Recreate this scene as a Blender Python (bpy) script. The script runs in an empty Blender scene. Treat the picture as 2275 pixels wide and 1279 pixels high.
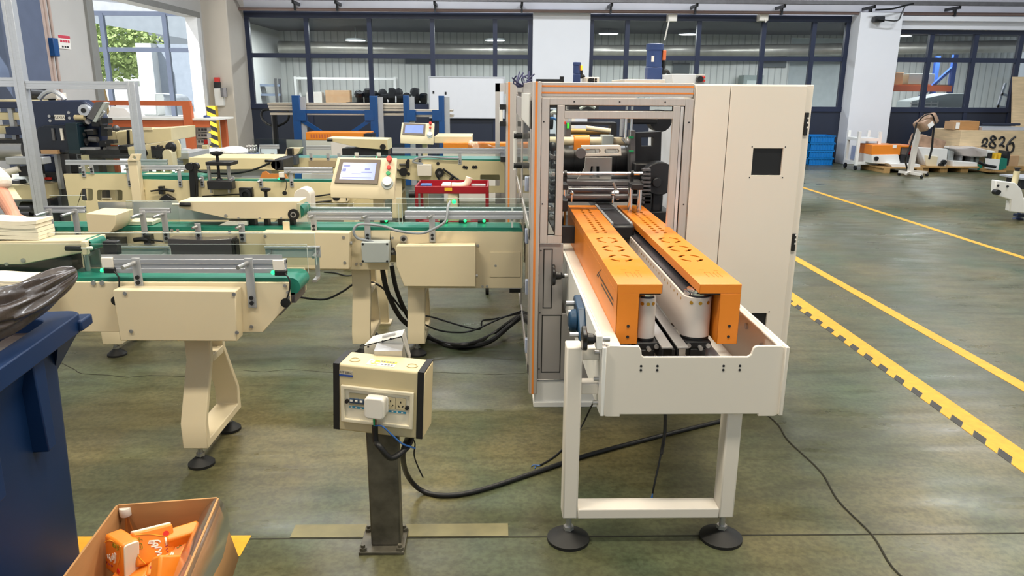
import bpy, bmesh, math, random
from mathutils import Vector, Matrix
from mathutils.geometry import tessellate_polygon
random.seed(7)
SC = bpy.context.scene
COL = SC.collection
# ---------------------------------------------------------------- camera
FPX, PITCH, YAW, ROLL, CAMH = 1658.47, 0.25978, 0.023177, 0.0060608, 1.65
_f = Vector((math.sin(YAW)*math.cos(PITCH), math.cos(YAW)*math.cos(PITCH), -math.sin(PITCH)))
_r = Vector((math.cos(YAW), -math.sin(YAW), 0)); _u = _r.cross(_f)
_r2 = _r*math.cos(ROLL)+_u*math.sin(ROLL); _u2 = -_r*math.sin(ROLL)+_u*math.cos(ROLL)
cam = bpy.data.cameras.new('camera'); co = bpy.data.objects.new('camera', cam); COL.objects.link(co)
cam.sensor_fit = 'HORIZONTAL'; cam.sensor_width = 36.0; cam.lens = FPX/2275*36.0
cam.clip_start = 0.05; cam.clip_end = 200
co.matrix_world = Matrix(((_r2.x, _u2.x, -_f.x, 0), (_r2.y, _u2.y, -_f.y, 0), (_r2.z, _u2.z, -_f.z, CAMH), (0, 0, 0, 1)))
SC.camera = co
# ---------------------------------------------------------------- world, lamps, exposure
vs = SC.view_settings
SC.display_settings.display_device = 'sRGB'
vs.view_transform = 'Standard'; vs.look = 'None'; vs.gamma = 1.0; vs.exposure = 0.1; vs.use_curve_mapping = False
wd = bpy.data.worlds.new('daylight'); SC.world = wd; wd.use_nodes = True
bg = wd.node_tree.nodes['Background']; bg.inputs[0].default_value = (0.86, 0.93, 1.0, 1); bg.inputs[1].default_value = 0.56
SC.cycles.max_bounces = 6; SC.cycles.diffuse_bounces = 3; SC.cycles.glossy_bounces = 3
SC.cycles.transparent_max_bounces = 16; SC.cycles.transmission_bounces = 4
SC.cycles.caustics_reflective = False; SC.cycles.caustics_refractive = False
SC.cycles.sample_clamp_indirect = 4.0
SC.cycles.use_denoising = True
def area(name, loc, sx, sy, power, col, rot=(0, 0, 0)):
    l = bpy.data.lights.new(name, 'AREA'); l.shape = 'RECTANGLE'; l.size = sx; l.size_y = sy
    l.energy = power; l.color = col
    o = bpy.data.objects.new(name, l); COL.objects.link(o); o.location = loc; o.rotation_euler = rot
    return o
WARM = (1.0, 0.90, 0.73); COOL = (0.92, 0.96, 1.0)
for (x, y) in ((-2.6, 1.2), (1.2, 1.2), (-2.6, 4.8), (1.2, 4.8), (4.8, 3.0)):
    area('hall_lamp', (x, y, 5.6), 1.6, 0.5, 165, WARM)
for (x, y) in ((-2.6, 9.5), (2.2, 9.5), (7.0, 8.5), (-1.5, 14.0), (4.0, 14.0), (9.0, 13.5)):
    area('hall_lamp', (x, y, 5.6), 1.6, 0.5, 170, COOL)
sl = bpy.data.lights.new('sun', 'SUN'); sl.energy = 11; sl.angle = .02; sl.color = (1, .97, .92)
so = bpy.data.objects.new('sun', sl); COL.objects.link(so); so.rotation_euler = Vector((.42, .38, -.82)).to_track_quat('-Z', 'Y').to_euler()
for x in (-4.5, 0.0, 4.0, 8.0, 12.0):
    area('back_room_lamp', (x, 20.4, 3.15), 1.8, 0.4, 150, (1.0, 1.0, 0.98))
# ---------------------------------------------------------------- pixel helpers (photo is 2275 x 1279): a point of the picture put at its real depth, height or side plane
CAMP = Vector((0, 0, CAMH))
def _ray(px, py): return _f*FPX+_r2*(px-1137.5)-_u2*(py-639.5)
def PY(px, py, Y): d = _ray(px, py); return CAMP+d*(Y/d.y)
def PZ(px, py, Z=0.0): d = _ray(px, py); return CAMP+d*((Z-CAMH)/d.z)
def PX(px, py, X): d = _ray(px, py); return CAMP+d*(X/d.x)
# ---------------------------------------------------------------- materials
def lin(h):
    h = h.lstrip('#'); o = []
    for i in (0, 2, 4):
        c = int(h[i:i+2], 16)/255; o.append(c/12.92 if c <= .04045 else ((c+.055)/1.055)**2.4)
    return (*o, 1)
def mat(name, col, rough=.5, metal=0.0, var=.06, scale=6.0, spec=.5, emit=0, ecol=None, bump=0, stretch=None, coat=0):
    m = bpy.data.materials.new(name); m.use_nodes = True; nt = m.node_tree; N = nt.nodes; L = nt.links
    b = N['Principled BSDF']; c = lin(col)
    tc = N.new('ShaderNodeTexCoord'); nz = N.new('ShaderNodeTexNoise'); nz.inputs['Scale'].default_value = scale; nz.inputs['Detail'].default_value = 4
    if stretch:
        mp = N.new('ShaderNodeMapping'); mp.inputs['Scale'].default_value = stretch; L.new(tc.outputs['Object'], mp.inputs[0]); L.new(mp.outputs[0], nz.inputs['Vector'])
    else: L.new(tc.outputs['Object'], nz.inputs['Vector'])
    rp = N.new('ShaderNodeValToRGB'); e = rp.color_ramp.elements
    e[0].position = .3; e[1].position = .7
    e[0].color = tuple(x*(1-var) for x in c[:3])+(1,); e[1].color = tuple(min(1, x*(1+var)) for x in c[:3])+(1,)
    L.new(nz.outputs['Fac'], rp.inputs[0]); L.new(rp.outputs[0], b.inputs['Base Color'])
    b.inputs['Roughness'].default_value = rough; b.inputs['Metallic'].default_value = metal
    b.inputs['Specular IOR Level'].default_value = spec
    if coat: b.inputs['Coat Weight'].default_value = coat
    if emit: b.inputs['Emission Color'].default_value = lin(ecol or col); b.inputs['Emission Strength'].default_value = emit
    if bump:
        bp = N.new('ShaderNodeBump'); bp.inputs['Strength'].default_value = bump; bp.inputs['Distance'].default_value = .01
        L.new(nz.outputs['Fac'], bp.inputs['Height']); L.new(bp.outputs[0], b.inputs['Normal'])
    return m
def glassy(name, tint='#ffffff', refl=.08, rough=.02, alpha=.94):
    m = bpy.data.materials.new(name); m.use_nodes = True; nt = m.node_tree; N = nt.nodes; L = nt.links
    N.remove(N['Principled BSDF']); out = N['Material Output']
    t = N.new('ShaderNodeBsdfTransparent'); g = N.new('ShaderNodeBsdfGlossy'); g.inputs['Roughness'].default_value = rough
    c = lin(tint); t.inputs[0].default_value = tuple(x*alpha for x in c[:3])+(1,)
    fr = N.new('ShaderNodeFresnel'); fr.inputs['IOR'].default_value = 1.45
    nz = N.new('ShaderNodeTexNoise'); nz.inputs['Scale'].default_value = 3.0
    ma = N.new('ShaderNodeMath'); ma.operation = 'MULTIPLY_ADD'; ma.inputs[1].default_value = .03; ma.inputs[2].default_value = rough
    L.new(nz.outputs['Fac'], ma.inputs[0]); L.new(ma.outputs[0], g.inputs['Roughness'])
    mu = N.new('ShaderNodeMath'); mu.operation = 'MULTIPLY'; mu.inputs[1].default_value = refl/.04; mu.use_clamp = True
    ge = N.new('ShaderNodeNewGeometry'); iv = N.new('ShaderNodeMath'); iv.operation = 'SUBTRACT'; iv.inputs[0].default_value = 1; L.new(ge.outputs['Backfacing'], iv.inputs[1])
    mb = N.new('ShaderNodeMath'); mb.operation = 'MULTIPLY'; L.new(fr.outputs[0], mb.inputs[0]); L.new(iv.outputs[0], mb.inputs[1]); L.new(mb.outputs[0], mu.inputs[0])
    x = N.new('ShaderNodeMixShader'); L.new(mu.outputs[0], x.inputs[0]); L.new(t.outputs[0], x.inputs[1]); L.new(g.outputs[0], x.inputs[2]); L.new(x.outputs[0], out.inputs[0])
    return m
CREAM = mat('cream_paint', '#e8d9b8', .42, var=.03, scale=3)
CREAM2 = mat('aged_cream_paint', '#ddd0a8', .45, var=.05, scale=4)
WHITE = mat('white_paint', '#f0efec', .4, var=.02)
OFFW = mat('offwhite_paint', '#e8e1d7', .38, var=.02, scale=2)
ORANGE = mat('orange_paint', '#ee8b27', .38, var=.04, scale=3)
ORANGE2 = mat('deep_orange_paint', '#c8673c', .5, var=.05)
ALU = mat('brushed_aluminium', '#ccd0d8', .36, .6, .05, 8, stretch=(1, 30, 30))
ALUD = mat('matt_aluminium', '#b9bcc0', .45, .35, .05, 8)
STEEL = mat('steel', '#b9b9ba', .3, .7, .08, 10)
CHROME = mat('chrome', '#e2e2e4', .1, 1, .02)
BLACK = mat('black_plastic', '#17181b', .4, var=.1)
DARK = mat('dark_steel', '#2c2d31', .42, .3, .15, 12)
MID = mat('grey_steel', '#6d6c6e', .4, .5, .12, 9)
GREY = mat('grey_enamel', '#b4bcbc', .45, var=.03)
TEAL = mat('green_belt', '#1d7a68', .38, var=.08, scale=9)
BELTB = mat('black_belt', '#2a2930', .55, var=.1)
NAVY = mat('navy_frame_paint', '#27304a', .4, var=.06)
PANEL = mat('dark_blue_panel', '#2b3243', .42, var=.04, scale=2)
BLUE = mat('blue_steel_paint', '#0f4a86', .42, var=.08)
BINB = mat('blue_bin_plastic', '#0a2b56', .5, var=.07, scale=5, spec=.3)
MBLUE = mat('machine_blue_paint', '#25304c', .4, var=.08, scale=4)
MOTOR = mat('motor_blue', '#2b4072', .42, var=.06)
CRATEB = mat('bright_blue_plastic', '#0d7ccb', .45, var=.06)
RED = mat('dark_red_paint', '#9a1524', .4, var=.06)
REDB = mat('red_button', '#d8332a', .35, var=.03)
GREENB = mat('green_button', '#1f9a60', .35, var=.03)
RUBBER = mat('black_rubber', '#131313', .6, var=.12)
CABLE = mat('black_cable', '#121316', .5, var=.1)
CABLEG = mat('grey_cable', '#8f959c', .45, var=.05)
CABLEB = mat('blue_cable', '#2f62a8', .45, var=.05)
BRASS = mat('brass', '#c79a3c', .35, .8, .06)
PAPER = mat('tissue_paper', '#f4ead4', .85, var=.04, scale=14)
PAPERW = mat('white_paper', '#f3f0ea', .8, var=.03)
CARD = mat('cardboard', '#b98a58', .75, var=.08, scale=5, stretch=(1, 1, 6))
CARDL = mat('light_cardboard', '#c9a27a', .7, var=.08, scale=5)
WOOD = mat('plywood', '#dcc39c', .65, var=.12, scale=3, stretch=(1, 1, 9))
WOODD = mat('pallet_wood', '#b8925c', .75, var=.15, scale=4, stretch=(9, 1, 1))
YELLOW = mat('yellow_paint', '#e3a521', .55, var=.12, scale=18)
YELTAPE = mat('yellow_tape', '#efc02f', .5, var=.06)
PLASTW = mat('white_plastic', '#efeae0', .35, var=.02)
BEIGEP = mat('beige_plastic', '#cdbe97', .45, var=.05, scale=7)
SMOKE = mat('tinted_panel', '#4f4a50', .12, var=.06, coat=.5)
SCREEN = mat('lcd_screen', '#7f90dc', .2, var=.1, scale=9, emit=.36, ecol='#8699f0')
LEDG = mat('green_led', '#20e070', .3, emit=3)
LAMPM = mat('lamp_face', '#ffffff', .4, emit=6)
LAMPO = mat('amber_lamp', '#ff9a20', .4, emit=1.5)
SKIN = mat('skin', '#c98e78', .55, var=.06)
SHIRT = mat('grey_shirt', '#8d8a9c', .85, var=.06)
GLOVE = mat('white_glove', '#e9e2d6', .9, var=.06, scale=30)
RUST = mat('worn_steel_post', '#5f5b50', .5, .35, .38, 16)
PIPEP = mat('pipe_paint', '#9f8f8a', .5, var=.08)
BLKBAG = mat('black_bag_film', '#3a322f', .34, var=.35, scale=9, bump=.8, coat=.15)
FILM = glassy('plastic_film', '#f7f1ef', .2, .22, .9)
ACRYL = glassy('acrylic', '#f6faf9', .035, .03, .975)
GLASS = glassy('window_glass', '#f0f4f6', .06, .01, .93)
PET = glassy('clear_bottle_plastic', '#f6f7f5', .34, .08, .93)
# ---------------------------------------------------------------- mesh collector
ORG = {}
class M:
    def __init__(s): s.v = []; s.f = []
    def add(s, vs, fs):
        n = len(s.v); s.v += [Vector(p) for p in vs]; s.f += [tuple(i+n for i in f) for f in fs]; return s
    def box(s, x0, x1, y0, y1, z0, z1, mx=None):
        if x0 > x1: x0, x1 = x1, x0
        if y0 > y1: y0, y1 = y1, y0
        if z0 > z1: z0, z1 = z1, z0
        vs = [Vector((x, y, z)) for z in (z0, z1) for y in (y0, y1) for x in (x0, x1)]
        if mx: vs = [mx @ p for p in vs]
        return s.add(vs, [(0, 2, 3, 1), (4, 5, 7, 6), (0, 1, 5, 4), (2, 6, 7, 3), (0, 4, 6, 2), (1, 3, 7, 5)])
    def bp(s, px0, py0, px1, py1, Y0, Y1):           # box whose front covers this piece of the picture at depth Y0
        a = PY(px0, (py0+py1)/2, Y0).x; b = PY(px1, (py0+py1)/2, Y0).x
        zt = PY((px0+px1)/2, py0, Y0).z; zb = PY((px0+px1)/2, py1, Y0).z
        return s.box(a, b, Y0, Y1, zb, zt)
    def cyl(s, p0, p1, r, n=16, r2=None):
        p0 = Vector(p0); p1 = Vector(p1); r2 = r if r2 is None else r2
        d = (p1-p0).normalized(); a = d.orthogonal().normalized(); b = d.cross(a)
        vs = []
        for p, q in ((p0, r), (p1, r2)):
            for i in range(n):
                t = 2*math.pi*i/n; vs.append(p+a*math.cos(t)*q+b*math.sin(t)*q)
        fs = [(i, (i+1) % n, n+(i+1) % n, n+i) for i in range(n)]
        fs += [tuple(reversed(range(n))), tuple(range(n, 2*n))]
        return s.add(vs, fs)
    def pipe(s, p0, p1, r, ri, n=20):                # ring with a bore
        p0 = Vector(p0); p1 = Vector(p1); d = (p1-p0).normalized(); a = d.orthogonal().normalized(); b = d.cross(a); vs = []
        for p, q in ((p0, r), (p1, r), (p1, ri), (p0, ri)):
            for i in range(n):
                t = 2*math.pi*i/n; vs.append(p+a*math.cos(t)*q+b*math.sin(t)*q)
        fs = []
        for k in range(4):
            k2 = (k+1) % 4
            fs += [(k*n+i, k*n+(i+1) % n, k2*n+(i+1) % n, k2*n+i) for i in range(n)]
        return s.add(vs, fs)
    def tube(s, pts, r, n=8, sm=6, rr=None):         # round bar along a smooth curve
        P = [Vector(p) for p in pts]
        if sm and len(P) > 2:
            Q = []
            for i in range(len(P)-1):
                a, b, c, d = P[max(i-1, 0)], P[i], P[i+1], P[min(i+2, len(P)-1)]
                for k in range(sm):
                    t = k/sm; Q.append(.5*((2*b)+(c-a)*t+(2*a-5*b+4*c-d)*t*t+(3*b-a-3*c+d)*t**3))
            Q.append(P[-1]); P = Q
        up = None; vs = []
        for i, p in enumerate(P):
            d = (P[min(i+1, len(P)-1)]-P[max(i-1, 0)])
            if d.length < 1e-9: d = Vector((0, 0, 1))
            d.normalize()
            if up is None: up = d.orthogonal().normalized()
            up = (up-d*up.dot(d))
            up = up.normalized() if up.length > 1e-6 else d.orthogonal().normalized()
            b = d.cross(up); q = r if rr is None else rr(i/(len(P)-1))
            for j in range(n):
                t = 2*math.pi*j/n; vs.append(p+up*math.cos(t)*q+b*math.sin(t)*q)
        fs = [(i*n+j, i*n+(j+1) % n, (i+1)*n+(j+1) % n, (i+1)*n+j) for i in range(len(P)-1) for j in range(n)]
        fs += [tuple(reversed(range(n))), tuple(range((len(P)-1)*n, len(P)*n))]
        return s.add(vs, fs)
    def prism(s, pts, pl, a0, a1, holes=()):         # outline in plane pl ('xz','xy','yz'), thick from a0 to a1
        mp = {'xz': lambda u, v, w: (u, w, v), 'xy': lambda u, v, w: (u, v, w), 'yz': lambda u, v, w: (w, u, v)}[pl]
        loops = [list(pts)]+[list(h) for h in holes]
        flat = [p for lp in loops for p in lp]; k = len(flat)
        vs = [mp(u, v, a0) for u, v in flat]+[mp(u, v, a1) for u, v in flat]
        tri = tessellate_polygon([[Vector((u, v, 0)) for u, v in lp] for lp in loops])
        fs = [tuple(t) for t in tri]+[tuple(i+k for i in reversed(t)) for t in tri]
        if not holes: fs = [tuple(range(k)), tuple(range(2*k-1, k-1, -1))]
        o = 0
        for lp in loops:
            n = len(lp)
            fs += [(o+i, o+(i+1) % n, k+o+(i+1) % n, k+o+i) for i in range(n)]; o += n
        return s.add(vs, fs)
    def pp(s, pix, Y0, Y1, holes=()):                # picture outline at depth Y0 pushed back to Y1
        c = lambda q: [(lambda w: (w.x, w.z))(PY(x, y, Y0)) for x, y in q]
        return s.prism(c(pix), 'xz', Y0, Y1, [c(h) for h in holes])
    def lathe(s, prof, c, n=20, ax='z'):
        c = Vector(c); vs = []
        for r, h in prof:
            for i in range(n):
                t = 2*math.pi*i/n; u, v = r*math.cos(t), r*math.sin(t)
                vs.append(c+Vector({'z': (u, v, h), 'x': (h, u, v), 'y': (u, h, v)}[ax]))
        k = len(prof)
        fs = [(i*n+j, i*n+(j+1) % n, (i+1)*n+(j+1) % n, (i+1)*n+j) for i in range(k-1) for j in range(n)]
        fs += [tuple(reversed(range(n))), tuple(range((k-1)*n, k*n))]
        return s.add(vs, fs)
    def ball(s, c, r, n=12, sc=(1, 1, 1)):
        c = Vector(c); prof = []; vs = [c+Vector((0, 0, -r*sc[2]))]
        for i in range(1, n):
            ph = -math.pi/2+math.pi*i/n
            for j in range(n):
                t = 2*math.pi*j/n; vs.append(c+Vector((r*math.cos(ph)*math.cos(t)*sc[0], r*math.cos(ph)*math.sin(t)*sc[1], r*math.sin(ph)*sc[2])))
        vs.append(c+Vector((0, 0, r*sc[2]))); e = len(vs)-1
        fs = [(0, 1+(j+1) % n, 1+j) for j in range(n)]
        for i in range(n-2): fs += [(1+i*n+j, 1+i*n+(j+1) % n, 1+(i+1)*n+(j+1) % n, 1+(i+1)*n+j) for j in range(n)]
        fs += [(e, 1+(n-2)*n+j, 1+(n-2)*n+(j+1) % n) for j in range(n)]
        return s.add(vs, fs)
    def tf(s, mx, start=0):
        for i in range(start, len(s.v)): s.v[i] = mx @ s.v[i]
        return s
    def o(s, name, mt, parent=None, bv=0, label=None, smooth=True, seg=2, sub=0):
        if parent is not None: org = ORG[parent.name]
        else:
            org = Vector(((min(p.x for p in s.v)+max(p.x for p in s.v))/2, (min(p.y for p in s.v)+max(p.y for p in s.v))/2, min(p.z for p in s.v)))
        me = bpy.data.meshes.new(name); me.from_pydata([p-org for p in s.v], [], s.f)
        bm = bmesh.new(); bm.from_mesh(me); bmesh.ops.recalc_face_normals(bm, faces=bm.faces); bm.to_mesh(me); bm.free()
        if smooth:
            me.polygons.foreach_set('use_smooth', [True]*len(me.polygons)); me.set_sharp_from_angle(angle=math.radians(38))
        me.materials.append(mt)
        ob = bpy.data.objects.new(name, me); COL.objects.link(ob)
        if parent is not None: ob.parent = parent
        else: ob.location = org
        ORG[ob.name] = org
        if bv:
            b = ob.modifiers.new('b', 'BEVEL'); b.width = bv; b.segments = seg; b.limit_method = 'ANGLE'; b.angle_limit = math.radians(40)
        if sub:
            b = ob.modifiers.new('s', 'SUBSURF'); b.levels = sub; b.render_levels = sub
        if label: ob['label'] = label
        return ob
def tag(o, label, cat, group=None, kind=None):
    o['label'] = label; o['category'] = cat
    if group: o['group'] = group
    if kind: o['kind'] = kind
    return o
def T(name, label, cat, loc, group=None):
    o = bpy.data.objects.new(name, None); COL.objects.link(o); o.location = loc; o.empty_display_size = .1
    ORG[o.name] = Vector(loc)
    return tag(o, label, cat, group)
def S(o): o['kind'] = 'structure'; return o
def dup(root, loc, label, rot=None):
    r = root.copy(); COL.objects.link(r); r.location = loc; r['label'] = label; ORG[r.name] = Vector(loc)
    if rot is not None: r.rotation_euler = rot
    for ch in list(root.children):
        c = ch.copy(); COL.objects.link(c); c.parent = r
        for g in ch.children:
            d = g.copy(); COL.objects.link(d); d.parent = c
    return r
def rrect(x0, x1, y0, y1, r, n=5):
    o = []
    for cx, cy, a in ((x1-r, y1-r, 0), (x0+r, y1-r, 90), (x0+r, y0+r, 180), (x1-r, y0+r, 270)):
        for i in range(n+1):
            t = math.radians(a+90*i/n); o.append((cx+r*math.cos(t), cy+r*math.sin(t)))
    return o
def circ(cx, cy, r, n=16): return [(cx+r*math.cos(2*math.pi*i/n), cy+r*math.sin(2*math.pi*i/n)) for i in range(n)]
def foot(parent, x, y, r=.055, z1=.11):
    m = M(); m.lathe([(r, 0), (r, .012), (r*.8, .022), (.024, .04), (.018, .046)], (x, y, 0), 24)
    f = m.o('leveling_foot', RUBBER, parent)
    m = M(); m.cyl((x, y, .04), (x, y, z1), .011, 10); m.cyl((x, y, .045), (x, y, .06), .02, 6); m.o('threaded_rod', STEEL, f)
    return f
def bolt(m, x, y, z, r=.008, ax='y', h=.008):
    d = {'y': (0, -h, 0), 'x': (h, 0, 0), '-x': (-h, 0, 0), 'z': (0, 0, h)}[ax]
    m.cyl((x, y, z), (x+d[0], y+d[1], z+d[2]), r, 10)
def boltp(m, px, py, Y, r=.008, h=.008):
    p = PY(px, py, Y); bolt(m, p.x, p.y+.001, p.z, r, 'y', h)
def profile(m, p0, p1, w, d):                         # grooved aluminium bar along z or x: three ridges
    (x0, y0, z0), (x1, y1, z1) = p0, p1
    if abs(z1-z0) > abs(x1-x0):
        m.box(x0-w/2+.004, x0+w/2-.004, y0-d/2+.004, y0+d/2-.004, z0, z1)
        for k in (-1, 1): m.box(x0+k*w*.33-w*.165, x0+k*w*.33+w*.165, y0-d/2, y0+d/2, z0, z1)
    else:
        m.box(x0, x1, y0-d/2+.004, y0+d/2-.004, z0-w/2+.004, z0+w/2-.004)
        for k in (-1, 1): m.box(x0, x1, y0-d/2, y0+d/2, z0+k*w*.33-w*.165, z0+k*w*.33+w*.165)
# ================================================================ SETTING
def floor_mat():
    m = bpy.data.materials.new('worn_green_floor'); m.use_nodes = True; nt = m.node_tree; N = nt.nodes; L = nt.links; b = N['Principled BSDF']
    tc = N.new('ShaderNodeTexCoord')
    def nz(s, d, st=(1, 1, 1)):
        mp = N.new('ShaderNodeMapping'); mp.inputs['Scale'].default_value = st; L.new(tc.outputs['Object'], mp.inputs[0])
        n = N.new('ShaderNodeTexNoise'); n.inputs['Scale'].default_value = s; n.inputs['Detail'].default_value = d; L.new(mp.outputs[0], n.inputs['Vector']); return n
    def ramp(src, p0, c0, p1, c1):
        r = N.new('ShaderNodeValToRGB'); e = r.color_ramp.elements; e[0].position = p0; e[0].color = c0; e[1].position = p1; e[1].color = c1; L.new(src, r.inputs[0]); return r
    def mix(f, a, bb, mode='MIX'):
        x = N.new('ShaderNodeMix'); x.data_type = 'RGBA'; x.blend_type = mode
        if isinstance(f, float): x.inputs[0].default_value = f
        else: L.new(f, x.inputs[0])
        L.new(a, x.inputs[6]); L.new(bb, x.inputs[7]); return x.outputs[2]
    a = ramp(nz(.9, 5).outputs['Fac'], .38, lin('#4f523c'), .66, lin('#6e6747'))
    g = ramp(nz(1.7, 3, (1, .6, 1)).outputs['Fac'], .45, (0, 0, 0, 1), .72, (1, 1, 1, 1))
    gc = ramp(nz(6, 3).outputs['Fac'], .3, lin('#465441'), .7, lin('#546049'))
    c1 = mix(g.outputs[0], a.outputs[0], gc.outputs[0])
    sp = ramp(nz(55, 6).outputs['Fac'], .36, (.72, .72, .72, 1), .62, (1.08, 1.08, 1.08, 1))
    c2 = mix(1.0, c1, sp.outputs[0], 'MULTIPLY')
    st = ramp(nz(3.2, 8, (1, 4, 1)).outputs['Fac'], .36, (.7, .68, .62, 1), .52, (1, 1, 1, 1))
    c3 = mix(.75, c2, mix(1.0, c2, st.outputs[0], 'MULTIPLY'))
    L.new(c3, b.inputs['Base Color'])
    rr = ramp(nz(2.3, 6, (1, 3, 1)).outputs['Fac'], .3, (.25, .25, .25, 1), .75, (.5, .5, .5, 1)); L.new(rr.outputs[0], b.inputs['Roughness'])
    bp = N.new('ShaderNodeBump'); bp.inputs['Strength'].default_value = .12; bp.inputs['Distance'].default_value = .01
    L.new(nz(9, 5, (1, 2.5, 1)).outputs['Fac'], bp.inputs['Height']); L.new(bp.outputs[0], b.inputs['Normal'])
    b.inputs['Specular IOR Level'].default_value = .4
    return m
m = M(); m.box(-6.4, 16, -3, 24, -.1, 0); S(m.o('floor', floor_mat()))
m = M(); m.box(-40, -6.4, -3, 60, -.12, -.02); S(m.o('ground', mat('pale_concrete', '#c9c7c2', .8, var=.06)))
m = M(); m.box(-6.4, 16, -3, 18.2, 6, 6.1); S(m.o('ceiling', mat('ceiling_sheet', '#b9bcc0', .7, var=.03)))
# floor markings
def marking(name, x0, x1, y0, y1, mt=None):
    m = M(); m.box(x0, x1, y0, y1, 0, .002); return S(m.o(name, mt or YELLOW, smooth=False))
marking('floor_marking', 5.42, 5.50, 2, 17.4); marking('floor_marking', 3.02, 3.11, .5, 17.4); marking('floor_marking', 2.42, 2.52, .4, 14)
marking('floor_marking', -2.6, -.93, 2.40, 2.53)
marking('floor_marking', -.78, .05, 2.515, 2.60, mat('faded_yellow_paint', '#7b744f', .5, var=.2, scale=9))
m = M()
for k in range(70):
    y = .5+k*.19; m.prism([(2.372, y), (2.42, y+.06), (2.42, y+.15), (2.372, y+.09)], 'xy', 0, .002)
S(m.o('floor_marking', YELLOW, smooth=False))
m = M()
for k in range(70):
    y = .595+k*.19; m.prism([(2.372, y), (2.42, y+.06), (2.42, y+.15), (2.372, y+.09)], 'xy', 0, .0015)
S(m.o('floor_marking', mat('black_hazard_paint', '#33312d', .6, var=.2, scale=20), smooth=False))
# saw joints and cracks in the slab
JNT = mat('floor_joint_dirt', '#2b2a20', .9, var=.3, scale=30)
m = M(); m.box(-6, 6, 2.505, 2.512, 0, .0012)
pts = [(1.30, 4.2), (1.36, 3.9), (1.443, 3.527), (1.43, 3.3), (1.46, 3.0), (1.43, 2.75), (1.45, 2.5), (1.425, 2.3), (1.45, 2.1), (1.43, 1.6)]
m.tube([(x, y, 0) for x, y in pts], .005, 6, 5)
cp = [PZ(x, y) for x, y in ((60, 800), (125, 803), (148, 812), (168, 822), (182, 830), (240, 833), (285, 838), (330, 834), (420, 836))]
m.tube([p+Vector((0, 0, -.001)) for p in cp], .0035, 5, 2)
cp = [PZ(x, y) for x, y in ((540, 822), (590, 826), (640, 820), (720, 826), (800, 830), (950, 826), (1100, 832), (1190, 826))]
m.tube([p+Vector((0, 0, -.0015)) for p in cp], .003, 5, 2)
S(m.o('floor_joint', JNT, smooth=False))
# back wall at Y = 18
WALLW = mat('white_wall', '#eef0f6', .6, var=.02, scale=1.5)
WALLU = mat('upper_wall_sheet', '#d9d9e2', .55, var=.04, scale=2)
m = M(); m.box(-6.4, 16, 17.98, 18.2, 3.26, 6); S(m.o('wall_back', WALLU))
def pier(x0, x1, y0):
    m = M(); m.box(x0, x1, y0, 18.2, 0, 3.36); S(m.o('wall_back_pier', WALLW, bv=.01))
pier(.85, 2.15, 17.8); pier(8.16, 9.12, 17.5)
m = M(); m.box(9.12, 16, 17.75, 18.2, 3.03, 3.36); S(m.o('wall_back_beam', WALLW))
m = M(); m.box(8.17, 16, 17.6, 17.75, 3.2, 3.3); S(m.o('wall_back_ledge', WALLW))
def window(n, x0, x1, mull, zs=1.28, zm=2.37, zt=3.24):
    w = M(); Y0, Y1 = 17.93, 18.03; t = .05
    for x in [x0+t]+list(mull)+[x1-t]: w.box(x-t, x+t, Y0, Y1, zs, zt)
    w.box(x0-.01, x1+.01, Y0-.015, Y1+.01, zt-.06, zt+.08); w.box(x0+.01, x1-.01, Y0+.01, Y1-.01, zm-.05, zm+.05); w.box(x0-.01, x1+.01, Y0-.02, Y1+.01, zs-.09, zs+.02)
    f = S(w.o(f'window_{n}', NAVY)); 
    g = M(); g.box(x0, x1, 17.975, 17.985, zs, zt); g.o('window_pane', GLASS, f)
    p = M(); p.box(x0, x1, 17.95, 18.05, 0, zs-.09); S(p.o(f'wall_back_panel', PANEL))
    p = M()
    for x in list(mull): p.box(x-.045, x+.045, 17.925, 17.95, 0, zs-.09)
    S(p.o('trim_1', NAVY))
window(1, -5.66, .85, (-4.28, -2.86, -1.435, -.004))
window(2, 2.15, 8.16, (3.02, 4.67, 6.17, 7.33))
window(3, 9.12, 14.5, (10.09, 11.14, 12.2, 13.3), zt=3.0)
m = M(); m.box(8.9, 14.5, 17.9, 18.05, 0, .06); S(m.o('baseboard_back', NAVY))
# corner pier and side wall at X = -6.2
BEIGEW = mat('beige_wall', '#cfc6ba', .6, var=.04, scale=1.5)
GREYW = mat('side_wall_sheet', '#c4c2bf', .6, var=.04, scale=1.5)
m = M(); m.box(-6.25, -5.66, 16.85, 18.2, 0, 6); S(m.o('wall_left_pier', BEIGEW, bv=.02))
m = M(); m.box(-6.4, -6.2, 10.2, 12.17, 0, 6); m.box(-6.4, -6.2, 16.5, 18.2, 0, 6); m.box(-6.4, -6.2, 12.17, 16.5, 3.09, 6); S(m.o('wall_left', GREYW))
m = M(); m.box(-6.4, -6.0, 9.75, 10.62, 0, 6); S(m.o('wall_left_column', mat('blue_grey_steel', '#5c6780', .5, var=.06), bv=.02))
m = M(); m.box(-6.4, -6.2, 7.4, 10.2, 0, 1.75); m.box(-6.4, -6.2, 7.4, 10.2, 2.6, 6); m.box(-6.4, -6.2, -3, 7.4, 0, .9); m.box(-6.4, -6.2, -3, 7.4, 3.4, 6); m.box(-6.4, -6.2, 7.2, 7.4, .9, 3.4); m.box(-6.4, -6.2, 2.0, 2.3, .9, 3.4); m.box(-6.4, -6.2, -3, -2.8, .9, 3.4); m.box(-6.4, -6.2, 7.4, 7.6, 1.75, 2.6); S(m.o('wall_left', GREYW))
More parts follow.
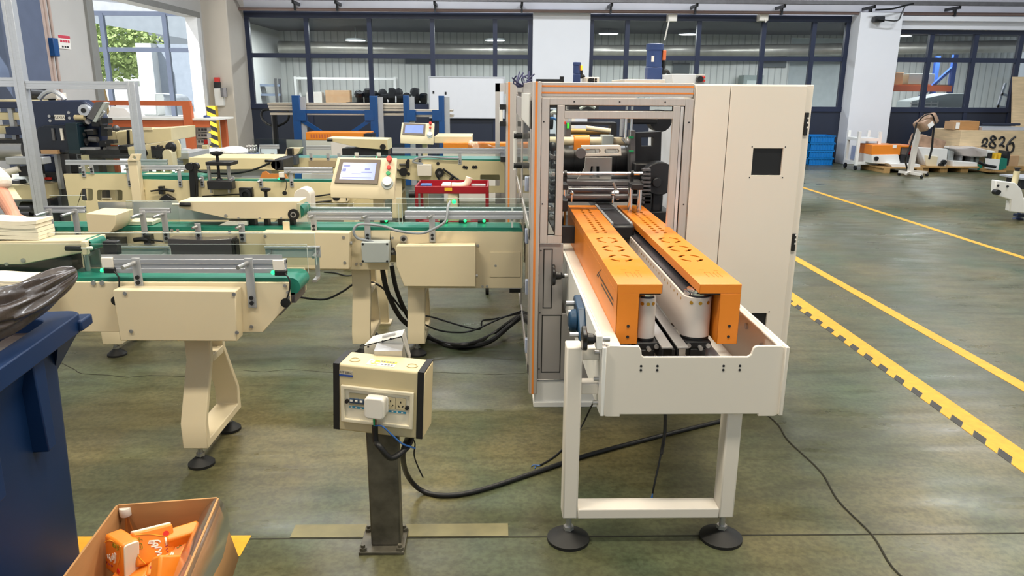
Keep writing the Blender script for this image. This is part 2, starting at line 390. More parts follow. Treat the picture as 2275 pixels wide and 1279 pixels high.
w = M(); w.box(-6.24, -6.16, 7.6, 10.2, 2.32, 2.42); w.box(-6.24, -6.16, 7.6, 10.2, 1.72, 1.8); w.box(-6.24, -6.16, 7.6, 10.2, 2.56, 2.64); w.box(-6.25, -6.15, 9.98, 10.12, 1.75, 2.6)
f = S(w.o('window_4', mat('white_window_frame', '#dfe4ea', .4)))
g = M(); g.box(-6.31, -6.30, 7.6, 10.2, 1.75, 2.6); g.o('window_pane', GLASS, f)
# doorway: jamb, header track, yellow-black striped guard
m = M(); m.box(-6.42, -6.16, 12.1, 12.3, 0, 3.09); m.box(-6.42, -6.14, 12.1, 16.6, 3.05, 3.16); S(m.o('door_frame', mat('door_jamb_grey', '#8b8b88', .5)))
DW = mat('white_door_track', '#e8eaee', .4)
m = M(); m.box(-6.38, -6.15, 16.42, 16.62, 0, 3.06); S(m.o('door_1', DW))
# glazed partition outside the doorway
w = M()
for x in (-9.13, -7.69, -6.9, -10.6, -12.1): w.box(x-.05, x+.05, 18.5, 18.6, 0, 3.3)
for z in (.05, 2.50, 3.3): w.box(-13.5, -6.4, 18.51, 18.59, z-.05, z+.05)
f = S(w.o('window_5', mat('slate_mullion', '#525c70', .45)))
g = M(); g.box(-13.5, -6.4, 18.54, 18.55, 0, 3.3); g.o('window_pane', GLASS, f)
m = M(); m.prism([(-12, 3.5), (-6.4, 2.62), (-6.4, 3.42), (-12, 3.9)], 'xz', 20.0, 20.4); S(m.o('exterior_canopy', mat('canopy_sheet', '#a9afb8', .6)))
m = M(); m.box(-10.55, -10.1, 23.2, 23.8, -.02, 2.9); S(m.o('exterior_column', mat('outer_render', '#d8dadc', .7)))
m = M(); m.box(-10.1, -6.5, 23.6, 23.8, 0, 2.9); S(m.o('shade_backdrop', mat('interior_shade_grey', '#aeb6c4', .7)))  # grey-blue box for a shaded interior, its shade put into the colour
# back room behind the glass
CORR = bpy.data.materials.new('corrugated_sheet'); CORR.use_nodes = True
def corr():
    nt = CORR.node_tree; N = nt.nodes; L = nt.links; b = N['Principled BSDF']
    tc = N.new('ShaderNodeTexCoord'); wv = N.new('ShaderNodeTexWave'); wv.wave_type = 'BANDS'; wv.bands_direction = 'X'; wv.inputs['Scale'].default_value = 1.6
    L.new(tc.outputs['Object'], wv.inputs[0]); r = N.new('ShaderNodeValToRGB'); e = r.color_ramp.elements
    e[0].position = 0; e[0].color = lin('#b9bcb9'); e[1].position = .12; e[1].color = lin('#e6e8e4'); L.new(wv.outputs['Fac'], r.inputs[0]); L.new(r.outputs[0], b.inputs['Base Color'])
    bp = N.new('ShaderNodeBump'); bp.inputs['Strength'].default_value = .4; bp.inputs['Distance'].default_value = .03; L.new(wv.outputs['Fac'], bp.inputs['Height']); L.new(bp.outputs[0], b.inputs['Normal'])
    b.inputs['Roughness'].default_value = .6
corr()
m = M(); m.box(-6.5, 8.9, 23.4, 23.6, 0, 3.2); m.box(11.6, 16, 23.4, 23.6, 0, 3.2); m.box(-6.5, 16, 23.4, 23.6, 3.2, 4.3); S(m.o('wall_far', CORR))
m = M(); m.box(8.9, 11.6, 23.7, 23.8, 0, 3.3); S(m.o('wall_far_panel', mat('pale_blue_wall', '#cfd8da', .6)))
m = M(); m.box(-6.5, 16, 18.2, 23.6, 3.28, 3.4); S(m.o('ceiling_back', mat('dark_ceiling', '#3d424a', .7)))
m = M(); m.box(-6.5, -6.4, 18.2, 23.6, 0, 4.3); S(m.o('wall_side', CORR))
for (px0, px1, py0, py1) in ((690, 760, 95, 130), (900, 960, 118, 142), (1090, 1150, 105, 130), (1690, 1745, 125, 150), (1495, 1530, 140, 165)):
    m = M(); a = PY(px0, py0, 23.38); b = PY(px1, py1, 23.38); m.box(a.x, b.x, 23.33, 23.4, b.z, a.z); S(m.o('window_6', mat('dim_window', '#6a7072', .3)))
m = M()
m.tube([(-6.2, 22.6, 2.78), (0, 22.6, 2.74), (6, 22.6, 2.76), (11, 22.6, 2.86), (15.5, 22.3, 2.95)], .17, 14, 6)
tag(m.o('ventilation_duct', mat('duct_foil', '#c3c0b6', .35, .5, .1, 5)), 'long silver ventilation duct running above the back room behind the glass', 'duct')
for i, (px, py) in enumerate(((1530, 72), (2002, 77), (1352, 75), (1100, 90), (790, 90))):
    p = PY(px, py, 21.8); p.z = min(p.z, 3.16); m = M(); m.lathe([(.02, .06), (.26, .05), (.3, 0), (.28, 0)], (p.x, p.y, p.z), 20); m.cyl((p.x, p.y, p.z+.05), (p.x, p.y, 3.28), .012, 6)
    l = tag(m.o('high_bay_lamp', GREY), ['glowing bell lamp behind the glass above the motor topped enclosure', 'glowing bell lamp behind the glass beside the outer white pier', 'dim bell lamp behind the glass beside the middle white pier', 'dim bell lamp behind the glass above the whiteboard', 'dim bell lamp behind the glass above the long blue rack'][i], 'lamp', 'back room lamps')
    d = M(); d.lathe([(.001, -.004), (.27, -.004), (.27, .004)], (p.x, p.y, p.z), 20)
    ORG[l.name] = l.location.copy(); d.o('lamp_face', LAMPM, l)
# back room furniture
def shelf(name, lab, cat, X0, X1, Y0, Y1, zs, top, mt, bmt=None):
    r = T(name, lab, cat, ((X0+X1)/2, (Y0+Y1)/2, 0))
    for x in (X0, X1):
        for y in (Y0, Y1): m = M(); m.box(x-.03, x+.03, y-.03, y+.03, 0, top); m.o('upright', mt, r)
    for z in zs: m = M(); m.box(X0, X1, Y0-.02, Y1, z-.06, z); m.o('shelf_board', bmt or mt, r)
    return r
a = PY(665, 168, 22.5).x; b = PY(882, 168, 22.5).x
shelf('storage_shelf', 'white open storage shelf behind the glass beyond the blue rack', 'shelf', a, b, 22.0, 22.5, (.5, 1.15, 1.95), 1.97, WHITE)
for i, (x0, x1, z0, z1) in enumerate(((a+.25, a+.7, 1.15, 1.55), (a+.8, a+1.5, 1.15, 1.6))):
    m = M(); m.box(x0, x1, 22.1, 22.4, z0, z1)
    tag(m.o('carton', CARDL if i else OFFW, bv=.01), ['small pale carton on the white shelf behind the glass', 'larger tan carton on the white shelf behind the glass'][i], 'box')
m = M(); q = []
random.seed(3)
for i in range(7):
    for j in range(5): q.append((a+1.8+i*.14, 21.95+j*.12, 1.2+.22*math.sin(i*.9+j)*random.random()+.12*math.sin(math.pi*i/6)))
m.add(q, [(i*5+j, i*5+j+1, (i+1)*5+j+1, (i+1)*5+j) for i in range(6) for j in range(4)])
o = m.o('folded_sheet', PAPERW, sub=1); so = o.modifiers.new('t', 'SOLIDIFY'); so.thickness = .05
tag(o, 'crumpled white sheet heaped on the white shelf behind the glass', 'sheet')
a = PY(553, 165, 21.5).x; b = PY(618, 165, 21.5).x
shelf('parts_rack', 'grey parts rack behind the glass next to the beige corner pier', 'shelf', a, b, 21.2, 21.6, (.6, 1.2, 1.5, 1.75), 1.9, MID, mat('grey_blue_bin', '#97a5bd', .5))
m = M()
for i in range(9):
    x = -3.6+i*.21; m.cyl((x, 20.5, .9), (x+.05, 20.3, 1.55+.1*math.sin(i*2)), .09, 8); m.ball((x, 20.4, 1.5+.08*math.sin(i*3)), .12, 6)
m.box(-3.9, -1.8, 20.2, 20.8, 0, 1.3)
tag(m.o('machine_assembly', DARK), 'dark machine assembly standing behind the glass above the blue rack', 'machine')
# blue pallet racking with an orange beam, seen through the third window
r = T('pallet_rack', 'tall blue pallet rack with orange beam behind the glass beyond the outer pier', 'rack', (10.9, 20.6, 0))
for (x, y) in ((9.75, 20.3), (9.75, 21.1), (12.1, 20.3), (12.1, 21.1)):
    m = M(); m.box(x-.06, x+.06, y-.05, y+.05, 0, 2.6); m.o('upright', mat('rack_blue', '#2f55a8', .45), r)
m = M(); m.box(9.75, 12.1, 20.22, 20.3, 1.66, 1.82); m.o('beam', mat('rack_orange', '#e0683a', .45), r)
m = M(); m.box(9.75, 12.1, 20.3, 21.1, 1.8, 1.84); m.o('shelf_board', CARDL, r)
m = M(); m.cyl((11.3, 20.3, 1.5), (12.1, 20.3, 2.3), .05, 4); m.cyl((9.8, 20.3, 1.5), (10.3, 20.3, 1.0), .05, 4); m.o('brace', bpy.data.materials['rack_blue'], r)
for i, (x0, x1, z1, mt) in enumerate(((9.9, 10.4, 2.25, CARD), (10.5, 10.85, 2.15, CARDL), (11.0, 11.7, 2.12, GREY))):
    m = M(); m.box(x0, x1, 20.4, 20.9, 1.845, z1); tag(m.o('carton', mt, bv=.01), ['brown carton at the end of the orange beamed rack behind glass', 'tan carton in the middle of the orange beamed rack behind glass', 'grey crate on the orange beamed rack behind glass'][i], 'box')
r = T('cooler_unit', 'pale cooler unit with a louvred grille under the orange rack beam', 'cooler', (11.2, 19.6, 0))
m = M(); m.prism([(10.55, 0), (12.1, 0), (12.1, 1.62), (11.55, 1.62), (10.6, 1.42)], 'xz', 19.4, 20.1); m.o('housing', GREY, r, bv=.02)
m = M()
for k in range(6): m.box(10.6, 11.3, 19.36, 19.41, .95+k*.08, .99+k*.08)
for k in range(5): m.box(10.6+k*.17, 10.62+k*.17, 19.37, 19.4, .9, 1.42)
m.o('grille', WHITE, r)
m = M(); m.box(12.35, 12.4, 19.0, 19.05, 0, 1.9); m.box(12.65, 12.7, 19.0, 19.05, 0, 1.9)
for k in range(5): m.box(12.35, 12.7, 19.0, 19.05, .4+k*.3, .46+k*.3)
m.tf(Matrix.Translation((12.4, 19, 0)) @ Matrix.Rotation(.18, 4, 'Y') @ Matrix.Translation((-12.4, -19, 0))); tag(m.o('step_ladder', ALU), 'pale ladder leaning behind the glass at the end of the rack', 'ladder')
m = M(); m.box(8.95, 9.35, 18.6, 19.0, 0, 2.3); tag(m.o('cabinet', WHITE, bv=.01), 'tall white cupboard right behind the glass by the outer pier', 'cupboard')
m = M(); m.box(7.35, 7.95, 22.8, 23.3, 0, 2.1); r2 = tag(m.o('office_door_unit', mat('grey_green', '#8e9a97', .4), bv=.01), 'grey green framed booth behind the glass above the blue crates', 'booth')
d = M(); d.box(7.45, 7.85, 22.77, 22.8, .9, 1.95); ORG[r2.name] = r2.location.copy(); d.o('pane', mat('booth_pane', '#c2ccc9', .2), r2)
# things outside
random.seed(11)
r = T('tree', 'leafy green tree standing outside the glazed entrance', 'tree', (-15.2, 30, 0))
m = M(); m.tube([(-15.2, 30, -.02), (-15.1, 30, 1.2), (-15.3, 30, 2.6)], .18, 8, 4, lambda t: .2-.08*t); m.o('trunk', WOODD, r)
m = M()
for k in range(4200):
    th = random.random()*6.283; u = random.uniform(-1, 1); q = random.random()**.4
    c = Vector((-15.2+2.6*q*math.cos(th)*math.sqrt(1-u*u), 30+2*q*math.sin(th)*math.sqrt(1-u*u), 3.1+1.3*q*u))
    a = Vector((random.uniform(-1, 1), random.uniform(-1, 1), random.uniform(-1, 1))).normalized()*.11; b = a.orthogonal().normalized()*.07
    m.add([c-a, c+b, c+a, c-b], [(0, 1, 2, 3)])
m.o('crown', mat('leaf_green', '#9fb36a', .6, var=.25, scale=2), r, smooth=False)
m = M(); m.box(-18, -13.2, 33, 36, 0, 1.9); m.box(-18.2, -13, 32.9, 36, 1.9, 2.1); tag(m.o('outbuilding', mat('outer_white', '#e9ebea', .7)), 'low white outbuilding beyond the tree outside the entrance', 'building')
m = M(); m.prism([(-10.1, 0), (-8.6, 0), (-8.5, .8), (-8.9, 1.45), (-9.6, 1.5), (-10.1, .9)], 'xz', 20.5, 22.5); tag(m.o('covered_load', mat('grey_tarp', '#b7bbc2', .7, var=.1), bv=.1), 'rounded load under a pale tarp outside the entrance', 'load')
m = M(); m.box(-10.6, -7.0, 19.6, 20.4, 0, .95); m.box(-9.2, -8.6, 19.7, 20.2, .95, 1.5)
tag(m.o('wrapped_pallet', WHITE, bv=.03), 'white wrapped pallet load standing outside the glazed partition', 'pallet')
# wall services
m = M(); m.cyl((-6.2, 17.62, 3.33), (15.5, 17.62, 3.36), .035, 10); tag(m.o('wall_pipe', mat('brown_pipe', '#8d7772', .45)), 'thin brown pipe running along the top of the window wall', 'pipe')
m = M(); m.box(-6.2, 15.5, 17.3, 17.42, 3.5, 3.58); tag(m.o('cable_tray', MID), 'grey steel cable tray high on the window wall', 'cable tray')
for i, px in enumerate((650, 745, 965, 1160, 1360, 1550, 1745, 1945, 2135)):
    p = PY(px, 12, 17.4); m = M(); m.box(p.x-.025, p.x+.025, 17.42, 17.98, 3.44, 3.5); m.box(p.x-.02, p.x+.02, 17.56, 17.66, 3.30, 3.46)
    tag(m.o('pipe_bracket', DARK), 'small dark bracket holding the brown pipe on the window wall', 'bracket', 'pipe brackets along the window wall')
def notice(px0, py0, px1, py1, fn, a, lab):
    p = fn(px0, py0, a); q = fn(px1, py1, a)
    if fn is PX: m = M(); m.box(p.x, p.x+.01, p.y, q.y, q.z, p.z)
    else: m = M(); m.box(p.x, q.x, p.y-.01, p.y, q.z, p.z)
    o = tag(m.o('safety_notice', PAPERW), lab, 'notice'); ORG[o.name] = o.location.copy(); h = p.z-q.z
    e = M(); s = M()
    if fn is PX:
        x = p.x+.011; e.box(x, x+.002, p.y, q.y, p.z-.22*h, p.z)
        for k, (u0, u1, v0, v1) in enumerate(((.1, .3, .35, .52), (.36, .5, .35, .52), (.56, .7, .35, .52), (.76, .92, .35, .52))): e.box(x, x+.002, p.y+u0*(q.y-p.y), p.y+u1*(q.y-p.y), p.z-v1*h, p.z-v0*h)
        for k in range(3): s.box(x, x+.002, p.y+(.2+.22*k)*(q.y-p.y), p.y+(.34+.22*k)*(q.y-p.y), p.z-.9*h, p.z-.78*h)
    else:
        y = p.y-.011; e.box(p.x, q.x, y-.002, y, p.z-.3*h, p.z)
        for k in range(4): e.box(p.x+(.08+.23*k)*(q.x-p.x), p.x+(.24+.23*k)*(q.x-p.x), y-.002, y, p.z-.7*h, p.z-.45*h)
        s.box(p.x+.1*(q.x-p.x), p.x+.8*(q.x-p.x), y-.002, y, p.z-.92*h, p.z-.84*h)
    e.o('red_print', mat('red_print', '#d2445a', .6), o); s.o('small_print', DARK, o)
notice(127, 77, 157, 110, PX, -6.2, 'red and white safety notice on the side wall by the doorway')
notice(425, 143, 446, 160, PY, 18.45, 'small red and white notice on the glazed partition outside')
m = M()
for k, (px, r_) in enumerate(((96, .05), (103, .03), (110, .03), (121, .02))):
    p = PX(px, 100, -6.1); m.cyl((-6.1, p.y, 0), (-6.1, p.y, 5.9), r_, 8)
tag(m.o('conduit', mat('conduit_paint', '#b8a39a', .5)), 'vertical conduit pipes rising beside the blue grey steel column', 'pipes')
p = PX(118, 105, -6.05); m = M(); m.box(-6.12, -6.0, p.y-.06, p.y+.06, p.z-.12, p.z+.12); tag(m.o('valve_handle', BLUE, bv=.01), 'small blue valve on the vertical conduit by the steel column', 'valve')
r = T('door_controller', 'white door control box with red beacon on the beige corner pier', 'control box', PY(487, 210, 16.85))
m = M(); m.bp(476, 196, 496, 235, 16.75, 16.85); m.o('housing', WHITE, r, bv=.01)
m = M(); m.bp(490, 195, 503, 215, 16.7, 16.75); m.o('switch_panel', MID, r)
m = M(); m.bp(476, 172, 486, 182, 16.77, 16.85); m.o('beacon', REDB, r)
m = M(); m.bp(475, 182, 488, 196, 16.77, 16.85); m.o('sensor', BLACK, r)
r = T('bollard', 'yellow and black striped guard post beside the doorway', 'post', PY(478, 300, 16.3))
p = PY(478, 300, 16.3); m = M(); m.box(p.x-.09, p.x+.09, 16.2, 16.35, 0, 1.28); m.o('post', YELTAPE, r)
m = M()
for k in range(7): m.add([(p.x-.091, 16.195, .1+k*.18), (p.x+.091, 16.195, .02+k*.18), (p.x+.091, 16.195, .11+k*.18), (p.x-.091, 16.195, .19+k*.18)], [(0, 1, 2, 3)])
m.o('stripe', BLACK, r, smooth=False)
for i, (px, py, lab) in enumerate(((1495, 38, 'white emergency light on the window frame above the blue motor'), (1698, 37, 'white emergency light on the window frame above the tall cabinet'))):
    p = PY(px, py, 17.7); r = T('emergency_light', lab, 'light', p)
    m = M(); m.box(p.x-.1, p.x+.1, 17.7, 17.93, p.z-.09, p.z+.07); m.o('housing', PLASTW, r, bv=.01)
    m = M(); m.tube([p+Vector((-.08, 0, -.05)), p+Vector((-.12, -.02, -.25)), p+Vector((-.16, 0, -.5))] if i == 0 else [p+Vector((.02, 0, -.05)), p+Vector((.05, 0, -.12))], .018, 6); m.o('cord', PLASTW, r)
p = PY(1945, 44, 17.5); m = M(); m.box(p.x-.1, p.x+.12, 17.3, 17.49, p.z-.06, p.z+.06); tag(m.o('wall_camera', DARK, bv=.02), 'small dark camera box near the top of the outer white pier', 'camera')
p = PY(2015, 45, 17.4); m = M(); m.tube([PY(1945, 22, 17.28), PY(1980, 20, 17.28), PY(2005, 14, 17.28), PY(2030, 8, 17.28)], .02, 6); m.tube([PY(2010, 15, 17.26), PY(2003, 30, 17.26), PY(1992, 46, 17.26), PY(1950, 42, 17.26)], .015, 6)
tag(m.o('loose_cable', BLACK), 'loose dark cable sagging from the tray above the outer white pier', 'cable')
# ================================================================ DISCHARGE CONVEYOR (orange side belt covers)
DC = T('discharge_conveyor', 'white take-off conveyor with two orange covers in front of the tall enclosure', 'conveyor', (.65, 2.5, 0))
m = M()
n = []
out = rrect(.375, 1.005, .545, .80, .02)
def notched():
    o = []
    for cx, cy, a in ((.985, .78, 0), ):
        for i in range(6): t = math.radians(90*i/5); o.append((cx+.02*math.cos(t), cy+.02*math.sin(t)))
    o += [(.905, .80), (.893, .793), (.889, .782), (.886, .768), (.875, .760), (.512, .760), (.506, .766), (.503, .785), (.495, .80), (.395, .80)]
    for i in range(6): t = math.radians(90+90*i/5); o.append((.395+.02*math.cos(t), .78+.02*math.sin(t)))
    for i in range(6): t = math.radians(180+90*i/5); o.append((.395+.02*math.cos(t), .556+.02*math.sin(t)))
    o += [(.44, .536), (.44, .545), (.93, .545), (.93, .536)]
    for i in range(6): t = math.radians(270+90*i/5); o.append((.985+.02*math.cos(t), .556+.02*math.sin(t)))
    return o
m.prism(notched(), 'xz', 2.42, 2.432); m.o('end_plate', OFFW, DC, bv=.003)
h = M()
for x in (.505, .562, .793, .85):
    for z in (.727, .712): h.cyl((x, 2.4205, z), (x, 2.4185, z), .0045, 10)
h.o('screw_hole', DARK, DC)
for sx, x0, x1 in ((-1, .367, .381), (1, .999, 1.013)):
    m = M(); m.prism([(2.405, .80), (2.405, .545), (2.50, .538), (2.62, .538), (2.66, .55), (4.25, .52), (4.25, .80)], 'yz', x0, x1)
    m.o('side_plate', WHITE if sx < 0 else OFFW, DC, bv=.003)
    b = M()
    for y, z in ((2.47, .76), (2.47, .66), (2.47, .57), (2.62, .70)): b.cyl((x0 if sx < 0 else x1, y, z), ((x0-.018) if sx < 0 else (x1+.018), y, z), .008, 10)
    b.o('side_bolt', STEEL, DC)
for x0, x1 in ((.3815, .434), (.980, .9985)): m = M(); m.box(x0, x1, 2.4325, 4.25, .79, .7995); m.o('top_flange', OFFW, DC, bv=.003)
# leg frame
m = M(); m.box(.249, .305, 2.45, 2.53, .112, .785)
m.o('leg', OFFW, DC, bv=.006)
m = M(); m.box(.832, .888, 2.45, 2.53, .112, .545); m.o('leg', OFFW, DC, bv=.006)
m = M(); m.box(.305, .832, 2.45, 2.53, .112, .152); m.o('crossbar', OFFW, DC, bv=.004)
for za, zb in ((.60, .64), (.73, .775)): m = M(); m.box(.305, .367, 2.47, 2.53, za, zb); m.o('leg_bracket', OFFW, DC, bv=.004)
foot(DC, .277, 2.49, .080, .112); foot(DC, .86, 2.49, .080, .112)
# orange covers: an angled hood each, slotted top
def cover(x0, x1, xw0, xw1, side):
    holes = []
    for k in range(14):
        for dx in (.035, .075): holes.append([(x+ (x0+x1)/2-.055, y) for x, y in rrect(dx-.008, dx+.008, 3.55+k*.055-.016, 3.55+k*.055+.016, .005, 2)])
    for yc in (2.98, 3.17, 3.36):
        xc = (x0+x1)/2
        for a0, a1 in ((15, 75), (105, 165), (195, 255), (285, 345)):
            o = []
            for i in range(6): t = math.radians(a0+(a1-a0)*i/5); o.append((xc+.050*math.cos(t), yc+.066*math.sin(t)))
            for i in range(6): t = math.radians(a1-(a1-a0)*i/5); o.append((xc+.036*math.cos(t), yc+.048*math.sin(t)))
            holes.append(o)
    m = M(); m.prism([(x0, 2.55), (x1, 2.55), (x1, 4.42), (x0, 4.42)], 'xy', .981, .985, holes)
    t = m.o('cover_top', ORANGE, DC, smooth=False)
    m = M(); m.prism([(x0, .951), (xw1 if side > 0 else x0, .951) if side < 0 else (xw0, .951), (x1, .951), (x1, .981), (x0, .981)], 'xz', 2.55, 2.553)
    m.box(x0, x0+.003, 2.55, 4.42, .951, .981); m.box(x1-.003, x1, 2.55, 4.42, .951, .981); m.box(x0, x1, 4.417, 4.42, .951, .981)
    wa, wb = min(xw0, xw1), max(xw0, xw1)
    for xa in (wa, wb-.003): m.box(xa, xa+.003, 2.55, 4.42, .762, .951)
    m.box(wa, wb, 2.55, 2.553, .762, .951); m.box(wa, wb, 4.417, 4.42, .762, .951)
    c = m.o('cover', ORANGE, DC, bv=.0015)
    h = M(); h.box(x0+.004, x1-.004, 2.556, 4.414, .946, .949); h.o('slot_shade_sheet', BLACK, c)  # added black sheet, paints the dark of the hollow under the slots
    h = M()
    xh = (xw0+xw1)/2
    for z in (.83, .79): h.cyl((xh+.004, 2.5495, z), (xh+.004, 2.548, z), .0055, 10)
    h.o('screw_hole', DARK, c)
    return c
c = cover(.433, .594, .433, .514, -1)
g = M()                                                  # slanted slot mark cut into the cover's flank
def slot(y0, z0, y1, z1, w=.0045): 
    g.box(.4315, .4331, y0, y1, 0, 0) if False else g.add([(.4322, y0, z0-w), (.4322, y0, z0+w), (.4322, y1, z1+w), (.4322, y1, z1-w)], [(0, 1, 2, 3)])
slot(2.62, .905, 2.98, .905); slot(2.62, .885, 2.95, .885); slot(2.99, .915, 3.05, .885, .004); slot(3.02, .915, 3.08, .885, .004); slot(2.95, .945, 3.02, .915, .002)
g.o('flank_slot', DARK, c, smooth=False)
cover(.727, .877, .803, .877, 1)
def strokes(pts_list, z, w):
    m = M()
    for a in pts_list:
        m.tube([(x, y, z) for x, y in a], w, 4, 0)
    return m
ENG = mat('engraved_line', '#c9741c', .5, var=.05)
for x0, y0 in ((.49, 2.66), (.79, 2.66)):
    strokes([[(x0, y0), (x0, y0+.07)], [(x0, y0+.07), (x0+.02, y0+.07), (x0+.02, y0)], [(x0+.035, y0), (x0+.035, y0+.07)], [(x0+.025, y0+.045), (x0+.05, y0+.045)], [(x0+.05, y0), (x0+.05, y0+.08)], [(x0-.01, y0+.11), (x0+.01, y0+.11)], [(x0+.045, y0+.1), (x0+.06, y0+.1)]], .985, .0012).o('engraved_mark', ENG, DC)
# vertical side belts: stadium loops with bored edge and chrome end rollers
BELTW = mat('pale_side_belt', '#d8cfc8', .38, var=.03)
for (x0, x1, yn) in ((.517, .586, 2.575), (.690, .797, 2.585)):
    r = (x1-x0)/2; xc = (x0+x1)/2; y1 = 4.3
    o = [(xc+r*math.cos(math.radians(a)), yn+r+r*math.sin(math.radians(a))) for a in range(180, 361, 12)]+[(xc+r*math.cos(math.radians(a)), y1+r*math.sin(math.radians(a))) for a in range(0, 181, 12)]
    m = M(); m.prism(o, 'xy', .772, .925); b = m.o('side_belt', BELTW, DC, bv=.002)
    side = x1 if x0 < .6 else x0; s_ = 1 if x0 < .6 else -1
    for k in range(28): h = M(); h.cyl((side, yn+r+.02+k*.055, .905), (side+s_*.0008, yn+r+.02+k*.055, .905), .0055, 8); h.o('eyelet', BRASS, b)
    for a in (235, 270, 305):
        d = Vector((math.cos(math.radians(a)), math.sin(math.radians(a)), 0)); p = Vector((xc, yn+r, .905))
        h = M(); h.cyl(p+d*(r-.001), p+d*(r+.0012), .007, 8); h.o('eyelet', BRASS, b)
    m = M(); m.prism([(xc+(x-xc)*.86, yn+r+(y-yn-r)*.97) for x, y in o], 'xy', .925, .932); m.o('belt_backing', BELTB, b)
    m = M(); m.lathe([(r*.9, .925), (r*.9, .938), (r*.72, .940), (r*.72, .948), (.012, .95)], (xc, yn+r, 0), 24); m.o('end_roller', CHROME, b)
    m = M(); m.lathe([(r*.97, .758), (r*.97, .772)], (xc, yn+r, 0), 24); m.box(xc-.048, xc+.048, yn-.01, yn+.06, .735, .762); m.box(xc-.03, xc+.03, yn-.012, yn+.05, .69, .735)
    c2 = m.o('roller_clamp', BLACK, DC, bv=.004)
    q = M()
    for dx in (-.036, .036): q.cyl((xc+dx, yn-.01, .748), (xc+dx, yn-.017, .748), .009, 8)
    q.cyl((xc+.006, yn-.01, .742), (xc+.006, yn-.03, .742), .008, 8); q.o('clamp_screw', STEEL, c2)
for x0, x1 in ((.592, .632), (.648, .688)):
    m = M(); m.box(x0, x1, 2.50, 4.2, .762, .768); m.o('slide_plate', STEEL, DC, bv=.001)
    m = M(); m.box(x0+.005, x0+.012, 2.52, 4.2, .70, .762); m.o('slide_rail', DARK, DC)
m = M(); m.box(.635, .646, 2.52, 4.2, .66, .75); m.o('centre_rail', BLACK, DC)
m = M(); m.cyl((.381, 2.95, .70), (.999, 2.95, .70), .014, 14); m.o('cross_shaft', CHROME, DC)
m = M(); m.cyl((.381, 3.6, .70), (.999, 3.6, .70), .014, 14); m.o('cross_shaft', CHROME, DC)
m = M(); m.box(.77, .83, 2.47, 3.2, .70, .705); m.o('slide_rail', ALUD, DC)
q = M(); 
for y, z in ((2.62, .73), (2.8, .75)): q.lathe([(.002, .012), (.012, .01), (.016, 0)], (.999, y, z), 12, 'x') if False else q.cyl((.999, y, z), (.99, y, z), .012, 10)
q.o('side_bolt', STEEL, DC)
m = M(); m.box(.381, .999, 2.62, 3.9, .56, .57); m.o('drip_tray', WHITE, DC)
# star knobs and flange bearing on the near flank
def knob(parent, x, y, z, r=.036, L=.045):
    o = []
    for i in range(40):
        t = 2*math.pi*i/40; q = r*(1+.13*math.cos(5*t)); o.append((y+q*math.cos(t), z+q*math.sin(t)))
    m = M(); m.prism(o, 'yz', x-L-.016, x-L); m.lathe([(.021, -L), (.019, -L*.5), (.012, -L*.45), (.012, -.012)], (x, y, z), 16, 'x')
    k = m.o('star_knob', BLACK, parent, bv=.004)
    m = M(); m.cyl((x-.02, y, z), (x+.03, y, z), .011, 12); m.o('knob_shaft', STEEL, k)
    return k
knob(DC, .364, 2.432, .822, .040, .05)
m = M(); m.box(.345, .367, 2.41, 2.455, .79, .84); m.o('knob_block', WHITE, DC, bv=.003)
p = PX(1262, 612, .367); knob(DC, .362, p.y, p.z, .05, .06)
p = PX(1298, 712, .367)
m = M(); m.prism([(p.y-.12, p.z-.045), (p.y-.1, p.z-.06), (p.y+.06, p.z-.03), (p.y+.16, p.z+.05), (p.y+.13, p.z+.075), (p.y-.02, p.z+.06)], 'yz', .335, .367); m.lathe([(.05, 0), (.045, -.03), (.03, -.035)], (.335, p.y, p.z), 20, 'x')
f = m.o('flange_bearing', mat('bearing_blue', '#0f3a5a', .4, var=.1), DC, bv=.006)
for dy, dz in ((-.08, -.035), (.10, .045), (.0, .035), (-.02, -.02)): q = M(); q.cyl((.335, p.y+dy, p.z+dz), (.30, p.y+dy, p.z+dz), .011, 8); q.o('bearing_bolt', STEEL, f)
# cable ends hanging under the conveyor
m = M(); m.tube([PY(1478, 925, 2.75), PY(1476, 960, 2.75), PY(1468, 1010, 2.7), PY(1455, 1070, 2.66), PZ(1450, 1095, .10)], .004, 6); m.tube([PY(1478, 905, 2.75), PY(1477, 960, 2.75), PY(1469, 1008, 2.7)], .007, 6)
w = m.o('hanging_cable', CABLE, DC)
m = M(); e = PZ(1450, 1095, .10); m.tube([e, e+Vector((-.01, -.01, -.03)), e+Vector((-.015, 0, -.05))], .0025, 5); m.tube([e, e+Vector((-.004, -.01, -.03)), e+Vector((-.02, -.02, -.055))], .0025, 5); m.o('bare_wire', CABLEB, w)

# ================================================================ PACKING MACHINE
PM = T('packing_machine', 'tall packing machine with aluminium framed glass front and cream cabinet', 'machine', (.85, 4.9, 0))
Y0 = 3.71; YB = 6.35
OSTRIP = mat('orange_slot_strip', '#e88a3a', .5, var=.05)
ALUF = mat('frame_aluminium', '#cfc8c4', .38, .45, .04, 6, stretch=(30, 30, 1))
def post(x0, x1, y0, y1, z0, z1, strip=None):
    m = M(); m.box(x0, x1, y0, y1, z0, z1); p = m.o('frame_post', ALUF, PM, bv=.004)
    if strip:
        m = M(); m.box(strip[0], strip[1], y0-.0015, y0+.002, z0, z1); m.o('orange_strip', OSTRIP, p)
    return p
p = post(.178, .222, Y0-.02, Y0+.03, .085, 1.688, (.192, .203))
post(.178, .222, 6.3, 6.35, .085, 1.688); post(.178, .222, 5.0, 5.05, .085, 1.66)
m = M(); m.box(.222, .958, Y0, Y0+.05, 1.618, 1.685); b = m.o('top_beam', ALUF, PM, bv=.003)
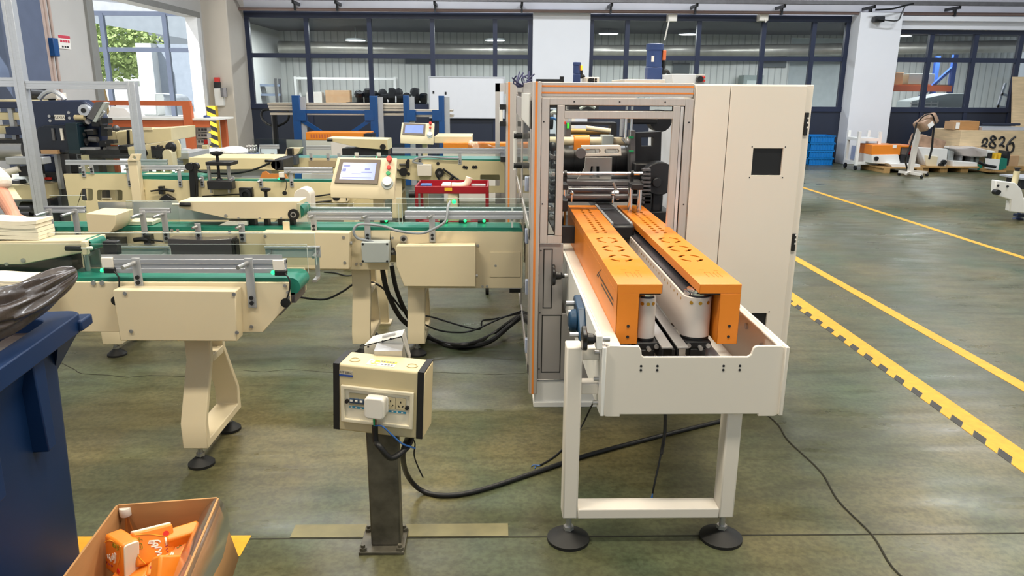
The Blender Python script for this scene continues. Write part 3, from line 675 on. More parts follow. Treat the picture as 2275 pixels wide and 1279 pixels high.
m = M(); m.box(.222, .958, Y0-.0015, Y0+.002, 1.663, 1.671); m.box(.222, .958, Y0-.0015, Y0+.002, 1.632, 1.640); m.o('orange_strip', OSTRIP, b)
m = M(); m.box(.178, .222, Y0+.03, 6.3, 1.63, 1.688); m.o('top_beam', ALUF, PM, bv=.003)
# front door frame
DR = M()
DR.box(.224, .262, Y0-.012, Y0+.01, .90, 1.612); DR.box(.920, .958, Y0-.012, Y0+.01, .90, 1.612); DR.box(.262, .920, Y0-.012, Y0+.01, 1.578, 1.612)
DR.box(.262, .335, Y0-.012, Y0+.01, .90, .94)
DR.box(.300, .335, Y0-.014, Y0+.012, .94, 1.578); DR.box(.862, .897, Y0-.014, Y0+.012, .90, 1.578); DR.box(.335, .862, Y0-.014, Y0+.012, 1.516, 1.552)
door = DR.o('front_door', ALUF, PM, bv=.002)
q = M()
for x in (.38, .60, .82): q.cyl((x, Y0-.0125, 1.595), (x, Y0-.014, 1.595), .004, 8)
for z in (1.5, 1.1): q.cyl((.235, Y0-.0125, z), (.235, Y0-.014, z), .004, 8); q.cyl((.942, Y0-.0125, z), (.942, Y0-.014, z), .004, 8)
q.o('door_screw', DARK, door)
m = M()
for x0, x1, z0, z1 in ((.262, .300, .94, 1.578), (.335, .862, 1.552, 1.578), (.897, .920, .90, 1.578)):
    t = .004
    m.box(x0, x0+t, Y0-.004, Y0, z0, z1); m.box(x1-t, x1, Y0-.004, Y0, z0, z1); m.box(x0, x1, Y0-.004, Y0, z1-t, z1); m.box(x0, x1, Y0-.004, Y0, z0, z0+t)
m.o('rubber_seal', RUBBER, door)
m = M(); m.box(.262, .300, Y0, Y0+.003, .94, 1.578); m.box(.335, .862, Y0, Y0+.003, 1.552, 1.578); m.o('door_glass', ACRYL, door)
# lower front panels
SGREY = mat('panel_grey', '#a9a4a3', .45, .3, .04, 5)
m = M(); m.box(.224, .345, Y0, Y0+.02, .16, .895)
m.box(.345, .958, Y0+.3, Y0+.32, .16, .62); m.o('lower_panel', SGREY, PM, bv=.002)
def inset(x0, x1, z0, z1):
    m = M(); t = .005
    m.box(x0, x0+t, Y0-.0015, Y0+.002, z0, z1); m.box(x1-t, x1, Y0-.0015, Y0+.002, z0, z1); m.box(x0, x1, Y0-.0015, Y0+.002, z1-t, z1); m.box(x0, x1, Y0-.0015, Y0+.002, z0, z0+t); m.o('rubber_seal', RUBBER, PM)
inset(.245, .292, .555, .87); inset(.242, .345, .20, .52)
m = M(); m.box(.345, .50, Y0-.002, Y0+.02, .16, .525); m.o('lower_panel', SGREY, PM, bv=.002)
q = M(); 
for z in (.86, .53, .22): q.cyl((.232, Y0, z), (.232, Y0-.002, z), .004, 8)
q.o('panel_screw', DARK, PM)
m = M(); m.box(.21, .96, Y0+.01, YB, .015, .15); m.box(.205, .965, Y0+.0, YB, .0, .03); m.o('base_skirt', WHITE, PM, bv=.003)
# tall control cabinet
m = M(); m.prism([(.962, Y0+.006), (1.545, Y0+.006), (1.545, 6.2), (1.30, 6.2), (1.30, 3.9), (.962, 3.9)], 'xy', .05, 1.68); cb = m.o('control_cabinet', OFFW, PM, bv=.003)
m = M(); m.prism([(.966, .06), (1.133, .06), (1.133, 1.675), (.966, 1.675)], 'xz', Y0-.012, Y0+.004); m.o('cabinet_door', OFFW, cb, bv=.0025)
m = M()
m.prism([(1.137, .06), (1.505, .06), (1.505, 1.675), (1.137, 1.675)], 'xz', Y0-.012, Y0+.004, [[(1.270, 1.245), (1.418, 1.245), (1.418, 1.377), (1.270, 1.377)], [(1.27, .40), (1.418, .40), (1.418, .53), (1.27, .53)]])
d2 = m.o('cabinet_door', OFFW, cb, bv=.0025)
for za, zb in ((1.24, 1.382), (.395, .535)): m = M(); m.box(1.265, 1.423, Y0+.003, Y0+.0055, za, zb); m.o('cutout_backing', BLACK, d2)
q = M()
for zc in (1.31, .465):
    for sx in (1.262, 1.427):
        for dz in (-.075, .075): q.cyl((sx, Y0-.012, zc+dz), (sx, Y0-.014, zc+dz), .003, 8)
q.o('corner_hole', DARK, d2)
for z0, z1 in ((1.44, 1.55), (.86, .95)):
    m = M(); m.box(1.513, 1.532, Y0-.005, Y0+.006, z0, z1); l = m.o('cabinet_latch', BLACK, cb, bv=.003)
    m = M()
    for k in range(3): m.box(1.525, 1.533, Y0-.0065, Y0-.004, z0+.035+k*.022, z0+.043+k*.022)
    m.o('latch_tab', WHITE, l)
# left flank: two hinged window doors seen edge-on, white bar handles
for (ya, yb) in ((3.78, 5.0), (5.05, 6.3)):
    m = M()
    for y in (ya+.0, yb-.06): m.box(.174, .186, y, y+.06, .16, 1.62)
    for z in (1.46, .90, .16): m.box(.174, .186, ya, yb, z, z+.14 if z > 1 else z+.06)
    m.o('side_door', ALUF, PM, bv=.002)
    m = M(); m.box(.178, .182, ya+.06, yb-.06, .96, 1.46); m.o('side_glass', ACRYL, PM)
    m = M(); m.box(.178, .183, ya+.06, yb-.06, .22, .90); m.o('side_panel', SMOKE, PM)
m = M(); m.box(.168, .184, 3.84, 4.92, 1.47, 1.63); m.o('side_header', WHITE, PM, bv=.002)
for y in (4.93,):
    for z in (1.36, 1.17):
        m = M(); m.cyl((.174, y, z), (.12, y, z), .02, 12); m.o('handle_mount', BLACK, PM)
    m = M(); m.cyl((.13, y, 1.14), (.13, y, 1.39), .013, 12); m.o('bar_handle', WHITE, PM)
for y, z in ((4.0, .88), (3.9, .62), (3.86, .3), (4.1, 1.15)):
    m = M(); m.box(.162, .178, y-.02, y+.02, z-.04, z+.04); m.o('door_catch', mat('catch_grey', '#b9c4dd', .4), PM, bv=.004)
# far flank inner wall (white), floor pan and back cross members
m = M(); m.box(1.283, 1.298, 3.9, YB, .16, 1.6); m.box(.945, .960, Y0+.05, 3.905, .16, 1.6); m.box(.945, 1.298, 3.901, 3.905, .16, 1.6); m.o('inner_wall', mat('cool_white_sheet', '#e6eaf2', .4), PM)
m = M(); m.box(.224, 1.28, Y0+.33, YB, .60, .62); m.o('machine_bed', DARK, PM)
m = M(); m.box(.224, 1.16, 6.30, 6.34, 1.55, 1.62); m.box(.224, 1.16, 6.30, 6.34, .15, .85); m.box(.56, .60, 6.3, 6.34, .85, 1.55); m.o('back_frame', ALUF, PM)
# inner mechanism
m = M(); m.pp([(1412, 295), (1470, 292), (1468, 360), (1410, 362)], 4.75, 4.83, [[(1425, 305), (1452, 305), (1452, 325), (1425, 325)]]); m.o('bearing_plate', DARK, PM, bv=.003)
m = M(); m.pp([(1402, 290), (1412, 290), (1411, 400), (1400, 400)], 4.70, 4.80); m.o('side_bar', MID, PM)
m = M(); m.bp(1408, 362, 1455, 455, 4.6, 4.75); m.o('gear_housing', BLACK, PM, bv=.01)
p = PY(1462, 395, 4.55); m = M(); m.cyl((p.x, 4.5, p.z), (p.x, 4.62, p.z), .10, 28); m.cyl((p.x-.02, 4.47, p.z-.02), (p.x-.02, 4.5, p.z-.02), .03, 16); m.o('drive_wheel', DARK, PM, bv=.006)
m = M(); m.bp(1446, 365, 1475, 480, 4.55, 4.75); m.o('belt_guard', DARK, PM, bv=.02)
m = M()
for k in range(9): m.bp(1428, 375+k*9, 1446, 380+k*9, 4.45, 4.5)
m.o('chain', MID, PM)
# big dark roller drum with ribs
a = PY(1262, 365, 5.0); b = PY(1400, 365, 5.0)
m = M(); m.cyl((a.x-.06, 5.1, a.z), (b.x, 5.1, a.z), .12, 28)
for k in range(8): x = a.x-.03+k*.07; m.cyl((x, 5.1, a.z), (x+.012, 5.1, a.z), .128, 28)
m.o('ribbed_drum', BLACK, PM)
a = PY(1262, 393, 4.9); m = M(); m.cyl((a.x, 5.0, a.z-.03), (b.x, 5.0, a.z-.03), .05, 18); m.o('lower_drum', DARK, PM)
# folding chute: slotted bar over a curved apron
m = M()
sl = lambda x0, x1, y0, y1: [(x, y) for x, y in rrect(x0, x1, y0, y1, (y1-y0)/2*.98, 4)]
m.pp([(1293, 324), (1379, 323), (1381, 346), (1293, 348)], 4.55, 4.62, [sl(1300, 1334, 331, 341), sl(1343, 1376, 331, 341)]); m.o('slotted_bar', OFFW, PM, bv=.003)
m = M()
m.pp([(1301, 350), (1360, 350), (1358, 402), (1279, 402), (1292, 386), (1299, 372)], 4.66, 4.68, [[(1313, 369), (1318, 369), (1316, 395), (1309, 395)], [(1325, 369), (1332, 369), (1332, 395), (1325, 395)]]); m.o('folding_chute', mat('chute_grey', '#d6d2cc', .45, .1, .06, 10), PM, bv=.002)
p = PY(1290, 340, 4.5); m = M(); m.lathe([(.03, 0), (.032, .03), (.02, .05)], (p.x, 4.48, p.z), 16, 'y'); m.o('adjust_knob', MID, PM)
# cream tube shaft with an orange clamp
a = PY(1210, 313, 4.9); b = PY(1400, 313, 4.9); m = M(); m.cyl((a.x, 4.9, a.z), (b.x, 4.9, a.z), .027, 18); s_ = m.o('cream_shaft', CREAM, PM)
c0 = PY(1276, 313, 4.85); c1 = PY(1311, 313, 4.85); m = M(); m.cyl((c0.x, 4.9, a.z), (c1.x, 4.9, a.z), .04, 18); m.box(c0.x, c1.x, 4.86, 4.9, a.z-.055, a.z+.0); m.o('orange_clamp', ORANGE, s_, bv=.003)
c0 = PY(1338, 313, 4.85); c1 = PY(1363, 313, 4.85); m = M(); m.box(c0.x, c1.x, 4.85, 4.95, a.z-.045, a.z+.04); m.o('shaft_block', GREY, s_, bv=.003)
# long bright cross rod, lower bars
a = PY(1246, 385, 4.35); b = PY(1428, 386, 4.35); m = M(); m.cyl((a.x-.05, 4.35, a.z), (b.x, 4.35, a.z), .010, 14); m.o('cross_rod', CHROME, PM)
for px in (1256, 1404): p = PY(px, 386, 4.35); m = M(); m.cyl((p.x-.008, 4.35, p.z), (p.x+.008, 4.35, p.z), .02, 12); m.bp(px-3, 386, px+3, 440, 4.34, 4.37); m.o('rod_clamp', BLACK, PM)
m = M(); m.bp(1256, 402, 1425, 412, 4.5, 4.6); m.o('cross_bar', MID, PM, bv=.003)
a = PY(1262, 422, 4.5); b = PY(1400, 422, 4.5)
for z, mt, r_ in ((a.z+.0, SMOKE, .026), (a.z-.055, DARK, .016)): m = M(); m.cyl((a.x, 4.5, z), (b.x, 4.5, z), r_, 18); m.o('guide_roller', mt, PM)
m = M(); m.bp(1255, 434, 1420, 441, 4.25, 4.32); m.o('cross_bar', MID, PM, bv=.003)
for px0, px1 in ((1247, 1258), (1415, 1426), (1396, 1404)):
    m = M(); p = PY((px0+px1)/2, 440, 4.2); m.cyl((p.x, 4.2, .80), (p.x, 4.2, p.z+.06), .013, 14); m.o('guide_post', CHROME, PM)
for px0, px1 in ((1240, 1262), (1404, 1430)): m = M(); m.bp(px0, 409, px1, 422, 4.15, 4.28); m.o('post_clamp', DARK, PM, bv=.004)
# infeed belt running into the machine
m = M(); m.box(.615, .70, 3.80, 5.6, .965, .98); m.o('infeed_belt', BELTB, PM)
m = M(); m.box(.600, .614, 3.82, 5.6, .95, .984); m.box(.701, .714, 3.82, 5.6, .95, .984); m.o('belt_rail', ALUD, PM)
m = M(); m.box(.604, .712, 3.75, 3.82, .91, .98); m.o('belt_nose', BLACK, PM, bv=.01)
for px, py in ((1270, 436), (1362, 438)): p = PY(px, py, 4.25); m = M(); m.ball((p.x, 4.25, p.z+.02), .014, 8); m.cyl((p.x, 4.25, p.z-.03), (p.x, 4.25, p.z+.02), .006, 8); m.o('air_fitting', CHROME, PM)
p = PY(1362, 425, 4.3); m = M(); m.tube([p+Vector((0, 0, .05)), p+Vector((.02, 0, 0)), p+Vector((.03, 0, -.05))], .008, 8); m.cyl(p+Vector((.0, -.01, -.01)), p+Vector((.03, -.01, -.01)), .018, 12); m.o('air_cylinder', STEEL, PM)
# upper mechanism
m = M(); m.bp(1262, 272, 1370, 278, 5.6, 5.75); m.bp(1358, 278, 1370, 306, 5.6, 5.75); m.o('upper_frame', DARK, PM)
a = PY(1268, 292, 5.5); b = PY(1352, 292, 5.5)
m = M(); m.cyl((a.x, 5.5, a.z), (b.x, 5.5, a.z), .022, 14); m.o('brass_roller', mat('bronze_roller', '#a9854f', .4, .4), PM)
m = M(); m.cyl((a.x+.1, 5.4, a.z+.03), (b.x, 5.4, a.z+.01), .018, 12); m.o('tension_rod', CREAM, PM)
m = M(); m.bp(1265, 236, 1330, 244, 5.8, 6.0); m.bp(1288, 232, 1330, 243, 5.7, 5.8); m.o('upper_housing', BLACK, PM)
m = M(); m.bp(1405, 262, 1462, 276, 4.9, 5.2); m.o('motor_body', BLACK, PM, bv=.01)
p = PY(1465, 268, 5.0); m = M(); m.cyl((p.x, 4.95, p.z), (p.x, 5.1, p.z), .07, 20); m.o('motor_flange', DARK, PM)
m = M(); m.bp(1256, 272, 1268, 318, 5.1, 5.2); sp = m.o('valve_block', MID, PM); m = M(); m.bp(1260, 273, 1265, 285, 5.09, 5.1); m.o('green_indicator', mat('green_indicator', '#3fd83f', .4, emit=.6), sp); m = M(); m.bp(1252, 270, 1257, 276, 5.05, 5.1); m.o('red_fitting', REDB, sp)
for px in (1400, 1388): m = M(); p = PY(px, 300, 4.75); m.cyl((p.x, 4.72, p.z-.02), (p.x, 4.72, p.z+.20), .008, 10); m.o('air_rod', CHROME, PM)
m = M(); p = PY(1383, 270, 4.9); m.cyl((p.x, 4.9, p.z-.09), (p.x, 4.9, p.z+.02), .016, 12); m.o('air_cylinder', ALU, PM)
m = M(); p = PY(1383, 307, 4.8); m.tube([p, p+Vector((.03, -.02, -.03)), p+Vector((.06, 0, .0)), p+Vector((.09, 0, -.05))], .01, 8); m.ball(p+Vector((.04, -.02, -.02)), .025, 8); m.o('linkage', STEEL, PM)
for (px0, px1, py0, py1) in ((1398, 1408, 303, 308), (1398, 1408, 334, 338)): m = M(); m.bp(px0, py0, px1, py1, 4.69, 4.71); m.o('green_clip', GREENB, PM)
m = M(); m.tube([PY(1238, 268, 4.2), PY(1228, 262, 4.2), PY(1218, 272, 4.25), PY(1213, 320, 4.3)], .006, 6); m.tube([PY(1236, 265, 4.2), PY(1222, 263, 4.2), PY(1212, 280, 4.25), PY(1210, 350, 4.3)], .006, 6); m.o('air_hose', mat('hose_blue', '#2b7fd0', .35), PM)
m = M(); m.tube([PY(1240, 252, 4.6), PY(1228, 250, 4.6), PY(1212, 260, 4.6)], .012, 6); m.tube([PY(1288, 242, 5.6), PY(1305, 233, 5.6), PY(1322, 240, 5.6)], .012, 6); m.o('air_hose', GREY, PM)
p = PY(1227, 326, 4.3); m = M(); m.ball(p, .028, 12); m.cyl(p, p+Vector((0, 0, -.12)), .01, 8); m.o('ball_knob', BLACK, PM)
random.seed(5)
for k in range(9):
    px = 1212+random.random()*22; py = 345+k*19; m = M(); q = random.choice((DARK, STEEL, MID, BLACK))
    m.bp(px-9, py, px+10, py+11, 4.25+.1*random.random(), 4.5); p = PY(px, py+4, 4.2); m.cyl((p.x, 4.2, p.z), (p.x, 4.26, p.z), .014, 10); m.o('valve_block', q, PM, bv=.004)
m = M(); m.pp([(1210, 478), (1222, 500), (1232, 520), (1212, 520)], 3.95, 4.0); m.o('chute_plate', WHITE, PM)
for q_ in ((1246, 445, 1262, 470, 4.0, 4.3), (1430, 430, 1448, 470, 4.45, 4.7), (1440, 470, 1490, 540, 4.5, 4.8)): m = M(); m.bp(*q_); m.o('chain_case', BLACK, PM, bv=.006)
random.seed(8)
for k in range(12):
    m = M(); p = PY(1428+random.random()*34, 425+random.random()*36, 4.6); m.cyl(p, p+Vector((.02, .03, .0)), .008, 8); m.o('air_fitting', STEEL if k % 3 else DARK, PM)
m = M(); m.box(.235, .94, 4.0, 4.05, .84, .93); m.o('cross_bar', DARK, PM)
# on the roof of the enclosure
m = M(); m.box(.19, .96, Y0+.06, YB, 1.682, 1.69); m.box(.962, 1.5, 4.2, 5.2, 1.68, 1.70); m.o('roof_panel', OFFW, PM) if False else None
def motor(name_px, Y, label):
    x, yt, yb, w = name_px
    r_ = (PY(x+w, yb, Y).x-PY(x-w, yb, Y).x)/2; c = PY(x, yb, Y); t = PY(x, yt, Y); h = t.z-c.z
    b = M(); b.box(c.x-r_*.85, c.x+r_*.85, Y-r_*.85, Y+r_*.85, c.z-.05, c.z+h*.36); g = b.o('gear_motor', MOTOR, PM, bv=.006, label=label)
    b = M(); b.lathe([(r_*.9, c.z+h*.36), (r_*.9, c.z+h*.82), (r_, c.z+h*.83), (r_, c.z+h*.98), (r_*.85, t.z)], (c.x, Y, 0), 24); b.o('motor_body', MOTOR, g)
    b = M(); b.box(c.x+r_*.85, c.x+r_*1.25, Y-.03, Y+.03, c.z+h*.55, c.z+h*.82); b.o('terminal_box', LAMPO if w < 12 else ORANGE2, g, bv=.004)
    b = M(); b.tube([(c.x+r_*1.1, Y, c.z+h*.55), (c.x+r_*1.15, Y, c.z+h*.4), (c.x+r_*1.0, Y, c.z+h*.15), (c.x+r_*1.6, Y, c.z+h*.25), (c.x+r_*2.2, Y, c.z-.02)], .010, 8); b.o('motor_cable', CABLE, g)
    return g, c, r_, h
g, c, r_, h = motor((1451, 97, 178, 19), 4.6, 'large blue vertical gear motor')
b = M(); b.box(c.x-r_*.5, c.x-r_*.2, 4.6-r_*.91, 4.6-r_*.84, c.z+h*.5, c.z+h*.66); b.o('motor_label', PAPERW, g)
motor((1281, 138, 178, 9), 5.2, 'small dark gear motor with amber light')
m = M(); m.bp(1388, 176, 1478, 192, 4.4, 4.9); m.o('motor_base', OFFW, PM, bv=.004)
m = M(); m.bp(1493, 164, 1546, 188, 4.3, 4.9); bx_ = m.o('junction_box', mat('pale_blue_white', '#dfe6ec', .4), PM, bv=.004)
m = M(); m.bp(1545, 165, 1566, 188, 4.3, 4.75); m.o('junction_box', GREY, PM, bv=.003)
p = PY(1553, 176, 4.29); m = M(); m.cyl((p.x, 4.3, p.z), (p.x, 4.26, p.z), .017, 12); m.o('cable_gland', BLACK, PM)
m = M(); 
for k in range(4): p = PY(1560+(k % 2)*4, 172+(k//2)*7, 4.29); m.cyl((p.x, 4.3, p.z), (p.x, 4.28, p.z), .006, 8)
m.o('red_connector', REDB, PM)
m = M(); m.bp(1303, 171, 1331, 190, 5.0, 5.3); m.o('sensor_box', OFFW, PM, bv=.004)
p = PY(1311, 178, 4.99); m = M(); m.cyl((p.x, 5.0, p.z), (p.x, 4.97, p.z), .014, 12); m.o('cable_gland', BLACK, PM)
m = M()
for px, py in ((1318, 176), (1324, 176), (1318, 181), (1324, 181)): p = PY(px, py, 4.99); m.cyl((p.x, 5.0, p.z), (p.x, 4.995, p.z), .007, 8)
m.o('signal_hole', BLACK, PM)
p = PY(1248, 178, 4.4); m = M(); m.cyl((p.x, 4.4, 1.66), (p.x, 4.4, p.z+.02), .012, 12); m.o('breather_cap', BLACK, PM)
m = M(); m.box(.2, .33, 3.76, 3.84, 1.688, 1.70); m.o('cover_strip', BLACK, PM)
m = M(); random.seed(4)
for k in range(14):
    p = PY(1158, 184, 4.9); q = p+Vector((random.uniform(-.05, .06), random.uniform(-.04, .04), random.uniform(-.02, .03))); s = q+Vector((random.uniform(-.05, .05), random.uniform(-.05, .05), random.uniform(-.01, .09)))
    m.tube([p+Vector((.02, 0, -.02)), q, s], .005, 5, 4)
m.o('cable_bundle', mat('violet_cable', '#3c3f66', .45, var=.3, scale=30), PM)

# ================================================================ SECOND PACKING MACHINE beyond
P2 = T('packing_machine', 'second packing machine largely hidden behind the tall glass fronted enclosure', 'machine', (.6, 9.4, 0))
def e2(px0, px1, Y, z0, z1, name, mt, d=.06):
    m = M(); a = PY(px0, 250, Y).x; b = PY(px1, 250, Y).x; m.box(a, b, Y, Y+d, z0, z1); return m.o(name, mt, P2, bv=.004)
p = e2(1124, 1147, 8.6, .1, 1.73, 'frame_post', ALUF)
e2(1129, 1133, 8.598, .1, 1.73, 'orange_strip', OSTRIP, .002)
m = M(); m.box(.0, .9, 10.4, 10.5, 1.62, 1.73); m.box(.0, .06, 10.4, 10.5, .1, 1.73); m.box(.05, .9, 10.45, 10.47, .1, .8); m.o('back_frame', ALUF, P2)
m = M(); m.box(.86, .9, 8.6, 10.4, .1, 1.7); m.o('inner_wall', WHITE, P2)
m = M(); m.box(.10, .86, 8.62, 8.68, 1.60, 1.72); m.o('top_beam', ALUF, P2)
for k, (x, z, r_) in enumerate(((.3, 1.45, .09), (.55, 1.3, .12), (.3, 1.15, .08), (.6, 1.02, .1), (.72, 1.5, .07))): m = M(); m.cyl((x-.15, 9.2+.1*k, z), (x+.15, 9.2+.1*k, z), r_, 18); m.o('drum', BLACK if k % 2 else MID, P2)
m = M(); m.box(.06, .86, 8.7, 10.3, .84, .9); m.o('machine_bed', DARK, P2)
m = M()
for k in range(5): p = PY(1140, 200+k*25, 8.8); m.box(p.x-.02, p.x+.06, 8.8, 8.85, p.z-.05, p.z+.05)
m.o('valve_block', DARK, P2)
for py in (236, 273): p = PY(1116, py, 8.6); m = M(); m.box(p.x-.03, p.x+.04, 8.55, 8.64, p.z-.035, p.z+.02); m.o('handle_mount', BLACK, P2)
m = M(); p = PY(1113, 255, 8.6); a = PY(1113, 238, 8.57).z; b = PY(1113, 272, 8.57).z; m.cyl((p.x, 8.57, b), (p.x, 8.57, a), .02, 10); m.o('bar_handle', WHITE, P2)
m = M(); m.bp(1126, 178, 1160, 186, 8.6, 10.3); m.o('roof_cover', WHITE, P2) if False else None
# ================================================================ CONVEYOR LINES
def legframe(parent, x0, x1, yf, yr, ztop, zk=.47, zl=.22, zb=.10, t=.035, inset=.13, mt=None):
    # bent flat-bar leg frame: upright, splayed out, upright again, with a foot rail and a tie
    mt = mt or CREAM
    f = [(yf+inset, ztop), (yf+inset, zk), (yf, zl), (yf, zb), (yr, zb), (yr, zl), (yr-inset, zk), (yr-inset, ztop)]
    i = [(yr-inset-t, ztop), (yr-inset-t, zk+.005), (yr-t, zl+.005), (yr-t, zb+t), (yf+t, zb+t), (yf+t, zl+.005), (yf+inset+t, zk+.005), (yf+inset+t, ztop)]
    m = M(); m.prism(f+i, 'yz', x0, x1); a = m.o('leg_frame', mt, parent, bv=.004)
    m = M(); m.box(x0, x1, yf+inset+t-.004, yr-inset-t+.004, zk-.02, zk+.015); m.o('leg_tie', mt, a, bv=.003)
    foot(parent, (x0+x1)/2, yf+.045, .058, zb); foot(parent, (x0+x1)/2, yr-.045, .058, zb)
def belt(parent, x0, x1, y0, y1, z, r=.03, mt=TEAL):
    o = [(x1-r+r*math.sin(math.radians(a)), z-r+r*math.cos(math.radians(a))) for a in range(0, 181, 15)]+[(x0+r-r*math.sin(math.radians(a)), z-r-r*math.cos(math.radians(a))) for a in range(0, 181, 15)]
    m = M(); m.prism(o, 'xz', y0, y1); return m.o('belt', mt, parent)
def bracket(parent, x, y, z0, z1, w=.036, arm=.0, mt=None, rodlen=.07):
    m = M(); m.box(x-w/2, x+w/2, y-.008, y, z0, z1)
    b = m.o('rail_bracket', mt or ALUD, parent, bv=.002)
    q = M()
    for dz in (.022, .045): q.cyl((x, y-.008, z0+dz), (x, y-.016, z0+dz), .009, 8)
    q.o('bracket_bolt', DARK, b)
    if rodlen: q = M(); q.cyl((x-.004, y-.01, z1-.02), (x-.022, y-.01-rodlen, z1-.025), .009, 10); q.o('clamp_rod', STEEL, b)
    return b
def rail(parent, x0, x1, y, z, name='guide_rail', w=.045, d=.022):
    m = M(); profile(m, (x0, y, z), (x1, y, z), w, d); return m.o(name, ALU, parent, bv=.0015)
def glass(parent, x0, x1, y, z0, z1, name='acrylic_guard'):
    m = M(); m.box(x0, x1, y, y+.004, z0, z1); g = m.o(name, ACRYL, parent)
    return g
def sensor(parent, x, y, z, drop=.0):
    m = M(); m.box(x-.024, x+.024, y-.012, y+.012, z+.0, z+.045); s_ = m.o('sensor_mount', PLASTW, parent, bv=.003)
    m = M(); m.box(x-.018, x+.03, y-.016, y+.012, z-.022, z); m.o('sensor', BLACK, s_, bv=.003)
    m = M(); m.ball((x-.026, y-.008, z-.010), .009, 8); m.o('sensor_light', LEDG, s_)
    if drop:
        m = M(); m.tube([(x+.026, y-.014, z-.012), (x+.045, y-.02, z-.04), (x+.04, y-.022, z-.09), (x+.025, y-.022, z-.125)], .0035, 6); m.lathe([(.001, -.024), (.02, -.023), (.02, -.012)], (x+.02, y, z-.14), 16, 'y'); m.o('sensor_cable', CABLE, s_)
def screws(parent, lst, mt=None, name='cover_screw'):
    for px, py, Y, r_ in lst: m = M(); boltp(m, px, py, Y, r_, .006); m.o(name, mt or STEEL, parent)

# ---- line A: the short take-away conveyor next to the blue bin
A = T('belt_conveyor', 'short cream green-belted conveyor beside the blue bin, its end roller exposed', 'conveyor', (-1.6, 3.3, 0))
m = M(); m.prism([(-2.75, .634), (-1.008, .627), (-.878, .765), (-.878, .850), (-2.75, .854)], 'xz', 3.10, 3.112); m.o('side_plate', CREAM, A, bv=.002)
m = M(); m.prism([(-2.75, .634), (-1.008, .627), (-.858, .765), (-.858, .868), (-2.75, .868)], 'xz', 3.29, 3.302); m.o('side_plate', CREAM, A, bv=.002)
belt(A, -2.75, -.838, 3.118, 3.285, .866, .038)
m = M(); m.box(-2.7, -.93, 3.112, 3.29, .70, .79); m.o('belt_bed', MID, A)
m = M(); m.cyl((-.876, 3.13, .828), (-.876, 3.27, .828), .03, 16); m.o('end_roller', DARK, A)
m = M(); m.prism([(3.118, .755), (3.288, .755), (3.288, .80), (3.118, .80)], 'yz', -.878, -.862); m.o('end_cover', SMOKE, A)
m = M(); m.prism([(-1.582, .617), (-1.093, .613), (-1.08, .833), (-1.584, .838)], 'xz', 3.02, 3.10)
bx_ = m.o('drive_cover', CREAM, A, bv=.004)
screws(bx_, [(278, 651, 3.02, .008), (520, 653, 3.02, .008), (292, 735, 3.02, .008), (527, 738, 3.02, .008)])
screws(A, [(270, 722, 3.1, .008), (559, 725, 3.1, .008), (633, 634, 3.1, .007), (640, 649, 3.1, .007), (641, 659, 3.1, .007), (208, 628, 3.1, .01), (227, 628, 3.1, .01)], name='plate_screw')
legframe(A, -1.385, -1.275, 3.05, 3.50, .63)
legframe(A, -2.70, -2.59, 3.05, 3.50, .63)
rail(A, -1.655, -.885, 3.105, .922, w=.06)
m = M(); m.box(-1.655, -.90, 3.098, 3.104, .950, .970); m.o('guide_strip', ALUD, A)
bracket(A, -1.51, 3.10, .83, .958, .036); bracket(A, -1.04, 3.10, .74, .958, .036)
glass(A, -2.2, -.80, 3.128, .885, 1.01); glass(A, -2.2, -.80, 3.275, .885, 1.03)
m = M(); m.box(-2.2, -.80, 3.128, 3.132, 1.009, 1.0105); m.box(-2.2, -.8, 3.275, 3.279, 1.029, 1.0305); m.box(-.8015, -.8, 3.128, 3.132, .885, 1.01); m.box(-.8015, -.8, 3.275, 3.279, .885, 1.03); m.o('guard_edge', mat('acrylic_edge', '#e3ece9', .3), A)
sensor(A, -1.628, 3.10, .915, 1); sensor(A, -.915, 3.10, .905, 1)
m = M(); m.box(-1.66, -1.60, 3.13, 3.17, .96, 1.02); m.o('sensor_bracket', DARK, A, bv=.004)
for x0, x1 in ((-1.76, -1.48), (-1.05, -.80)):
    m = M(); m.box(x0, x1, 3.36, 3.372, .900, .945); k = m.o('rear_guide', ALUD, A, bv=.002)
    m = M(); m.cyl((x0, 3.36, .948), (x1, 3.36, .948), .008, 8)
    for x in (x0+.02, x1-.02): m.cyl((x, 3.35, .93), (x, 3.36, .93), .011, 10); m.cyl((x, 3.30, .915), (x, 3.36, .92), .007, 8); m.box(x-.01, x+.01, 3.372, 3.376, .80, .94); m.box(x-.01, x+.01, 3.30, 3.376, .80, .81)
    m.o('guide_rod', STEEL, k)
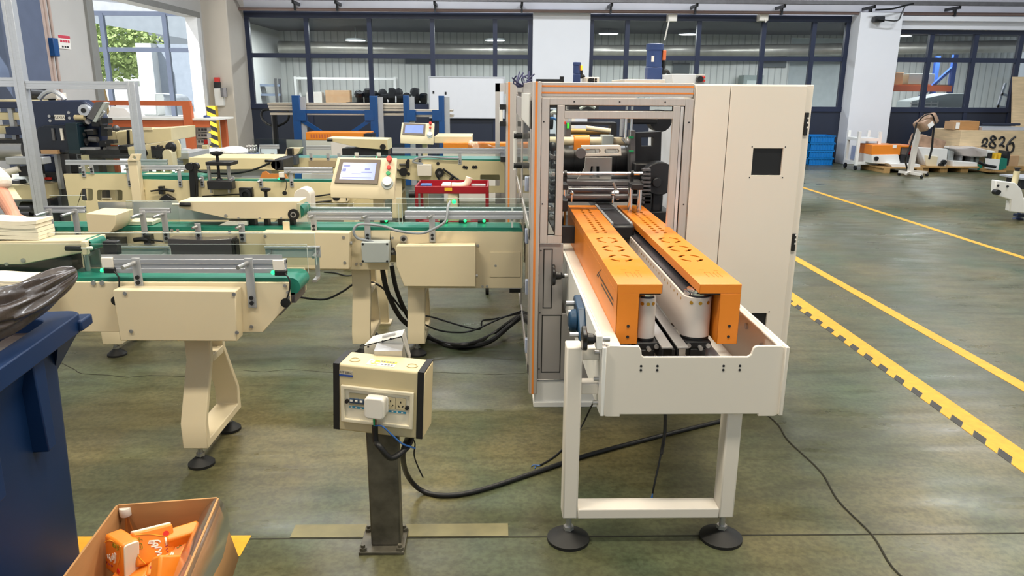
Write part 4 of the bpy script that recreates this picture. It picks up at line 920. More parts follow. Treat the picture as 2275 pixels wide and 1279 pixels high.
# overhead press conveyor of line A, a cream housing with a green belt nose
pc = M(); Yp = 3.20
pc.pp([(-60, 537), (196, 533), (194, 559), (140, 570), (48, 588), (-60, 588)], Yp, 3.33)
ph = pc.o('press_housing', CREAM, A, bv=.004)
m = M(); a = PY(196, 533, Yp); b = PY(196, 559, Yp); m.box(a.x-.01, a.x+.004, Yp+.006, 3.324, b.z+.004, a.z-.008); m.cyl((a.x-.015, Yp+.006, (a.z+b.z)/2), (a.x-.015, 3.324, (a.z+b.z)/2), .027, 18); m.o('press_belt', TEAL, ph)
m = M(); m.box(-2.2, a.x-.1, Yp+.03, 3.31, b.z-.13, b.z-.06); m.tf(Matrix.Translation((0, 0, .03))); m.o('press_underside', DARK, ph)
for y in (Yp-.01, 3.335):
    m = M(); c = PY(176, 549, Yp); m.tube([(c.x-.045, y-.01, c.z), (c.x+.0, y-.012, c.z), (c.x+.02, y-.01, c.z)], .012, 8, 4); h = m.o('clamp_handle', BLACK, ph)
    m = M(); m.cyl((c.x+.01, y-.01, c.z), (c.x+.06, y-.01, c.z), .007, 8); m.ball((c.x+.06, y-.01, c.z), .009, 8); m.o('clamp_stud', PLASTW, h)
    m = M(); m.box(c.x+.02, c.x+.045, y-.015, y+.01, c.z-.03, c.z+.03); m.o('clamp_block', CREAM, h, bv=.004)
screws(ph, [(52, 578, Yp, .01), (15, 586, Yp, .008)])
for x in (-1.95, -1.8): m = M(); m.cyl((x, 3.25, .866), (x, 3.25, .95), .012, 10); m.box(x-.03, x+.03, 3.302, 3.315, .82, .95); m.box(x-.012, x+.012, 3.25, 3.31, .93, .945); m.o('press_support', STEEL, A)
# cream ledge with paper beside the belt
m = M(); m.box(-2.4, -1.93, 2.9, 3.10, .815, .835); m.box(-2.4, -1.93, 2.9, 2.91, .77, .835); m.o('side_ledge', CREAM, A, bv=.003)
def paperstack(name, lab, x0, x1, y0, y1, z0, n, t, skew=.006, seed=1, grp=None):
    r = T(name, lab, 'tissue', ((x0+x1)/2, (y0+y1)/2, z0)); random.seed(seed)
    m = M()
    for k in range(n):
        dx = random.uniform(-skew, skew); dy = random.uniform(-skew, skew); z = z0+k*t; nx = 10; vs = []; fs = []
        for j in range(nx+1):
            x = x0+dx+(x1-x0)*j/nx; s_ = t*.35*math.sin(j*1.1+k*.4)*(.3+.7*k/n)
            for y in (y0+dy, y1+dy):
                for zz in (z+s_+t*.05, z+t*.95+s_): vs.append((x, y, zz))
        for j in range(nx):
            a = 4*j; b = 4*j+4; fs += [(a, b, b+1, a+1), (a+2, a+3, b+3, b+2), (a+1, b+1, b+3, a+3), (a, a+2, b+2, b)]
        fs += [(0, 1, 3, 2), (4*nx, 4*nx+2, 4*nx+3, 4*nx+1)]
        m.add(vs, fs)
    m.tf(Matrix.Translation((0, 0, 0)))
    o = m.o('folded_sheets', PAPER, r, smooth=False); o['kind'] = 'stuff'
    return r
p = PY(0, 640, 2.93)
paperstack('tissue_stack', 'neat stack of folded tissue on the cream ledge just above the bin', -2.35, PY(78, 620, 3.0).x+.02, 2.93, 3.09, .836, 5, .013, .005, 2)
zt = PY(90, 534, Yp).z
paperstack('tissue_stack', 'tall wavy stack of folded tissue on top of the cream press housing', -2.5, PY(95, 510, 3.25).x, 3.205, 3.33, zt+.001, 5, .017, .004, 5)

# ---- line B: the long conveyor running into the enclosure
B = T('belt_conveyor', 'long cream green-belted conveyor feeding into the side of the enclosure', 'conveyor', (-1.4, 4.7, 0))
ZB = .822
m = M(); m.prism([(-3.3, .57), (-.66, .57), (-.64, .815), (-3.3, .80)], 'xz', 4.50, 4.512); m.o('side_plate', CREAM, B, bv=.002)
m = M(); m.prism([(-.635, .709), (-.62, .71), (-.54, .452), (.17, .452), (.17, .808), (-.64, .812)], 'xz', 4.50, 4.512); m.o('side_plate', CREAM, B, bv=.002)
m = M(); m.box(-3.3, .17, 4.71, 4.722, .57, .83); m.o('side_plate', CREAM, B, bv=.002)
belt(B, -3.3, .17, 4.518, 4.705, ZB+.01, .03)
m = M(); m.box(-3.3, .17, 4.512, 4.71, .66, .74); m.o('belt_bed', MID, B)
m = M(); m.pp([(583, 515), (776, 517), (776, 598), (604, 597), (594, 560)], 4.42, 4.50); d1 = m.o('drive_cover', CREAM, B, bv=.004)
screws(d1, [(589, 524, 4.42, .009), (763, 527, 4.42, .009), (766, 583, 4.42, .009)])
m = M(); m.pp([(880, 546), (1056, 545), (1057, 637), (898, 636), (880, 590)], 4.41, 4.50); d2 = m.o('drive_cover', CREAM, B, bv=.004)
m = M(); p = PY(1057, 614, 4.43); m.cyl((p.x, 4.45, p.z), (p.x+.012, 4.45, p.z), .01, 8); p = PY(777, 541, 4.43); m.cyl((p.x, 4.45, p.z), (p.x+.012, 4.45, p.z), .012, 8); m.o('cover_screw', STEEL, d2)
m = M(); m.bp(1088, 560, 1156, 615, 4.496, 4.5); m.o('service_panel', CREAM, B, bv=.001)
screws(B, [(1062, 545, 4.5, .008), (1056, 545, 4.5, .008), (1101, 590, 4.5, .008), (1072, 636, 4.5, .008), (1082, 636, 4.5, .008), (872, 528, 4.5, .008), (872, 558, 4.5, .008), (872, 586, 4.5, .008), (802, 586, 4.5, .008), (792, 586, 4.5, .008), (318, 552, 4.5, .008), (382, 511, 4.5, .009), (395, 511, 4.5, .009), (510, 515, 4.5, .009)], name='plate_screw')
p = PY(897, 530, 4.5); m = M(); m.cyl((p.x, 4.5, p.z), (p.x, 4.49, p.z), .022, 16); m.o('plug_cap', STEEL, B); m = M(); m.cyl((p.x, 4.49, p.z), (p.x, 4.475, p.z), .012, 12); m.o('stop_button', BLACK, B)
m = M(); m.bp(803, 538, 864, 584, 4.40, 4.49); j = m.o('junction_box', GREY, B, bv=.006)
m = M()
for px, py in ((806, 542), (860, 542), (806, 580), (860, 580)): boltp(m, px, py, 4.40, .007, .003)
m.o('box_screw', DARK, j)
m = M(); m.tube([PY(832, 539, 4.43), PY(815, 534, 4.42), PY(793, 528, 4.42), PY(786, 512, 4.42), PY(800, 498, 4.43), PY(850, 502, 4.43), PY(885, 513, 4.43), PY(935, 518, 4.43), PY(968, 506, 4.43), PY(990, 490, 4.45), PY(995, 460, 4.5), PY(1000, 448, 4.6)], .008, 8); m.o('sensor_cable', CABLEG, B)
# guide rails
rail(B, PY(684, 482, 4.5).x, PY(872, 482, 4.5).x, 4.50, .905, w=.05); rail(B, PY(900, 480, 4.5).x, .17, 4.50, .912, w=.05)
rail(B, PY(690, 467, 4.72).x, PY(868, 467, 4.72).x, 4.722, PY(780, 466, 4.72).z, w=.035); rail(B, PY(905, 467, 4.72).x, .17, 4.722, PY(1000, 466, 4.72).z, w=.035)
for px, z0 in ((697, .80), (816, .745), (960, .745)): bracket(B, PY(px, 490, 4.5).x, 4.498, z0, .925, rodlen=.03)
for px in (441, 538): bracket(B, PY(px, 510, 4.5).x, 4.498, .742, .86, rodlen=.03)
m = M(); p = PY(635, 495, 4.49); m.box(p.x-.02, p.x+.02, 4.49, 4.5, .81, .87); m.o('cream_bracket', CREAM, B, bv=.002)
for px in (321, 368): bracket(B, PY(px, 500, 4.5).x, 4.498, .745, .935, rodlen=.09)
for px in (115, 172): bracket(B, PY(px, 500, 4.5).x, 4.498, .745, .945, rodlen=.1)
rail(B, PY(307, 466, 4.48).x, PY(375, 466, 4.48).x, 4.503, .935, w=.03); rail(B, PY(95, 466, 4.48).x, PY(185, 466, 4.48).x, 4.503, .94, w=.04)
glass(B, PY(112, 440, 4.53).x, PY(190, 440, 4.53).x, 4.525, .85, 1.02); glass(B, PY(280, 450, 4.53).x, PY(395, 450, 4.53).x, 4.525, .85, .99); glass(B, PY(660, 470, 4.53).x, .17, 4.525, .85, .975); glass(B, PY(880, 430, 4.7).x, .17, 4.70, .85, .985)
m = M()
for a, b, y, z in ((112, 190, 4.525, 1.02), (280, 395, 4.525, .99), (660, 1160, 4.525, .975), (880, 1160, 4.70, .985)): m.box(PY(a, 450, y).x, PY(b, 450, y).x, y, y+.004, z-.001, z+.001)
for px in (685, 886, 894): x = PY(px, 470, 4.53).x; m.box(x-.0015, x+.0015, 4.525, 4.529, .85, .975)
for px in (1138, ): x = PY(px, 490, 4.5).x; m.box(x-.006, x+.006, 4.5, 4.51, .835, .95)
m.o('guard_edge', bpy.data.materials['acrylic_edge'], B)
for px, py in ((855, 500), (988, 503), (1030, 505), (1072, 505)):
    p = PY(px, py, 4.66); m = M(); m.box(p.x-.03, p.x+.02, 4.66, 4.69, ZB+.012, ZB+.03); s_ = m.o('photo_eye', DARK, B, bv=.002); m = M(); m.ball((p.x+.01, 4.655, ZB+.028), .010, 8); m.o('sensor_light', LEDG, s_)
p = PY(1003, 447, 4.9); m = M(); m.box(p.x-.03, p.x+.03, 4.89, 4.92, p.z-.012, p.z+.018); m.cyl((p.x-.01, 4.9, .92), (p.x-.01, 4.9, p.z), .006, 8); m.cyl((p.x+.012, 4.9, .92), (p.x+.012, 4.9, p.z), .006, 8); s_ = m.o('photo_eye', BEIGEP, B); m = M(); m.ball((p.x+.018, 4.885, p.z), .014, 8); m.o('sensor_light', LEDG, s_)
m = M(); a = PY(973, 495, 4.73); b = PY(1045, 495, 4.73); m.box(a.x, b.x, 4.722, 4.76, .835, .87); m.o('sensor_strip', CREAM, B, bv=.002)
# overhead press housing of line B
m = M(); m.pp([(397, 447), (665, 447), (668, 486), (507, 486), (404, 463), (397, 460)], 4.54, 4.72); ph = m.o('press_housing', CREAM, B, bv=.003)
p = PY(653, 476, 4.54); m = M(); m.cyl((p.x, 4.54, p.z), (p.x, 4.527, p.z), .034, 24); m.o('roller_bearing', BLACK, ph); m = M(); m.pipe((p.x, 4.528, p.z), (p.x, 4.522, p.z), .017, .011, 18); m.o('bearing_ring', STEEL, ph)
m = M(); p = PY(668, 470, 4.6); m.cyl((p.x-.005, 4.55, p.z+.01), (p.x-.005, 4.71, p.z+.01), .04, 18); m.o('press_belt', TEAL, ph)
m = M(); p = PY(412, 454, 4.53); m.tube([(p.x-.03, 4.53, p.z), (p.x+.0, 4.525, p.z), (p.x+.03, 4.53, p.z)], .013, 8, 3); m.o('clamp_handle', BLACK, ph); m = M(); m.cyl((p.x-.08, 4.535, p.z), (p.x-.02, 4.535, p.z), .008, 8); m.o('clamp_stud', PLASTW, ph)
screws(ph, [(502, 479, 4.54, .01), (530, 484, 4.54, .006), (577, 484, 4.54, .006), (625, 484, 4.54, .006)])
for px in (557, 566, 595, 626, 652): m = M(); p = PY(px, 490, 4.62); m.box(p.x-.012, p.x+.012, 4.58, 4.64, ZB+.011, .90); m.o('press_wheel', BLACK, B)
m = M(); a = PY(490, 492, 4.6); b = PY(548, 492, 4.6); m.prism([(a.x, .835), (b.x+.02, .835), (b.x+.02, .862), (a.x+.06, .862)], 'xz', 4.55, 4.69); m.o('lead_in_tray', OFFW, B, bv=.002)
m = M(); a = PY(295, 460, 4.73); b = PY(545, 475, 4.73); m.box(a.x, b.x, 4.724, 4.732, .84, .955); m.o('rear_guide', ALUD, B)
# belt guard hood (arched) behind the press
m = M(); o = []; i_ = []
xa = PY(655, 440, 5.02).x; xb = PY(692, 440, 5.02).x; zc = PY(670, 436, 5.02).z; rr_ = (xb-xa)/2; xc = (xa+xb)/2
for a in range(180, -1, -12): t = math.radians(a); o.append((xc+rr_*math.cos(t), zc+rr_*math.sin(t)))
m.prism([(xa, .70)]+o+[(xb, .70)], 'xz', 5.00, 5.13); m.o('arched_guard', OFFW, B, bv=.004)
# pusher box and its steel back plate near the tall post
m = M(); m.pp([(190, 474), (257, 477), (257, 500), (245, 517), (196, 517)], 4.36, 4.58); k = m.o('pusher_box', CREAM, B, bv=.003)
m = M(); m.pp([(217, 449), (294, 449), (296, 500), (224, 500)], 4.64, 4.655); m.o('pusher_plate', STEEL, B)
m = M(); m.box(PY(200, 520, 4.4).x, PY(262, 520, 4.4).x, 4.40, 4.50, .62, .775); m.o('pusher_bracket', DARK, B)
p = PY(330, 532, 4.47); m = M(); m.tube([(p.x-.08, 4.46, p.z), (p.x-.03, 4.455, p.z+.005), (p.x+.0, 4.46, p.z)], .014, 8); m.box(p.x-.02, p.x+.02, 4.45, 4.5, p.z-.03, p.z+.03); m.cyl((p.x+.02, 4.46, p.z), (p.x+.09, 4.46, p.z-.01), .006, 8); m.o('lock_lever', BLACK, B)
m = M(); m.pp([(372, 530), (450, 533), (515, 530), (517, 580), (374, 580)], 4.40, 4.50); w = m.o('tinted_hatch', SMOKE, B, bv=.003)
m = M(); m.bp(515, 534, 519, 575, 4.40, 4.47); m.bp(521, 534, 525, 575, 4.42, 4.48); m.o('hatch_seal', RUBBER, w)
for x0, x1 in ((-.905, -.79), (-.555, -.445), (-2.47, -2.35)):
    legframe(B, x0, x1, 4.5, 4.93, .575 if x0 < -.6 else .452, .40, .17, .085, inset=.09)
m = M(); m.bp(1132, 641, 1157, 650, 4.6, 4.8); m.o('hanger_bracket', BLACK, B)
# paper block under the press and the strip on the belt
m = M(); a = PY(300, 490, 4.7); b = PY(360, 490, 4.7); m.box(a.x, b.x, 4.56, 4.69, ZB+.0115, ZB+.035); tag(m.o('tissue_block', PAPER, bv=.003), 'flat block of tissue lying on the green belt behind the clamp brackets', 'tissue')

# control console with touch screen
def console(lab, corners, Y, tilt, post_px, ydrop, grp='operator consoles'):
    # corners: top-left, top-right, bottom-left, bottom-right of the sloping face, in the picture
    (x0, y0), (x1, y1), (x2, y2), (x3, y3) = corners
    r = T('control_console', lab, 'console', (PY((x2+x3)/2, y2, Y).x, Y, 0))
    bl = PY(x2, y2, Y); br = PY(x3, y3, Y); tl = PY(x0, y0, Y+tilt); tr = PY(x1, y1, Y+tilt)
    # face frame of reference
    u = (br-bl); v = (tl-bl); nrm = u.cross(v).normalized()
    if nrm.y > 0: nrm = -nrm
    d = Vector((0, .0, -(ydrop)))
    m = M(); bk = Vector((0, .05, 0))
    vs = [bl, br, tr, tl, bl+d, br+d, tr+bk+d*.2, tl+bk+d*.2]
    m.add(vs, [(0, 1, 2, 3), (0, 4, 5, 1), (1, 5, 6, 2), (3, 2, 6, 7), (0, 3, 7, 4), (4, 7, 6, 5)]); m.o('console_box', CREAM, r, bv=.004)
    def q(a, b, h=0): return bl.lerp(br, a).lerp(tl.lerp(tr, a), b)+nrm*h
    def panel(name, a0, a1, b0, b1, h0, h1, mt, parent=r, bv=.002):
        m = M(); m.add([q(a0, b0, h0), q(a1, b0, h0), q(a1, b1, h0), q(a0, b1, h0), q(a0, b0, h1), q(a1, b0, h1), q(a1, b1, h1), q(a0, b1, h1)], [(3, 2, 1, 0), (4, 5, 6, 7), (0, 1, 5, 4), (1, 2, 6, 5), (2, 3, 7, 6), (3, 0, 4, 7)]); return m.o(name, mt, parent, bv=bv)
    b = panel('screen_bezel', .06, .735, .12, .92, 0, .012, mat('bezel_brown', '#6b6056', .45))
    panel('touch_screen', .125, .675, .24, .80, .011, .0135, SCREEN, b, 0)
    if Y < 6:
        for (a0, a1, b0, b1) in ((.15, .25, .66, .72), (.3, .45, .42, .44), (.45, .62, .47, .5), (.5, .58, .56, .62), (.15, .62, .30, .32), (.14, .2, .5, .6)):
            panel('screen_graphic', a0, a1, b0, b1, .0135, .0139, mat('screen_ink', '#5563a8', .3, emit=.3, ecol='#6675c8'), b, 0)
    def btn(name, a, bb, r_, h, mt):
        m = M(); c = q(a, bb, 0); m.cyl(c, c+nrm*h*.5, r_*.7, 16); m.cyl(c+nrm*h*.5, c+nrm*h, r_, 18); return m.o(name, mt, r, bv=.002)
    k = (br-bl).length
    btn('emergency_stop', .885, .90, .044*k, .05, REDB); btn('red_button', .885, .66, .034*k, .02, REDB); btn('green_button', .885, .47, .034*k, .02, GREENB if Y < 6 else STEEL)
    e = btn('dial_plate', .885, .16, .095*k, .006, GREY); btn('white_dial', .885, .2, .075*k, .03, PLASTW)
    m = M(); pa = PY(post_px[0], (y2+y3)/2, Y+.12); pb = PY(post_px[1], (y2+y3)/2, Y+.12); m.box(pa.x, pb.x, Y+.09, Y+.15, .0, bl.z-.03); m.o('console_post', CREAM, r, bv=.004)
    m = M(); m.box(pa.x-.02, pb.x+.02, Y+.06, Y+.18, 0, .012); m.o('post_foot', CREAM, r)
    m = M(); m.box(pa.x-.02, pb.x+.02, Y+.07, Y+.17, bl.z-.05-ydrop*.6, bl.z-.02-ydrop*.2); m.o('post_collar', CREAM, r)
    return r
console('cream console with lit touch screen on a post behind the long conveyor', ((750, 349), (882, 351), (733, 415), (876, 419)), 5.10, .10, (829, 853), .075)

# ---- power pedestal
PD = T('power_pedestal', 'cream socket and breaker box on a stained steel post bolted to the floor', 'power box', (-.42, 2.47, 0))
m = M(); m.box(-.50, -.335, 2.40, 2.555, 0, .012); m.o('base_plate', RUST, PD, bv=.002)
m = M()
for x in (-.485, -.35):
    for y in (2.415, 2.54): m.cyl((x, y, .012), (x, y, .035), .008, 8); m.cyl((x, y, .012), (x, y, .024), .014, 6)
m.o('anchor_bolt', RUST, PD)
m = M(); m.box(-.46, -.35, 2.44, 2.515, .012, .58); m.o('post', RUST, PD, bv=.006)
bxm = Matrix.Translation((-.405, 2.40, .605)) @ Matrix.Rotation(math.radians(-9), 4, 'Z') @ Matrix.Rotation(math.radians(3.0), 4, 'Y')
def pb(name, x0, x1, y0, y1, z0, z1, mt, parent=PD, bv=0): m = M(); m.box(x0, x1, y0, y1, z0, z1); m.tf(bxm); return m.o(name, mt, parent, bv=bv)
W2, H2 = .162, .125
en = pb('enclosure', -W2, W2, 0, .13, -H2, H2, BEIGEP, PD, .008)
for s_ in (-1, 1): pb('edge_tape', s_*(W2-.013)-.011, s_*(W2-.013)+.011, -.0015, .13, -H2+.004, H2+.0015, RUBBER, en)
m = M(); o = [(-.13, -.085), (.128, -.085), (.128, .052), (-.13, .052)]; i_ = [(-.116, -.072), (.114, -.072), (.114, .038), (-.116, .038)]
m.prism(o, 'xz', -.012, 0, [i_]); m.tf(bxm); m.o('front_frame', mat('aged_white_plastic', '#e6dcc2', .4, var=.04), en, bv=.003)
pb('inner_panel', -.116, .114, -.004, -.0005, -.072, .038, mat('inner_white', '#ece3cd', .45), en)
pb('breaker_window', -.10, -.030, -.0065, -.004, -.020, .026, mat('breaker_grey', '#b3a888', .4), en)
for k in range(4): 
    b = pb('breaker', -.099+k*.0175, -.083+k*.0175, -.010, -.006, -.012, .007, mat('breaker_body', '#39506b', .4), en, .001)
    pb('breaker_toggle', -.096+k*.0175, -.087+k*.0175, -.013, -.010, -.004, .002, PLASTW, en)
for x0, x1 in ((-.10, -.034), (.030, .10)):
    pb('label_strip', x0, x1, -.0055, -.004, -.031, -.024, mat('cyan_strip', '#3a93b5', .5), en)
    m = M()
    for k in range(4): m.box(x0+.004+k*.017, x0+.010+k*.017, -.006, -.0054, -.0295, -.0255)
    m.tf(bxm); m.o('strip_number', PLASTW, en)
for k in range(2):
    x = .030+k*.036; s_ = pb('socket', x, x+.034, -.008, -.004, -.018, .026, mat('socket_beige', '#c9bb98', .45), en, .0015)
    m = M(); cx = x+.017
    m.box(cx-.002, cx+.002, -.0086, -.0078, .008, .015)
    for sg in (-1, 1): 
        n0 = len(m.v); m.box(cx-.0016, cx+.0016, -.0086, -.0078, -.008, 0); m.tf(Matrix.Translation((cx+sg*.007, 0, -.004)) @ Matrix.Rotation(sg*.6, 4, 'Y') @ Matrix.Translation((-cx, 0, .004)), n0)
    m.tf(bxm); m.o('socket_slot', BLACK, s_)
for sx in (-.108, .106): m = M(); m.cyl((sx, -.004, -.006), (sx, -.014, -.006), .007, 12); m.tf(bxm); m.o('cover_latch', BLACK, en)
for x in (-.10, -.025, .105): m = M(); m.pipe((x, .05, H2), (x, .05, H2+.003), .020, .016, 24); m.tf(bxm); m.o('knockout_ring', BEIGEP, en)
w = pb('warning_label', -.05, .048, .02, .07, H2+.0, H2+.0015, PAPERW, en)
pb('yellow_band', -.03, .048, .048, .068, H2+.0015, H2+.002, YELTAPE, en)
m = M(); m.prism([(-.038, .024), (-.012, .024), (-.025, .046)], 'xy', H2+.0015, H2+.0022); m.tf(bxm); m.o('warning_triangle', YELTAPE, en)
m = M()
for k in range(4): m.box(.0+k*.011, .008+k*.011, .028, .038, H2+.0015, H2+.002)
for k in range(5): m.box(-.01+k*.011, -.003+k*.011, .052, .063, H2+.002, H2+.0024)
m.tf(bxm); m.o('label_print', MID, en)
pb('maker_plate', -.138, -.09, -.0012, 0, .082, .104, mat('plate_grey', '#c4bba6', .4), en); pb('blue_band', -.138, -.09, -.0018, 0, .082, .089, mat('plate_blue', '#2d4f9a', .4), en)
def text(body, size, mx, mt, parent, name='lettering', ext=.0004):
    cu = bpy.data.curves.new(name, 'FONT'); cu.body = body; cu.size = size; cu.extrude = ext; cu.align_x = 'CENTER'; cu.align_y = 'CENTER'
    dg = bpy.context.evaluated_depsgraph_get(); o = bpy.data.objects.new(name, cu); COL.objects.link(o); bpy.context.view_layer.update()
    me = bpy.data.meshes.new_from_object(o.evaluated_get(bpy.context.evaluated_depsgraph_get())); COL.objects.unlink(o); bpy.data.objects.remove(o)
    m = M(); m.add([mx @ v.co for v in me.vertices], [tuple(p.vertices) for p in me.polygons]); return m.o(name, mt, parent, smooth=False)
RX = Matrix.Rotation(math.pi/2, 4, 'X')
text('MT SBF-L', .011, bxm @ Matrix.Translation((-.114, -.0016, .0965)) @ RX, MID, en)
# tilted metal bracket box on top behind
m = M(); q_ = [PY(808, 767, 2.58), PY(893, 746, 2.58), PY(904, 800, 2.58), PY(812, 800, 2.58), PY(829, 746, 2.68), PY(899, 731, 2.68)]
th = Vector((0, .004, 0)); m.add(q_[:4]+[p+th for p in q_[:4]], [(0, 1, 2, 3), (7, 6, 5, 4), (0, 4, 5, 1), (1, 5, 6, 2), (2, 6, 7, 3), (3, 7, 4, 0)])
up = Vector((0, 0, -.004)); t_ = [q_[0], q_[1], q_[5], q_[4]]; m.add(t_+[p+up for p in t_], [(0, 1, 2, 3), (7, 6, 5, 4), (0, 4, 5, 1), (1, 5, 6, 2), (2, 6, 7, 3), (3, 7, 4, 0)])
e_ = [q_[1], q_[5], q_[5]+Vector((.02, .0, -.1)), q_[2]+Vector((.012, 0, 0))]; lf = Vector((-.004, 0, 0)); m.add(e_+[p+lf for p in e_], [(0, 1, 2, 3), (7, 6, 5, 4), (0, 4, 5, 1), (1, 5, 6, 2), (2, 6, 7, 3), (3, 7, 4, 0)])
br = m.o('metal_bracket', mat('scuffed_white_metal', '#d3d2cb', .4, .3, .14, 14), PD)
m = M(); a = t_[0].lerp(t_[1], .42).lerp(t_[3].lerp(t_[2], .42), .45); b = t_[0].lerp(t_[1], .78).lerp(t_[3].lerp(t_[2], .78), .45); m.tube([a, b], .009, 4, 0); m.o('bracket_clip', STEEL, br)
m = M(); f_ = [PY(831, 779, 2.52), PY(893, 781, 2.52), PY(896, 764, 2.578), PY(838, 761, 2.578)]; m.add(f_+[p+Vector((0, 0, -.003)) for p in f_], [(0, 1, 2, 3), (7, 6, 5, 4), (0, 4, 5, 1), (1, 5, 6, 2), (2, 6, 7, 3), (3, 7, 4, 0)]); m.box(f_[0].x, f_[1].x, 2.518, 2.521, f_[0].z-.022, f_[0].z); m.o('bracket_flap', STEEL, br)
for px, py in ((818, 770), (850, 758), (868, 752), (825, 790)): m = M(); p = PY(px, py, 2.579); m.cyl((p.x, 2.58, p.z), (p.x, 2.577, p.z), .004, 8); m.o('bracket_hole', DARK, br)
m = M(); m.box(-.42, -.36, 2.585, 2.60, .50, .74); m.o('bracket_stem', STEEL, PD)
# white adaptor plug in the box
pg = T('power_plug', 'large white plug pushed into the socket box, its black cable looping below', 'plug', bxm @ Vector((-.005, -.02, -.01)))
m = M(); m.prism([(x*1.0, z) for x, z in rrect(-.034, .036, -.044, .034, .014, 6)], 'xz', -.050, -.012); m.tf(bxm); m.o('plug_body', PLASTW, pg, bv=.006, seg=3)
m = M(); m.prism(rrect(-.022, .040, -.036, .030, .012, 5), 'xz', -.013, -.004); m.tf(bxm); m.o('plug_base', PLASTW, pg, bv=.003)
a = bxm @ Vector((-.004, -.032, -.044))
m = M(); m.tube([a, a+Vector((.0, 0, -.02)), a+Vector((.002, -.004, -.035))], .004, 6); m.o('green_wire', GREENB, pg)
m = M(); m.tube([a+Vector((.006, 0, 0)), a+Vector((.006, 0, -.02)), a+Vector((.004, -.004, -.035))], .003, 6); m.o('brown_wire', mat('wire_brown', '#6b3a2c', .5), pg)
a2 = a+Vector((.003, -.004, -.03))
m = M(); m.tube([a2, a2+Vector((0, 0, -.06)), PY(842, 990, 2.33), PY(868, 1017, 2.34), PY(898, 1000, 2.38), PY(912, 980, 2.42), PY(915, 960, 2.46), PY(905, 975, 2.54), PY(895, 1010, 2.56), PZ(905, 1055, .12), PZ(935, 1088, .02), PZ(985, 1100, .011), PZ(1060, 1090, .011), PZ(1180, 1052, .011), PZ(1300, 1012, .011), PZ(1450, 972, .011), PZ(1600, 935, .011)], .0105, 10); m.o('plug_cable', CABLE, pg)
m = M(); m.tube([a+Vector((.004, -.004, -.03)), a+Vector((.03, -.012, -.028)), a+Vector((.06, -.01, -.06)), a+Vector((.095, 0, -.10)), PY(922, 995, 2.40), PY(905, 990, 2.40)], .0032, 6); m.o('blue_wire', CABLEB, pg)
m = M(); m.tube([PY(915, 972, 2.44), PY(922, 985, 2.44), PY(920, 1010, 2.45), PY(928, 1035, 2.46), PY(940, 1060, 2.47)], .0028, 6); m.o('loose_wire', CABLE, pg)
# thin cable on the floor by the discharge conveyor
m = M(); m.tube([PZ(1325, 880, .25), PZ(1310, 910, .12), PZ(1290, 950, .01), PZ(1262, 985, .004), PZ(1230, 1015, .004), PZ(1200, 1033, .004)], .0042, 6)
tc = tag(m.o('floor_cable', CABLE), 'thin black cable with bared blue end beside the leg of the orange covered conveyor', 'cable')
ORG[tc.name] = tc.location.copy(); m = M(); e = PZ(1200, 1033, .004); m.tube([e, e+Vector((-.02, -.01, 0)), e+Vector((-.025, -.03, 0))], .002, 5); m.tube([e, e+Vector((-.03, .002, 0)), e+Vector((-.04, -.012, .0))], .002, 5); m.o('bare_wire', CABLEB, tc)
# cables beneath line B running into the enclosure
def cab(name, lab, pts, r_, mt=CABLE, grp=None):
    m = M(); m.tube(pts, r_, 8); return tag(m.o(name, mt), lab, 'cable', grp)
cab('power_cable', 'thick black cable dropping from the grey junction box and sagging to the enclosure', [PY(848, 586, 4.7), PY(858, 640, 4.7), PY(880, 690, 4.75), PY(905, 720, 4.8), PY(960, 755, 4.85), PZ(1000, 768, .016), PZ(1050, 768, .016), PZ(1090, 757, .03), PY(1130, 725, 4.9), PY(1162, 700, 4.9)], .017)
cab('power_cable', 'second thick black cable beside the one from the junction box', [PY(870, 590, 4.75), PY(880, 640, 4.75), PY(900, 690, 4.8), PY(930, 735, 4.85), PZ(985, 762, .015), PZ(1040, 764, .05), PY(1090, 745, 4.95), PY(1130, 717, 4.95), PY(1162, 695, 4.95)], .015)
cab('signal_cable', 'slim black cable hanging in a long bow from behind the cream leg', [PY(933, 701, 4.78), PY(960, 704, 4.75), PY(1020, 722, 4.75), PY(1065, 731, 4.75), PY(1072, 712, 4.78), PY(1100, 708, 4.8), PY(1160, 694, 4.85)], .006)
cab('signal_cable', 'slim black cable hanging lowest between the leg and the enclosure', [PY(933, 715, 4.72), PY(970, 732, 4.7), PY(1010, 738, 4.7), PY(1050, 734, 4.7), PY(1110, 708, 4.75), PY(1160, 690, 4.8)], .006)
cab('signal_cable', 'slim black cable crossing behind the cream leg toward the short conveyor', [PY(665, 660, 4.7), PY(720, 665, 4.7), PY(760, 648, 4.72), PY(792, 628, 4.75), PY(830, 628, 4.78), PY(862, 650, 4.8), PY(895, 690, 4.85)], .007)
cab('floor_lead', 'thin dark lead trailing from the machine feet along the floor', [PZ(720, 604, .006), PZ(745, 606, .006), PZ(770, 612, .006), PZ(800, 608, .006)], .006)
